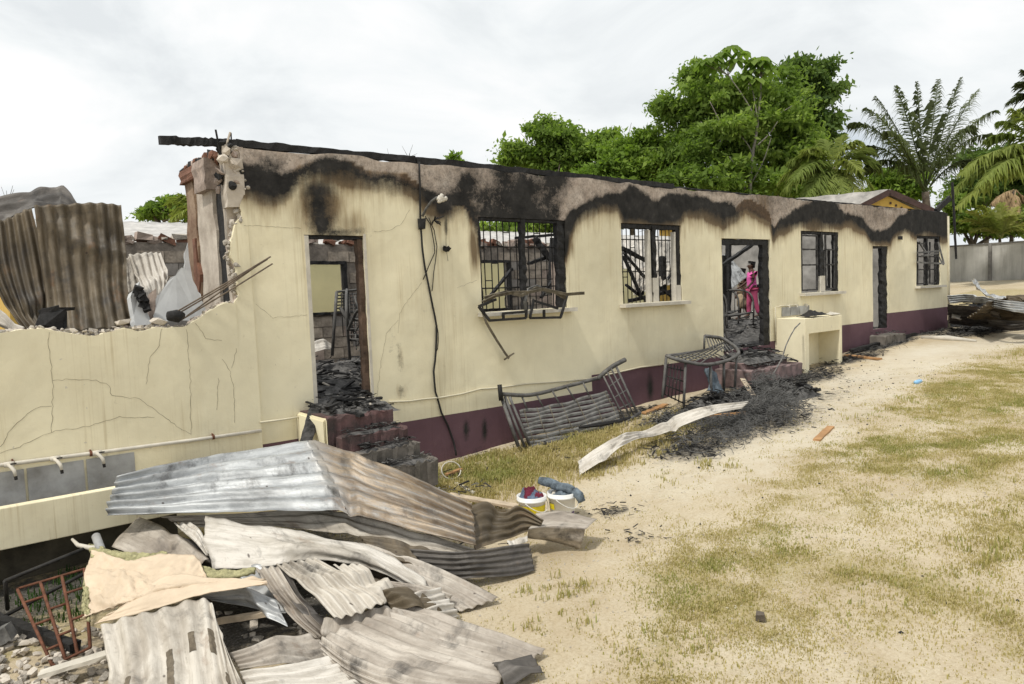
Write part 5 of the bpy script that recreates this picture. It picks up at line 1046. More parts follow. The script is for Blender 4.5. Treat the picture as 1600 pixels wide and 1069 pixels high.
simple('slat_ash', (.20, .197, .188), .85, scale=7, var=.55, bump=.5, c2=(.075, .072, .066))
for k in range(8):
    s0 = k/8+.012; s1 = (k+1)/8-.016; n = 30
    def rowat(s): r = cr(Cq, 41, True)[int(round(s*40))]; return cr(r, n)
    A0, B0 = rowat(s0), rowat(s1); P = np.stack([A0, (A0+B0)/2+np.array([0, -.012, .006]), B0], 1); P[..., 1] += .012*np.sin(np.linspace(0, 6*math.pi, n)+k)[:, None]; P[..., 2] += .008*np.sin(np.linspace(0, 6*math.pi, n)+k*1.3)[:, None]
    m = MB(); thick_grid(m, P, np.ones((n-1, 2), bool), (.004, .010, -.004)); m.build('slat', ['slat_ash'], bd, smooth=False)
for k in range(7): r = cr(np.swapaxes(Cq, 0, 1), 60, True)[int(3+k*9)]; m = MB(); m.tube(list(r+np.array([0, -.012, .0])), .007, 6); m.build('cross_wire', ['louvre_alu'], bd)
m = MB(); m.tube([f_(905,668,7.65), f_(935,664,7.58), f_(968,658,7.56), f_(985,652,7.54)], [.02, .035, .03, .02], 7); m.build('burnt_cover', ['char'], bd)
# second bed, upturned beside the low steps
b2 = thing('steel_bed', 'burnt steel bed with curved rails standing upturned beside the low pinkish steps', 'bed', (10.7, 7.7, -.3))
tube_part(b2, 'front_rail', spl([f_(1041,556,7.75), f_(1052,560,7.6), f_(1066,564,7.5), f_(1102,570,7.35), f_(1135,564,7.42), f_(1150,556,7.5), f_(1154,550,7.55), f_(1146,540,7.75), f_(1128,529,7.95), f_(1102,525,8.0)], 50), .032)
tube_part(b2, 'back_rail', [f_(1041,556,7.75), f_(1070,552,7.9), f_(1102,547,8.0), f_(1130,536,7.95)], .022)
tube_part(b2, 'corner_post', [f_(1101,524,8.0), f_(1100,548,8.0)], .020)
for k in range(6):
    t = k/5; tube_part(b2, 'lattice_bar', [f_(1048+t*46, 558+t*10, 7.7-.3*t), f_(1100+t*34, 546-t*6, 7.98)], .012)
for k in range(8): t = k/7; tube_part(b2, 'lattice_bar', spl([f_(1056+t*60, 555-3*t, 7.85+.1*t), f_(1072+t*64, 562-2*t, 7.6)], 4), .010)
for k in range(7): t = k/6; tube_part(b2, 'spindle', [f_(1104+t*26, 527+t*5, 7.99), f_(1110+t*36, 547+t*4, 7.7)], .012)
for a, c in (((1041,558,7.74),(1035,622,7.62)), ((1071,567,7.5),(1068,641,7.42)), ((1131,566,7.42),(1131,611,7.40)), ((1151,556,7.52),(1148,606,7.50)), ((1110,570,7.36),(1112,634,7.3))): tube_part(b2, 'leg', [f_(*a), f_(*c)], .024)
for k in range(5): t = (k+.6)/6; tube_part(b2, 'grid_bar', [f_(1041+30*t, 566+9*t, 7.74-.24*t), f_(1035+33*t, 615+18*t, 7.62-.2*t)], .009, 'dark_steel')
for k in range(4): t = k/3.4+.05; tube_part(b2, 'grid_rail', [f_(1040-5*t, 570+48*t, 7.73-.1*t), f_(1070-2*t, 577+57*t, 7.5-.08*t)], .011, 'dark_steel')
rag_ = cloth('burnt_bedding', 'grey scorched bedding slumped beneath the upturned bed', 'bedding', [[f_(1100,575,7.45), f_(1118,580,7.4)], [f_(1108,600,7.38), f_(1124,600,7.35)], [f_(1104,612,7.32), f_(1134,618,7.3)]], 'slate_cloth', 24, 20, .09, 8, thick=.02, fr=5)
# lump of charred bedding springs
simple('wire_ash', (.17, .168, .163), .7, metal=.2, scale=6, var=.4, bump=0)
def springs(label, cpts, n, rad, seed):
    r_ = random.Random(seed); m = MB()
    for k in range(n):
        x, y, h0, sp = r_.choice(cpts); c = H(x+r_.gauss(0, sp), y+r_.gauss(0, sp*.28), 0); hh_ = h0*r_.random()**.8; R0 = rad*r_.uniform(.6, 1.3); a0 = r_.random()*6; tl_ = np.array([r_.uniform(-.8, .8), r_.uniform(-.8, .8), 1.0]); tl_ /= np.linalg.norm(tl_)
        e1 = np.cross(tl_, (0, 1, .2)); e1 /= np.linalg.norm(e1); e2 = np.cross(tl_, e1); nn = 13
        pts = [c+np.array([0, 0, hh_+.02])+(e1*math.cos(a0+i*.85)+e2*math.sin(a0+i*.85))*R0+tl_*R0*.25*i*.4 for i in range(nn)]
        m.tube(pts, .0035, 4, cap=False)
    o = m.build('bed_springs', ['wire_ash']); tag(o, label, 'bed springs'); o['kind'] = 'stuff'; return o
springs('tangled heap of burnt mattress springs at the tip of the white wavy sheet', [(1205,645,.40,22), (1185,655,.34,24), (1225,655,.26,20), (1165,668,.12,26), (1200,634,.46,13)], 620, .055, 3)
springs('flat spread of burnt springs on the ash in front of the wavy sheet', [(1110,668,.06,26), (1080,685,.05,24), (1135,690,.05,24), (1060,660,.08,20), (1160,680,.06,20)], 300, .06, 5)
# rusty window grille lying in the weeds
gr_ = thing('window_grille', 'rusty window grille leaning in the weeds below the washing trough', 'grille', H(85, 1000, .05))
A1, B1, C1, D1 = H(27,920,.33), H(132,889,.42), H(82,1040,.02), H(141,1012,.10)
def qd(s, t): return (A1*(1-s)+B1*s)*(1-t)+(C1*(1-s)+D1*s)*t
for s in (0, .34, .66, 1): tube_part(gr_, 'bar', [qd(s, 0), qd(s, 1)], .012, 'rust_steel', 6)
for (s0, s1, t) in ((0, 1, 0), (0, 1, 1), (0, .34, .2), (.34, .66, .38), (0, .34, .5), (.66, 1, .25), (.34, .66, .72), (.66, 1, .6), (0, .34, .82)): tube_part(gr_, 'cross_bar', [qd(s0, t), qd(s1, t)], .010, 'rust_steel', 6)
def stick(name, label, cat, a, c, w_, h_, mat, group=None, n=6, rough=.2):
    m = MB(); m.beam(a, c, w_, h_, n=n, rough=rough); o = m.build(name, [mat]); tag(o, label, cat, group); return o
bfr = thing('angle_iron', 'black angle-iron bed side lying behind the rusty grille under the trough', 'bed', H(40, 930, .1))
for a, c in (((8,908,.42),(150,850,.5)), ((8,908,.42),(12,952,.1)), ((3,965,.08),(138,893,.35))): tube_part(bfr, 'rail', [H(*a), H(*c)], .016, 'dark_steel', 6)
stick('charred_beam', 'charred round timber lying across the rubble at the lower left', 'timber', H(-20,962,.06), H(118,1012,.08), .09, .08, 'char', n=12, rough=.4)
stick('white_plank', 'splintered white plank on the rubble below the rusty grille', 'plank', H(62,1054,.10), H(168,1022,.14), .10, .03, 'white_trim')
stick('grey_post', 'square grey timber end at the left edge of the view', 'timber', H(-12,1000,.1), H(18,985,.15), .12, .12, 'ash_grey')
stick('timber', 'brown batten showing through the heap near its lower middle', 'timber', H(335,972,.2), H(420,958,.24), .05, .04, 'pale_wood')
stick('leaning_plank', 'charred plank leaning against the left cheek of the first steps', 'plank', F(477,692,7.62), F(492,640,8.0), .16, .04, 'char_ash', n=8, rough=.3)
stick('orange_plank', 'short orange-brown board lying alone on the sand', 'plank', H(1276,688,.02), H(1298,667,.02), .10, .03, 'raw_wood')
stick('orange_plank', 'orange-brown board under the white wavy sheet', 'plank', H(1085,652,.06), H(1165,645,.10), .09, .03, 'raw_wood')
stick('orange_plank', 'pale board leaning by the burnt springs', 'plank', H(1160,592,.3), H(1186,632,.05), .09, .025, 'pale_wood')
stick('brown_plank', 'weathered plank lying on the sand beyond the springs', 'plank', H(1230,612,.02), H(1252,603,.02), .15, .04, 'pale_wood')
stick('brown_plank', 'brown board lying against the wall under the second bed', 'plank', H(1005,646,.03), H(1040,632,.05), .12, .03, 'raw_wood')
stick('brown_plank', 'curved brown board lying at the corner of the cream wash block', 'plank', H(1322,555,.03), H(1375,561,.03), .16, .04, 'raw_wood')
stick('charred_beam', 'charred timber lying along the plinth beyond the wash block', 'timber', H(1330,548,.08), H(1430,522,.08), .12, .10, 'char', n=12, rough=.5)
stick('orange_plank', 'orange offcut on the sand by the foot of the first steps', 'plank', H(697,742,.05), H(721,733,.06), .06, .03, 'raw_wood')
stick('orange_plank', 'long pale board behind the heap, pointing at the buckets', 'plank', H(700,773,.10), H(810,792,.08), .12, .03, 'pale_wood')
stick('pale_plank', 'thin white lath beside the orange offcut by the steps', 'plank', H(712,755,.03), H(740,770,.03), .05, .02, 'white_trim')
stick('grey_lath', 'grey lath lying on the ash in front of the low steps', 'plank', H(1205,590,.05), H(1262,575,.06), .05, .03, 'ash_grey')
m = MB(); Cq2 = H(705, 735, .12); m.tube([Cq2+np.array([math.cos(a)*.14, math.sin(a)*.05, math.sin(a)*.10]) for a in np.linspace(0, 6.1, 20)], .008, 6); tag(m.build('wire_hoop', ['white_trim'], smooth=True), 'thin white wire hoop on the ground by the first steps', 'wire')
# water bottle far out on the sand
bt = thing('water_bottle', 'crushed blue plastic water bottle lying on the sand', 'bottle', H(1437, 598, 0)); m = MB(); p = H(1430, 598, .035); m.tube([p, p+np.array([.06, 0, 0]), p+np.array([.20, .01, 0]), p+np.array([.25, .01, 0]), p+np.array([.29, .01, 0])], [.03, .04, .04, .03, .014], 10); m.build('bottle_body', ['blue_plastic'], bt, smooth=True)
m = MB(); m.tube([p+np.array([.29, .01, 0]), p+np.array([.315, .01, 0])], .016, 8); m.build('cap', ['white_plastic'], bt)
m = MB(); m.box(H(1190, 963, .03), (.065, .05, .045), Matrix.Rotation(.5, 3, 'Z'), 0, .014); tag(m.build('dark_stone', ['bark']), 'single dark stone on the open sand in the foreground', 'stone')
# buckets of clothes
def bucket(x, y, label, pr, r=.135, hgt=.24, tilt=(0, 0)):
    c = H(x, y, 0); t = thing('bucket', label, 'bucket', c, 'buckets of clothes on the sand'); c = c+np.array([0, 0, .005])
    m = MB(); m.lathe(c, [(0, 0), (r*.82, 0), (r*.84, .01), (r, hgt-.05), (r+.012, hgt-.05), (r+.012, hgt-.03), (r+.006, hgt-.03), (r+.014, hgt), (r-.004, hgt), (r*.86, .03), (0, .03)], 28); m.build('body', ['white_plastic'], t, smooth=True)
    def band(z0, z1, a0, a1, mat, nm='label', off=.002):
        m = MB(); n = 14; V = []; rr = lambda z: r*.84+(r-r*.84)*(z-.01)/(hgt-.06)+off
        for i in range(n+1):
            a = a0+(a1-a0)*i/n; V += [c+np.array([math.cos(a)*rr(z), math.sin(a)*rr(z), z]) for z in (z0, z1)]
        m.add(V, [(2*i, 2*i+2, 2*i+3, 2*i+1) for i in range(n)]); m.build(nm, [mat], t, smooth=True)
    for b_ in pr: band(*b_)
    m = MB(); m.tube([c+np.array([math.cos(a)*(r+.022), math.sin(a)*(r+.022), hgt-.045-.10*math.sin((a-3.6)/2.6*math.pi)]) for a in np.linspace(3.6, 6.2, 16)], .004, 5); m.build('handle', ['white_plastic'], t, smooth=True); return c
va = math.atan2(-.776, -.626)
c1 = bucket(832, 812, 'white bucket with a yellow band, heaped with dark red clothes', [(.06, .165, va-1.4, va+1.5, 'yellow_print')], .142, .25)
c2 = bucket(879, 806, 'white bucket with a small purple print, topped by a rolled grey garment', [(.012, .07, va-1.0, va-.1, 'purple_print'), (.012, .06, va+.75, va+1.15, 'purple_print', 'label', .003), (.09, .15, va-1.3, va-.7, 'yellow_print', 'label', .003)], .142, .25)
def clothes(name, label, c, r, z0, hgt, mats_, seed, ex=(1, 1)):
    nr, na = 16, 40; V = []; Fs = []; mi_ = []
    for i in range(nr+1):
        q_r = i/nr
        for k in range(na):
            t = 2*math.pi*k/na; w = fbm(np.array([3+2.2*math.cos(t)*q_r+seed]), np.array([3+2.2*math.sin(t)*q_r]), seed, 3)[0]; w2 = abs(vn(np.array([9+2.6*math.cos(t)*q_r]), np.array([5+2.6*math.sin(t)*q_r]), seed+4)[0]-.5)*2
            rr_ = r*q_r*(1+.10*math.sin(5*t+seed)*(q_r > .6)); V.append(c+np.array([math.cos(t)*rr_*ex[0], math.sin(t)*rr_*ex[1], z0+hgt*(1-q_r**2.6)*(.45+.9*w)+.035*(w2-.5)*(q_r < .97)]))
    for i in range(nr):
        for k in range(na):
            Fs.append((i*na+k, (i+1)*na+k, (i+1)*na+(k+1) % na, i*na+(k+1) % na)); t = 2*math.pi*k/na; w = vn(np.array([1.5*math.cos(t)*i/nr+4+seed]), np.array([1.5*math.sin(t)*i/nr+4]), seed+7)[0]*1.3-.15; w = min(max(w, 0), .999); mi_.append(min(len(mats_)-1, int(w*len(mats_)*.999)))
    m = MB(); m.add(V, Fs); m.mi = mi_; o = m.build(name, mats_, smooth=True, solid=.006); return o
rt_a = math.atan2(-.629, .776)
o = clothes('folded_clothes', '', c1, .125, .215, .13, ['maroon_cloth', 'maroon_cloth', 'blue_cloth', 'maroon_cloth', 'slate_cloth'], 3); tag(o, 'dark red and blue clothes heaped in the yellow-banded bucket', 'clothes')
o = clothes('grey_cloth', '', c2, .130, .215, .07, ['slate_cloth', 'white_trim', 'slate_cloth', 'maroon_cloth', 'blue_cloth'], 8); tag(o, 'grey, white and red cloth filling the purple-printed bucket', 'clothes')
m = MB(); dr = np.array([math.cos(rt_a), math.sin(rt_a), 0]); p0_ = c2-dr*.17+np.array([0, .08, .365]); p1_ = c2+dr*.10+np.array([-.02, -.06, .27]); pts = [p0_+(p1_-p0_)*i/9+rng.normal(0, .005, 3) for i in range(10)]
m.tube(pts, [.034, .046, .05, .047, .052, .046, .05, .048, .052, .04], 12); pts = [p1_, p1_+dr*.03+np.array([-.01, -.04, -.04]), p1_+dr*.04+np.array([-.015, -.07, -.10])]; m.tube(pts, [.045, .05, .04], 10); o = m.build('rolled_garment', ['slate_cloth'], smooth=True); tag(o, 'grey-blue garment rolled across the top of the purple-printed bucket', 'clothes')
# charred fragments: sticks and flakes over the ash
def fragments(name, pts, n, ln, mat, label, up=.03, spread=None):
    m = MB()
    for k in range(n):
        p = np.array(pts[k % len(pts)]); L_ = ln*random.uniform(.3, 1.3); a = random.random()*6.28; d = np.array([math.cos(a), math.sin(a), random.uniform(-.25, .35)])*L_/2; w_ = L_*random.uniform(.06, .35)
        c = p+np.array([0, 0, random.random()**2*up+.008]); m.beam(c-d, c+d, w_, w_*random.uniform(.2, .6), n=1, rough=.5)
    o = m.build(name, [mat]); tag(o, label, 'debris', None, 'stuff'); return o
def ashpts(n, thr=.42):
    out = []
    while len(out) < n:
        X = rng.uniform(4.5, 26, 4000); Y = rng.uniform(2.5, 8.2, 4000); a = gfield(1, X, Y)*(.35+1.0*fbm(X*2.2, Y*2.2, 66)); k = (rng.random(4000) < np.clip((a-thr)*1.6, 0, 1)); out += list(np.stack([X[k], Y[k], gh(X[k], Y[k])], 1))
    return out[:n]
fragments('charred_sticks', ashpts(3600, .34), 3600, .10, 'char', 'charred sticks and scraps strewn along the foot of the wall', .09)
fragments('ash_flakes', ashpts(3600, .30), 3600, .06, 'char_ash', 'grey ash flakes strewn along the foot of the wall', .04)
fragments('pale_scraps', ashpts(420), 420, .08, 'ash_grey', 'pale scraps among the ash along the wall', .05)
px_ = []
for (x, y, sx, sy, n) in ((735,745,30,22,60),(770,700,60,8,130),(900,672,70,8,160),(1040,650,40,10,160),(860,705,50,12,120),(955,800,28,5,45),(1000,842,26,8,34),(720,800,40,10,60),(1190,600,40,12,200),(1255,582,30,8,120),(760,850,40,20,40),(1180,560,22,6,80)):
    for k in range(n): px_.append(H(x+random.gauss(0, sx), y+random.gauss(0, sy), 0))
fragments('burnt_scraps', px_, len(px_), .065, 'char', 'burnt scraps scattered on the sand between the heap and the wall', .06)
cx = rng.uniform(4.8, 16, 5000); cy = rng.uniform(1, 7.8, 5000); k = rng.random(5000) < np.clip(.05+gfield(1, cx, cy)*.8, 0, 1); cx, cy = cx[k], cy[k]; pebbles('charcoal_bits', cx, cy, .006+.016*rng.random(len(cx))**2, 'char', 'charcoal crumbs dotted over the sand')
# mounds of ash on the steps and inside
def mound(name, label, x0, x1, y0, y1, zf, hgt, mat, seed, nx=50, ny=34):
    q = np.zeros((nx, ny, 3)); xx = np.linspace(x0, x1, nx)[:, None]; yy = np.linspace(y0, y1, ny)[None]; ex = np.clip(np.minimum((xx-x0), (x1-xx))/((x1-x0)*.12), 0, 1); ey = np.clip(np.minimum(yy-y0, y1-yy)/((y1-y0)*.15), 0, 1)
    q[..., 0] = xx; q[..., 1] = yy; q[..., 2] = zf(xx, yy)-.03+hgt*(.25+1.1*fbm(xx*1.6, yy*1.6, seed)*.9+.35*(fbm(xx*9, yy*9, seed+2)-.5))*ex*ey
    m = MB(); i, j = np.meshgrid(np.arange(nx-1), np.arange(ny-1), indexing='ij'); a = (i*ny+j).ravel(); m.v = q.reshape(-1, 3); m.f = np.stack([a, a+ny, a+ny+1, a+1], 1).tolist(); m.mi = [0]*len(m.f); o = m.build(name, [mat]); tag(o, label, 'ash', None, 'stuff'); return q
simple('ash_mix', (.16, .155, .15), .97, scale=11, var=.75, bump=1.0, c2=(.03, .029, .028))
flat = lambda z: (lambda x, y: z+0*x+0*y)
qs = []
qo = mound('ash_heap', 'raised heap of black ash and scraps between the low steps and the burnt springs', 9.2, 11.9, 6.2, 7.45, lambda x, y: gz(x)+0*y, .20, 'ash_mix', 221, 70, 44); fo_ = qo[3:-3, 3:-3].reshape(-1, 3)
fragments('heap_sticks', list(fo_[rng.integers(0, len(fo_), 420)]), 420, .22, 'char', 'charred sticks on the ash heap by the low steps', .08); fragments('heap_flakes', list(fo_[rng.integers(0, len(fo_), 420)]), 420, .10, 'ash_grey', 'grey flakes on the ash heap by the low steps', .05)
qs.append(mound('ash_heap', 'heap of ash and burnt scraps filling the first room behind the narrow doorway', 3.0, 9.6, D+.2, D+4.0, flat(FLOOR), .26, 'ash_mix', 201, 110, 70))
qs.append(mound('ash_heap', 'ash and burnt scraps spilling through the first doorway onto the steps', 3.45, 4.33, 7.52, D+.3, lambda x, y: .36+.05*(y > D), .10, 'ash_mix', 202))
qs.append(mound('ash_heap', 'heap of ash filling the wide doorway and the room behind it', 11.3, 19.4, D+.2, D+5.2, flat(FLOOR), .34, 'ash_mix', 203, 110, 70))
qs.append(mound('ash_heap', 'ash and rubble sloping from the wide doorway over the low steps', 11.8, 13.3, 7.65, D+.3, lambda x, y: np.interp(y, [7.65, 8.2, 8.5], [.19, .27, .40])+0*x, .10, 'ash_mix', 204))
for (x0, x1, y0, y1, z, s_) in ((3.5, 4.25, 7.36, 7.5, .155, 1), (3.62, 4.3, 7.19, 7.33, -.02, 2), (3.7, 4.4, 7.0, 7.16, -.205, 3)): mound('ash_layer', 'thin ash lying on a tread of the first steps', x0, x1, y0, y1, flat(z+.02), .05, 'ash_mix', 205+s_, 30, 8)
fp = []
for q, wgt in zip(qs, (900, 90, 700, 90)):
    fl_ = q[2:-2, 2:-2].reshape(-1, 3); fp += list(fl_[rng.integers(0, len(fl_), wgt)])
tp = [np.array((random.uniform(a, c), random.uniform(y0, y1), z+.04)) for (a, c, y0, y1, z, n) in ((3.5, 4.25, 7.35, 7.5, .155, 70), (3.62, 4.3, 7.18, 7.33, -.02, 70), (3.72, 4.4, 7.0, 7.16, -.205, 60), (3.4, 4.2, 7.55, 8.2, .37, 130), (11.8, 13.3, 7.5, 7.76, .08, 110), (11.8, 13.3, 7.8, 8.2, .22, 130), (3.8, 5.0, 6.6, 7.0, -.6, 60), (17.95, 19.1, 7.9, 8.3, .27, 50)) for _ in range(n)]
random.shuffle(tp); fragments('stair_ash', tp[:300], 300, .09, 'char_ash', 'ash flakes and charcoal littering the steps', .03); fragments('stair_rubble', tp[300:480], 180, .08, 'ash_grey', 'pale rubble littering the steps', .03); fragments('stair_char', tp[480:], len(tp)-480, .12, 'char', 'charred bits littering the steps', .04)
wp4 = ashpts(170, .5); m = MB()
for k in range(170):
    p = np.array(wp4[k])+np.array([0, 0, .02]); a = random.random()*6.28; L_ = random.uniform(.2, .6); kq = random.uniform(-2, 2); pts = []
    for i in range(7): t = i/6; pts.append(p+np.array([math.cos(a+kq*t)*L_*t, math.sin(a+kq*t)*L_*t, .10*math.sin(t*3.1)*random.random()]))
    m.tube(pts, .004, 4, cap=False)
tag(m.build('bent_wires', ['wire_ash']), 'bent wires strewn through the ash along the wall', 'debris', None, 'stuff')
random.shuffle(fp); fragments('charred_scraps', fp[:1100], 1100, .24, 'char', 'charred scraps lying over the ash inside the ruin', .10); fragments('pale_rubble', fp[1100:1500], 400, .14, 'ash_grey', 'pale rubble pieces lying over the ash inside the ruin', .08); fragments('plaster_bits', fp[1500:], 240, .10, 'broken_core', 'broken plaster pieces lying over the ash inside the ruin', .05)
# beds inside
def bunk(x0, y0, z0, L_, W_, rz, label, curve=True, tilt=0):
    t = thing('steel_bed', label, 'bed', (x0, y0, z0), 'burnt beds inside the ruin'); c, s = math.cos(rz), math.sin(rz)
    def P(u, v, w_): v2, w2 = v*math.cos(tilt)-w_*math.sin(tilt), v*math.sin(tilt)+w_*math.cos(tilt); return np.array([x0+u*c-v2*s, y0+u*s+v2*c, z0+w2])
    for v in (0, W_): tube_part(t, 'side_rail', [P(0, v, .35), P(L_/2, v, .33), P(L_, v, .35)], .022)
    for u in (0, L_):
        tube_part(t, 'end_rail', spl([P(u, 0, 0), P(u, 0, .65), P(u, W_*.25, .85), P(u, W_*.75, .85), P(u, W_, .65), P(u, W_, 0)], 26), .022)
        for v in (.25, .5, .75): tube_part(t, 'end_bar', [P(u, W_*v, .35), P(u, W_*v, .82)], .010)
    for k in range(9): tube_part(t, 'slat', [P(L_*(k+.5)/9, 0, .35), P(L_*(k+.5)/9, W_/2, .31), P(L_*(k+.5)/9, W_, .35)], .012)
    for k in range(4): tube_part(t, 'wire', [P(0, W_*(k+1)/5, .34), P(L_/2, W_*(k+1)/5, .29), P(L_, W_*(k+1)/5, .34)], .008)
bunk(5.0, D+1.9, FLOOR+.35, 1.9, .85, -.5, 'burnt bunk seen through the first doorway, standing nearest the block wall', tilt=.5)
bunk(4.75, D+1.2, FLOOR+.1, 1.8, .8, -.2, 'burnt bed lying low in the ash just inside the first doorway', tilt=1.1)
bunk(13.0, D+.75, FLOOR+.25, 1.9, .85, .25, 'burnt bed nearest the wide doorway, low in the ash')
bunk(14.2, D+1.5, FLOOR+.25, 1.9, .85, .45, 'burnt bed in the middle of the wide room')
bunk(15.2, D+2.9, FLOOR+.3, 1.9, .85, .6, 'burnt bed farthest inside the wide room, in front of the people', tilt=.2)
# tall bunk posts inside the first doorway
bk = thing('bunk_bed', 'tall grey bunk ladder rail leaning inside the first doorway', 'bed', F(545, 600, D+2.2))
for a, c, r in (((526,456),(519,556),.026), ((526,456),(570,452),.018), ((554,462),(572,560),.02), ((531,480),(566,540),.03), ((566,540),(572,600),.03)): tube_part(bk, 'tube', [F(*a, D+2.2), F(*c, D+2.2)], r)
for k in range(6): tube_part(bk, 'rung', [F(527, 462+k*5, D+2.2), F(566, 458+k*6, D+2.4)], .010)
for k in range(6): tube_part(bk, 'upright', [F(533+k*6, 458, D+2.2), F(536+k*7, 520+k*9, D+2.2)], .009)
sheet('white sheet bent up on the ash inside the first doorway', [[F(486,536,D+2.6), F(505,532,D+2.7), F(522,540,D+2.7)], [F(486,556,D+2.3), F(500,548,D+2.3), F(516,546,D+2.4)]], 3, 'iron_white', 0, .012, 20, (True, False), .02, .03, 131, 'bent sheets inside the ruin')
sheet('pale roof sheet sagging behind the second window, upper one', [[F(950,372,D+3.0), F(1000,375,D+3.0), F(1062,372,D+3.4)], [F(950,410,D+2.4), F(1000,425,D+2.2), F(1062,425,D+2.6)]], 10, 'iron_white', 1, .02, 40, (True, False), .08, .02, 133, 'bent sheets inside the ruin')
sheet('pale roof sheet sagging behind the second window, lower one', [[F(985,425,D+2.0), F(1030,412,D+2.2), F(1060,420,D+2.4)], [F(990,462,D+1.2), F(1010,455,D+1.2), F(1062,440,D+1.6)]], 8, 'iron_cream', 1, .02, 40, (True, False), .08, .02, 135, 'bent sheets inside the ruin')
sheet('grey roof sheet slanting inside the wide doorway', [[F(1120,400,D+4.2), F(1136,398,D+4.4)], [F(1120,470,D+3.0), F(1168,432,D+4.2)]], 8, 'iron_grey', 1, .02, 40, (True, True), .05, .02, 137, 'bent sheets inside the ruin')
gi = 'charred timbers inside the ruin'
for i, (a, c, d0, d1, w_, lab) in enumerate((((835,372),(868,415),2.6,2.4,.16,'charred rafter slanting behind the right half of the first window'), ((866,372),(862,460),2.2,2.2,.16,'upright charred post behind the right half of the first window'), ((826,412),(860,400),2.4,2.6,.09,'charred batten crossing behind the first window'), ((805,372),(880,366),2.8,2.8,.08,'charred purlin high behind the first window'),
    ((972,388),(1018,412),1.2,1.4,.10,'charred rafter slanting behind the left half of the second window'), ((974,400),(1003,466),1.0,.9,.07,'charred lath leaning behind the second window, lower left'), ((985,470),(1060,452),1.0,1.4,.10,'charred beam along the bottom of the second window'), ((1035,400),(1035,455),1.6,1.6,.14,'upright charred stump behind the right half of the second window'), ((1005,430),(1058,470),1.1,1.2,.06,'thin charred lath crossing behind the second window'),
    ((1128,415),(1190,372),1.2,1.6,.10,'charred rafter slanting across the top of the wide doorway'), ((1138,372),(1138,500),2.4,2.4,.14,'charred post inside the wide doorway'), ((1128,400),(1128,515),1.8,1.8,.2,'thicker charred post at the left of the wide doorway'))):
    stick('charred_timber', lab, 'timber', F(*a, D+d0), F(*c, D+d1), w_, w_*.8, 'char', gi, 12, .35)
# scrap heap beyond the far corner
gs = 'sheets in the scrap heap beyond the far corner'
def s_(x, y, hh_): return H(x, y, hh_)
S0 = [((('grey sheet with a curled tip rearing up from the scrap heap')), [[(1518,437,1.2),(1524,448,1.1),(1540,462,.95),(1565,468,.9)],[(1524,436,1.2),(1532,448,1.05),(1548,460,.92),(1572,464,.9)]], 2, 'iron_grey'),
      ('long grey sheet on the left top of the scrap heap', [[(1480,462,1.1),(1520,460,1.1),(1570,470,1.0),(1610,474,.9)],[(1484,474,.9),(1525,472,.9),(1570,484,.8),(1610,490,.7)]], 4, 'iron_grey'),
      ('tan sheet slanting across the middle of the scrap heap', [[(1545,475,.95),(1580,464,1.0),(1620,476,.9)],[(1510,498,.4),(1560,500,.35),(1620,500,.4)]], 7, 'iron_brown'),
      ('dark sheet at the left foot of the scrap heap', [[(1480,478,.75),(1520,480,.7),(1560,490,.6)],[(1484,504,.15),(1525,510,.1),(1570,508,.1)]], 6, 'iron_dark'),
      ('black crumpled sheet along the bottom of the scrap heap', [[(1540,494,.45),(1580,496,.4),(1625,490,.5)],[(1550,514,.04),(1590,517,.03),(1630,515,.03)]], 5, 'iron_dark'),
      ('brown sheet at the right edge of the scrap heap', [[(1572,462,1.05),(1610,462,1.0),(1650,470,.9)],[(1580,480,.8),(1615,486,.7),(1650,490,.6)]], 5, 'iron_brown'),
      ('pale torn scrap of sheet at the left of the scrap heap', [[(1486,490,.5),(1500,494,.42)],[(1490,496,.42),(1502,500,.35)]], 1, 'iron_white')]
for lab, cc, wv, mt in S0: sheet(lab, [[s_(*p) for p in r] for r in cc], wv, mt, 0, .03, 40, (True, False), .10, .03, None, gs)
qm = mound('ash_heap', 'black heap of burnt scraps under the sheets beyond the far corner', 23.1, 28.0, 4.6, 8.9, lambda x, y: gz(x)+0*y, .50, 'char', 211)
fl_ = qm[3:-3, 3:-3].reshape(-1, 3); fragments('charred_sticks', list(fl_[rng.integers(0, len(fl_), 200)]), 200, .55, 'char', 'charred timbers in the scrap heap beyond the far corner', .2)
m = MB(); m.tube([H(1440, 528, .03), H(1480, 529, .04), H(1525, 533, .02)], [.05, .08, .03], 7); tag(m.build('white_rag', ['white_trim'], smooth=True), 'crumpled white strip lying on the sand before the scrap heap', 'rag')
stick('hanging_pole', 'charred pole hanging upright off the far corner of the building', 'pole', F(1488, 285, D-.45), F(1494, 405, D-.45), .065, .06, 'char', None, 14, .4)

bunk(12.6, D+.35, FLOOR+.02, 1.9, .85, .9, 'burnt bed lying collapsed just inside the wide doorway', tilt=-.25)

for i, (a, c, d0, lab) in enumerate((((975,395),(1012,440),1.5,'thin charred lath high in the left half of the second window'), ((1000,466),(1022,420),1.3,'thin charred lath rising in the middle of the second window'), ((1022,462),(1058,418),1.5,'charred lath rising to the right in the second window'), ((978,445),(1010,470),.8,'short charred stub low in the second window'), ((760,470),(800,420),1.5,'charred lath leaning behind the bars of the first window'), ((845,465),(872,425),1.2,'charred lath at the lower right of the first window'))):
    stick('charred_timber', lab, 'timber', F(*a, D+d0), F(*c, D+d0+.3), .06, .05, 'char', gi, 8, .4)
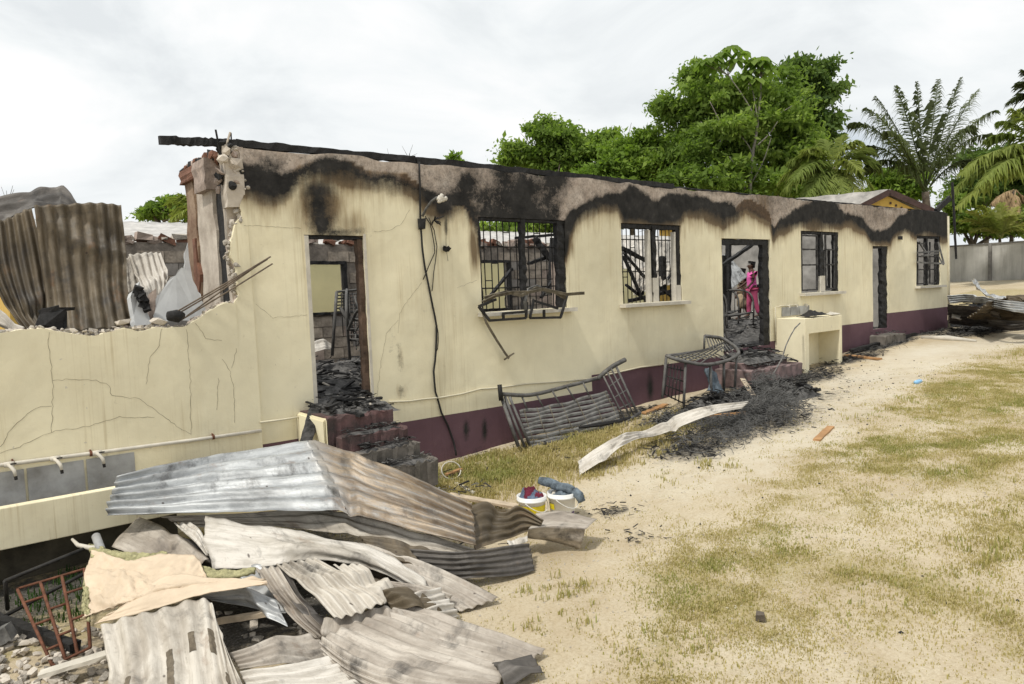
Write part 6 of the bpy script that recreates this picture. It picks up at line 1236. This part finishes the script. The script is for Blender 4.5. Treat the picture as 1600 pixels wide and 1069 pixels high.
# ================================================================== trees and palms
def cards(m_list, cen, nrm_up, size, tint):
    pass
def leaves(name, C, size, tint, mat, parent=None, asp=.5, up=.5):
    n = len(C); d = rng.normal(0, 1, (n, 3)); d[:, 2] -= .25; d /= np.linalg.norm(d, axis=1)[:, None]; r = rng.normal(0, 1, (n, 3)); r[:, 2] += up*2; s = np.cross(d, r); s /= np.linalg.norm(s, axis=1)[:, None]+1e-9; N_ = np.cross(s, d)
    L_ = size*np.clip(rng.lognormal(-.08, .38, n), .4, 2.0); W_ = L_*asp
    V = np.zeros((n, 4, 3)); V[:, 0] = C; V[:, 1] = C+d*(L_*.45)[:, None]+s*(W_*.5)[:, None]-N_*(L_*.06)[:, None]; V[:, 2] = C+d*L_[:, None]-N_*(L_*.12)[:, None]; V[:, 3] = C+d*(L_*.45)[:, None]-s*(W_*.5)[:, None]-N_*(L_*.06)[:, None]
    k = np.arange(n)*4; m = MB(); m.v = V.reshape(-1, 3); m.f = np.stack([k, k+1, k+2, k+3], 1).tolist(); m.mi = [0]*n
    o = m.build(name, [mat], parent); fattr(o, 'tint', np.repeat(np.clip(tint, 0, 1), 4)); return o
def crown_pts(blobs_, dep, n, clump=26, cs=.5, shell=.55, seed=0):
    """blobs: (px, py, rx_px, ry_px[, depth offset]); every blob breaks into smaller boughs, each a flattened spray of leaf clumps"""
    k = dep/FPX; subs = []
    for b_ in blobs_:
        c = AT(b_[0], b_[1], dep+(b_[4] if len(b_) > 4 else 0)); R_ = np.array([b_[2]*k, b_[2]*k*.9, b_[3]*k])
        for q in range(10):
            v = rng.normal(0, 1, 3); v[2] = abs(v[2])*.8-.25 if q < 7 else v[2]; v /= np.linalg.norm(v); rr = rng.uniform(.62, 1.08); sr = R_*rng.uniform(.22, .48); sr[2] *= .72; subs.append((c+v*R_*rr, sr, rng.uniform(0, 1)))
        subs.append((c, R_*.62, .25))
    ar = np.array([(q[1][0]*q[1][2])**.85 for q in subs]); nc = n//clump; out = []; ti = []
    for i in rng.choice(len(subs), nc, p=ar/ar.sum()):
        c, R_, t0 = subs[i]; v = rng.normal(0, 1, 3); v /= np.linalg.norm(v); v[2] = v[2]*.9+.12; cc = c+v*R_*rng.uniform(.45, 1.08)*(1+.12*rng.normal())
        s_c = cs*rng.uniform(.35, .95); out.append(cc+rng.normal(0, s_c, (clump, 3))*np.array([1, 1, .38])); ti.append(np.clip(.18+.5*t0+rng.normal(0, .10)+rng.normal(0, .12, clump), 0, 1))
    return np.concatenate(out), np.concatenate(ti)
def tree(name, label, cat, base, blobs_, dep, n, size, mat, cs=.5, clump=26, bark='bark', tr=.22, asp=.5, group=None, limbs=None):
    b0 = AT(base[0], base[1], dep); b0[2] = gz(b0[0]); t = thing(name, label, cat, b0, group)
    C, ti = crown_pts(blobs_, dep, n, clump, cs); leaves('crown', C, size, ti, mat, t, asp)
    m = MB(); tops = sorted(blobs_, key=lambda b: -b[2]*b[3])[:6]; hub = AT(base[0], np.mean([b[1] for b in blobs_])+30, dep)
    m.tube(spl([b0-np.array([0, 0, .2]), (b0*.6+hub*.4)+np.array([.2, 0, 0]), hub], 8), list(np.linspace(tr, tr*.55, 8)), 8)
    m.build('trunk', [bark], t, smooth=True)
    for b_ in tops:
        e = AT(b_[0], b_[1], dep+(b_[4] if len(b_) > 4 else 0)); mid = (hub+e)/2+np.array([random.uniform(-.4, .4), random.uniform(-.4, .4), random.uniform(-.2, .5)])
        m = MB(); m.tube(spl([hub-np.array([0, 0, .4]), mid, e], 7), list(np.linspace(tr*.5, tr*.14, 7)), 6); m.build('limb', [bark], t, smooth=True)
        for q in range(3):
            e2 = e+rng.normal(0, 1, 3)*b_[2]*dep/FPX*.6; m = MB(); m.tube([mid, (mid+e2)/2+rng.normal(0, .2, 3), e2], [tr*.22, tr*.14, tr*.05], 5); m.build('branch', [bark], t, smooth=True)
    return t
tree('broad_tree', 'largest leafy tree behind the building, with a tall rounded crown', 'tree', (1170, 330), [(1115,160,52,44),(1075,185,55,50),(1060,240,45,45),(1120,220,60,60,-2),(1180,190,60,60,-1),(1190,260,60,50),(1110,280,60,45,-2),(1230,230,50,60),(1150,155,45,32),(1040,170,25,30),(1210,150,45,40),(1250,280,45,40),(1160,300,60,40,-2),(1085,125,28,22)], 44, 64000, .27, 'leaf_mid', .45, 30, 'pale_bark', .3)
tree('dark_tree', 'darker tree with an open ragged top, right of the largest tree', 'tree', (1275, 330), [(1255,120,30,28),(1285,150,30,26),(1245,165,35,40),(1280,200,28,30),(1262,240,38,40),(1300,140,14,10),(1240,105,14,12),(1290,110,14,14),(1255,290,40,35)], 48, 20000, .31, 'leaf_dark', .5, 30)
tree('spreading_tree', 'rounded mid-green tree farther left behind the charred roof edge', 'tree', (880, 330), [(865,215,38,26),(830,240,38,22),(905,240,40,28),(935,225,30,20),(800,250,20,12),(880,260,60,25),(850,200,20,14),(960,250,22,18)], 50, 24000, .31, 'leaf_mid', .5, 30)
tree('bright_tree', 'yellow-green creeper-covered tree between the rounded tree and the largest one', 'tree', (985, 340), [(975,245,30,22),(1000,265,40,30),(950,270,36,24),(1010,225,22,22),(1040,275,30,35),(915,285,40,20),(985,295,60,25)], 46, 28000, .27, 'leaf_bright', .5, 30)
tree('dark_tree', 'low dark tree filling the gap beneath the largest tree, behind the coconut palm', 'tree', (1200, 350), [(1120,310,70,30),(1200,320,70,30),(1260,320,50,30),(1040,315,60,25)], 52, 20000, .33, 'leaf_dark', .5, 26)
# lower growth that shows through the empty windows
tree('bushy_tree', 'bushy green growth seen through the top of the first window', 'tree', (840, 380), [(790,360,60,26),(850,350,60,30),(730,370,50,18),(910,360,60,30),(620,392,60,14)], 46, 18000, .29, 'leaf_mid', .5, 26)
tree('small_tree', 'small leafy tree beside the tall feathery palm', 'tree', (1405, 330), [(1400,285,32,20),(1420,270,18,14),(1385,300,25,16),(1425,300,18,18)], 46, 5000, .34, 'leaf_bright', .4, 22)
tree('round_tree', 'round green tree low behind the yard wall at the right', 'tree', (1540, 360), [(1530,265,34,22),(1560,250,30,18),(1515,250,20,12),(1580,280,40,30),(1510,300,25,30),(1545,300,40,26),(1600,310,40,40)], 52, 22000, .31, 'leaf_dark', .45, 24)
tree('bushy_tree', 'green bush at the foot of the yard wall behind the ferny palm', 'tree', (1520, 370), [(1500,350,16,26),(1525,355,26,24),(1575,360,34,18),(1490,320,12,30),(1610,350,30,30)], 43, 8000, .26, 'leaf_mid', .35, 22)
tree('round_tree', 'small rounded tree seen left of the brick pier, above the zinc roof', 'tree', (255, 365), [(245,332,22,14),(270,322,22,14),(232,336,10,6),(290,330,16,16)], 40, 4200, .30, 'leaf_mid', .3, 22)
tree('sprig_tree', 'tip of a leafy sapling just clearing the roof edge', 'tree', (713, 300), [(712,244,9,5),(700,247,6,4),(716,262,10,12)], 44, 500, .30, 'leaf_bright', .15, 16, tr=.06)
# a cecropia rising through the largest tree
simple('cecropia_bark', (.27, .25, .21), .95, scale=8, var=.35, bump=.3)
ct = AT(1178, 330, 41); ct[2] = gz(ct[0]); ce = thing('cecropia_tree', 'slender pale-stemmed tree with umbrella-like leaves poking above the largest tree', 'tree', ct)
m = MB(); m.tube(spl([ct, AT(1172,290,41), AT(1183,200,41), AT(1188,150,41), AT(1190,108,41)], 14), list(np.linspace(.11, .04, 14)), 7); m.build('trunk', ['cecropia_bark'], ce, smooth=True)
def umb(px, py, R_, n=9):
    c = AT(px, py, 41); V = []; Fs = []
    for i in range(n):
        a = i/n*6.283+random.random()*.3; L_ = R_*random.uniform(.8, 1.15); d = np.array([math.cos(a), math.sin(a), 0]); s = np.array([-d[1], d[0], 0]); k = len(V); w_ = L_*.22
        V += [c, c+d*L_*.5+s*w_+np.array([0, 0, .06*L_]), c+d*L_-np.array([0, 0, .45*L_]), c+d*L_*.5-s*w_+np.array([0, 0, .06*L_]), c+d*L_*.8+s*w_*.9-np.array([0, 0, .18*L_]), c+d*L_*.8-s*w_*.9-np.array([0, 0, .18*L_])]
        Fs += [(k, k+1, k+4, k+2, k+5, k+3)]
    m = MB(); m.add(V, Fs); o = m.build('leaf', ['leaf_mid'], ce); fattr(o, 'tint', np.full(len(V), random.uniform(.15, .6)))
for (tx, ty, kids) in ((1138, 118, [(1112,95),(1128,86),(1142,76),(1158,84),(1150,96),(1100,100),(1120,105)]), (1188, 120, [(1180,98),(1192,100),(1176,112),(1198,112),(1186,94)]), (1172, 130, [(1165,122),(1178,128)])):
    if tx != 1188: m = MB(); m.tube(spl([AT(1184, 190, 41), AT((tx+1184)/2, 150, 41), AT(tx, ty, 41)], 6), [.05, .045, .04, .035, .03, .03], 6); m.build('branch', ['cecropia_bark'], ce, smooth=True)
    for (x, y) in kids: m = MB(); m.tube([AT(tx, ty, 41), AT(x, y, 41)], .022, 5); m.build('leaf_stalk', ['cecropia_bark'], ce); umb(x, y, random.uniform(.7, 1.0))
for a, c in (((1172,290),(1205,215)), ((1178,245),(1150,205)), ((1180,230),(1215,190)), ((1165,300),(1140,245))): m = MB(); m.tube(spl([AT(*a, 41), AT((a[0]+c[0])/2+4, (a[1]+c[1])/2, 41), AT(*c, 40.5)], 6), [.055, .045, .035, .03, .025, .02], 6); m.build('branch', ['cecropia_bark'], ce, smooth=True)
# palms
def frond(parent, base, tip, arch, nl, ll, mat, tint, droop=.6, name='frond', wid=.05, hang=0.0):
    base = np.asarray(base, float); tip = np.asarray(tip, float); ctl = (base*.45+tip*.55)+np.array([0, 0, arch]); n = 14; t = np.linspace(0, 1, n)[:, None]; R = (1-t)**2*base+2*t*(1-t)*ctl+t*t*tip
    m = MB(); m.tube(list(R), list(np.linspace(.045, .008, n)), 5, cap=False); nv0 = len(m.v)
    tt = np.linspace(.16, .995, nl); L_ = np.linalg.norm(tip-base)
    for q in tt:
        p = (1-q)**2*base+2*q*(1-q)*ctl+q*q*tip; d = 2*(1-q)*(ctl-base)+2*q*(tip-ctl); d /= np.linalg.norm(d); sd = np.cross(d, (0, 0, 1)); sd /= np.linalg.norm(sd)+1e-9; u_ = np.cross(sd, d)
        ln = ll*(math.sin(math.pi*min(1, q*.85+.12))**.6)*random.uniform(.8, 1.1)
        for s in (-1, 1):
            dr = sd*s*(.85-hang*.5)+d*(.55+.35*q)+u_*random.uniform(-.1, .35); dr /= np.linalg.norm(dr); k = len(m.v); dr = dr+rng.normal(0, .16, 3); dr /= np.linalg.norm(dr); e = p+dr*ln-np.array([0, 0, ln*(droop*random.uniform(.5, 1.1)+hang)]); mid = p+dr*ln*.55-np.array([0, 0, ln*droop*.22]); wv = np.cross(dr, u_); wv = wv/(np.linalg.norm(wv)+1e-9)*wid*.5
            m.v += [tuple(p-wv*.8), tuple(p+wv*.8), tuple(mid+wv), tuple(e), tuple(mid-wv)]; m.f.append((k, k+1, k+2, k+3, k+4)); m.mi.append(0)
    o = m.build(name, [mat], parent); tq = np.full(len(m.v), tint); tq += rng.normal(0, .08, len(tq)); fattr(o, 'tint', np.clip(tq, 0, 1))
def palm(name, label, dep, foot, crown, tips, ll, nl, mat, arch=.6, droop=.5, tr=.2, tint=(.2, .7), dz=(-2, 2), wid=.06, hang=0.0, trunk=True):
    b0 = AT(*foot, dep); b0[2] = gz(b0[0]); t = thing(name, label, 'palm', b0); c = AT(*crown, dep)
    if trunk: m = MB(); m.tube(spl([b0-np.array([0, 0, .2]), (b0+c)/2+np.array([.15, 0, 0]), c], 14), [tr*(1+.08*(i % 2))*(1-.02*i) for i in range(14)], 10); m.build('trunk', ['bark'], t, smooth=True)
    for i, tp in enumerate(tips):
        e = AT(tp[0], tp[1], dep+(tp[2] if len(tp) > 2 else random.uniform(*dz))); frond(t, c+rng.normal(0, .06, 3), e, (tp[3] if len(tp) > 3 else arch), nl, ll, mat, random.uniform(*tint), droop, wid=wid, hang=hang)
    return t
palm('feather_palm', 'tall feathery palm with long arching fronds, behind the far end of the building', 38, (1452, 350), (1446, 300), [(1328,192,0,1.9),(1338,235,1,1.9),(1352,168,-1,1.3),(1368,150,1,.9),(1400,134,-1,.6),(1432,128,0,.3),(1466,124,1,.2),(1502,121,0,.4),(1528,140,1,.8),(1556,172,0,1.5),(1560,214,1,2.0),(1385,205,-2,1.2),(1520,196,-2,1.3),(1352,262,-1,1.8),(1545,262,-1,1.8)], .95, 84, 'palm_leaf', droop=1.05, tint=(.1, .6), tr=.24, wid=.055, hang=.08)
palm('coconut_palm', 'coconut palm with drooping pale green fronds behind the roof edge', 37, (1305, 345), (1303, 262), [(1222,300,0,1.0),(1216,285,1,1.2),(1232,255,0,1.1),(1258,235,-1,.8),(1285,218,1,.5),(1318,212,0,.4),(1345,222,-1,.8),(1366,240,1,1.1),(1376,268,0,1.3),(1366,300,-1,1.1),(1345,312,-2,.9),(1255,318,-2,.9),(1285,315,-2,.6),(1318,310,-2,.7),(1240,280,-2,1.0),(1340,265,-2,.9)], .85, 56, 'palm_yellow', droop=.75, tint=(.05, .6), wid=.07)
palm('coconut_palm', 'coconut palm mostly beyond the right edge, its long fronds arching over the yard wall', 36, (1660, 400), (1650, 255), [(1488,300,0,1.9),(1500,272,-1,1.9),(1495,325,-1,1.5),(1540,218,0,1.5),(1560,190,1,1.0),(1530,290,-2,1.6),(1580,170,0,.8),(1560,240,-1,1.4),(1700,180,0,.8),(1760,230,0,1.3),(1780,290,0,1.4)], 1.0, 64, 'palm_yellow', droop=.85, tint=(.1, .6), wid=.08)
palm('dark_palm', 'dark palm at the upper right edge of the view', 42, (1680, 400), (1665, 175), [(1575,160,0,1.6),(1580,185,1,1.4),(1590,130,-1,1.0),(1598,110,0,.7),(1570,200,-1,1.4),(1630,100,0,.3),(1720,110,0,.6),(1760,170,0,1.2)], 1.0, 60, 'palm_leaf', droop=.7, tint=(0, .35), wid=.08)
palm('ferny_palm', 'low yellow-green ferny palm in front of the trees above the yard wall', 41.5, (1562, 395), (1562, 372), [(1500,345,0,.7),(1512,330,-.5,.7),(1530,322,0,.6),(1545,326,.5,.4),(1565,318,0,.3),(1588,324,0,.4),(1604,332,0,.6),(1618,350,0,.7),(1520,362,-.5,.7),(1540,340,-1,.4),(1580,338,-1,.4),(1600,362,-.5,.6)], .65, 44, 'palm_yellow', droop=.35, tint=(.35, .95), tr=.1, wid=.07)
palm('thatch_palm', 'drooping brown dead palm fronds beside the ferny palm', 42.5, (1575, 390), (1585, 298), [(1558,335,0,.3),(1565,345,0,.3),(1580,350,-.5,.3),(1595,345,0,.3),(1612,335,0,.3),(1550,318,0,.4)], .5, 40, 'dry_thatch', droop=.9, tr=.12, wid=.08, hang=.3)
palm('coconut_palm', 'coconut palm whose fronds show left of the brick pier above the zinc roof', 36, (310, 370), (312, 328), [(262,318,0,.7),(270,340,0,.8),(282,305,0,.4),(300,292,0,.1),(340,300,0,.4),(355,330,0,.6),(265,348,-1,.6)], .7, 40, 'palm_yellow', droop=.6, tint=(.3, .8), wid=.07)
# bare twigs of a dead sapling just behind the roof edge
tw = AT(638, 300, 36); tw[2] = gz(tw[0]); dd = thing('dead_sapling', 'thin leafless twigs showing above the charred roof edge', 'tree', tw)
m = MB(); m.tube([tw, AT(638, 262, 36), AT(640, 240, 36)], [.05, .03, .02], 5); m.build('trunk', ['ash_grey'], dd)
for e in ((628,228),(645,226),(652,240),(632,235),(605,232),(610,244)): m = MB(); m.tube([AT(638 if e[0] > 620 else 612, 246 if e[0] > 620 else 262, 36), AT(*e, 36)], [.014, .006], 4); m.build('twig', ['ash_grey'], dd)
tw = AT(18, 330, 34); tw[2] = gz(tw[0]); dd = thing('dead_sapling', 'thin leafless twigs at the far left above the standing sheets', 'tree', tw)
for e in ((2,292),(10,298),(22,296),(20,290)): m = MB(); m.tube([AT(12, 320, 34), AT(*e, 34)], [.02, .008], 4); m.build('twig', ['ash_grey'], dd)
# ================================================================== the two people in the ruin
def skin(name, verts, edges, mat, parent, root=0, sub=2):
    me = bpy.data.meshes.new(name); og = ORG[parent.name]; me.from_pydata([tuple(np.array(v[0])-og) for v in verts], edges, []); me.materials.append(MATS[mat]); o = bpy.data.objects.new(name, me); COL.objects.link(o); o.parent = parent; ORG[o.name] = og
    sk = o.modifiers.new('skin', 'SKIN'); sk.use_smooth_shade = True
    for v, d in zip(verts, me.skin_vertices[0].data): r = v[1]; d.radius = (r, r) if not isinstance(r, tuple) else r
    me.skin_vertices[0].data[root].use_root = True
    s = o.modifiers.new('sub', 'SUBSURF'); s.levels = sub; s.render_levels = sub; return o
fwd_ = -rt                                 # both look to the left of the view
side_ = np.array([fwd_[1], -fwd_[0], 0]); side_ /= np.linalg.norm(side_)
def human(label, base, ht, lean, arm_f, arm_n, skin_m, top, bottom, dress=False, sd=1):
    t = thing('person', label, 'person', base); k = ht/1.72
    def P(f, s, z): return np.array(base)+fwd_*f*k+side_*s*k+np.array([0, 0, z*k])
    st = .14
    V = [(P(0, 0, .93), .115), (P(.01, 0, 1.10), .10), (P(.02, 0, 1.30), .115), (P(.01, 0, 1.44), .085), (P(.02, 0, 1.50), .055), (P(.045, 0, 1.58), .092), (P(.05, 0, 1.655), .092),
         (P(-.01, .17, 1.40), .052), (P(*arm_n[0]), .040), (P(*arm_n[1]), .030), (P(*arm_n[2]), .024), (P(0, -.17, 1.40), .052), (P(*arm_f[0]), .040), (P(*arm_f[1]), .030), (P(*arm_f[2]), .024),
         (P(.02, .10, .88), .09), (P(st*.5, .10, .48), .060), (P(st*.6, .10, .09), .040), (P(st*.6+.15, .10, .035), .034), (P(-.02, -.10, .88), .09), (P(-.06, -.10, .48), .060), (P(-.16, -.10, .09), .040), (P(-.02, -.10, .035), .034)]
    E_ = [(0, 1), (1, 2), (2, 3), (3, 4), (4, 5), (5, 6), (3, 7), (7, 8), (8, 9), (9, 10), (3, 11), (11, 12), (12, 13), (13, 14), (0, 15), (15, 16), (16, 17), (17, 18), (0, 19), (19, 20), (20, 21), (21, 22)]
    skin('body', V, E_, skin_m, t)
    # fingers, each its own short chain rooted in the palm
    for hnd in (arm_n, arm_f):
        w0, w1 = P(*hnd[1]), P(*hnd[2]); d = (w1-w0)/np.linalg.norm(w1-w0); s = np.cross(d, side_); s /= np.linalg.norm(s); m = MB()
        for i, ln in enumerate((.075, .085, .08, .062)): o_ = s*(i-1.5)*.019; m.tube([w1+d*.01+o_, w1+d*(.045+ln*.4)+o_, w1+d*(.045+ln*.75)+o_+side_*.012, w1+d*(.04+ln)+o_+side_*.028], [.011, .010, .009, .006], 6)
        m.tube([w1-d*.02+s*.03, w1+d*.02+s*.052, w1+d*.055+s*.05], [.012, .011, .007], 6); m.build('fingers', [skin_m], t, smooth=True)
    hd = P(.045, 0, 1.615)
    m = MB(); m.tube([hd+fwd_*.075*k-np.array([0, 0, .0]), hd+fwd_*.108*k-np.array([0, 0, .025])], [.010, .016], 6); m.build('nose', [skin_m], t, smooth=True)
    for s in (-1, 1):
        m = MB(); m.tube([hd+fwd_*.068*k+side_*s*.03+np.array([0, 0, .02]), hd+fwd_*.076*k+side_*s*.03+np.array([0, 0, .02])], [.011, .007], 7); m.build('eye', ['black_hair'], t)
        m = MB(); m.tube([hd-fwd_*.01+side_*s*.078*k, hd-fwd_*.02+side_*s*.098*k], [.022, .014], 7); m.build('ear', [skin_m], t, smooth=True)
    m = MB(); m.tube([hd+fwd_*.070*k-side_*.022-np.array([0, 0, .052]), hd+fwd_*.082*k-np.array([0, 0, .052]), hd+fwd_*.070*k+side_*.022-np.array([0, 0, .052])], .007, 6); m.build('mouth', ['maroon_cloth'], t)
    skin('hair', [(hd-fwd_*.025*k+np.array([0, 0, .03]), .098), (hd-fwd_*.03*k+np.array([0, 0, .06]), .092), (hd-fwd_*.075*k+np.array([0, 0, .02]), .07)], [(0, 1), (0, 2)], 'black_hair', t)
    sv = [(P(0, 0, .84), .175), (P(.01, 0, 1.08), .150), (P(.02, 0, 1.28), .168), (P(.01, 0, 1.42), .125), (P(-.01, .18, 1.39), .095), (P(*(np.array((-.01, .18, 1.39))*.35+np.array(arm_n[0])*.65)), .088), (P(0, -.18, 1.39), .095), (P(*(np.array((0, -.18, 1.39))*.35+np.array(arm_f[0])*.65)), .088)]
    skin('shirt', sv, [(0, 1), (1, 2), (2, 3), (3, 4), (4, 5), (3, 6), (6, 7)], top, t)
    if dress: skin('skirt', [(P(0, 0, .98), .13), (P(0, 0, .7), .20), (P(0, 0, .35), .23)], [(0, 1), (1, 2)], bottom, t)
    else: skin('trousers', [(P(0, 0, .94), .145), (P(.02, .10, .84), .118), (P(st*.5, .10, .48), .085), (P(st*.6, .10, .13), .066), (P(-.02, -.10, .84), .118), (P(-.06, -.10, .48), .085), (P(-.16, -.10, .13), .066)], [(0, 1), (1, 2), (2, 3), (0, 4), (4, 5), (5, 6)], bottom, t)
    return t, P
pb = AT(1176, 497, 22.6); mp_ = pb.copy()
hp, PP = human('person in bright pink T-shirt and dark pink trousers walking through the ruin', pb, 1.74, 0, [(.04, -.22, 1.13), (.20, -.20, .95), (.30, -.18, .90)], [(.06, .24, 1.14), (.28, .24, .98), (.42, .22, .90)], 'skin_dark', 'pink_shirt', 'pink_trousers')
m = MB(); c = PP(-.26, .22, .90)
for i in range(9): pass
m.tube([c-fwd_*.15, c-fwd_*.08, c, c+fwd_*.08, c+fwd_*.15], [.05, .12, .135, .12, .05], 12)
bgt = thing('shoulder_bag', 'black shoulder bag hanging behind the person in pink', 'bag', c-np.array([0, 0, .13])); m.build('bag_body', ['black_cloth'], bgt, smooth=True)
m = MB(); m.tube(spl([c+fwd_*.08+np.array([0, 0, .1]), PP(-.16, .24, 1.2), PP(-.03, .20, 1.50), PP(.02, .05, 1.56)], 12), .016, 6); m.build('strap', ['black_cloth'], bgt, smooth=True)
human('person in beige clothes standing close in front of the one in pink', AT(1161, 500, 23.2), 1.62, 0, [(.10, -.20, 1.15), (.18, -.10, 1.32), (.20, -.05, 1.45)], [(.02, .22, 1.12), (.10, .22, .92), (.14, .2, .84)], 'skin_dark', 'beige_dress', 'beige_dress', True)
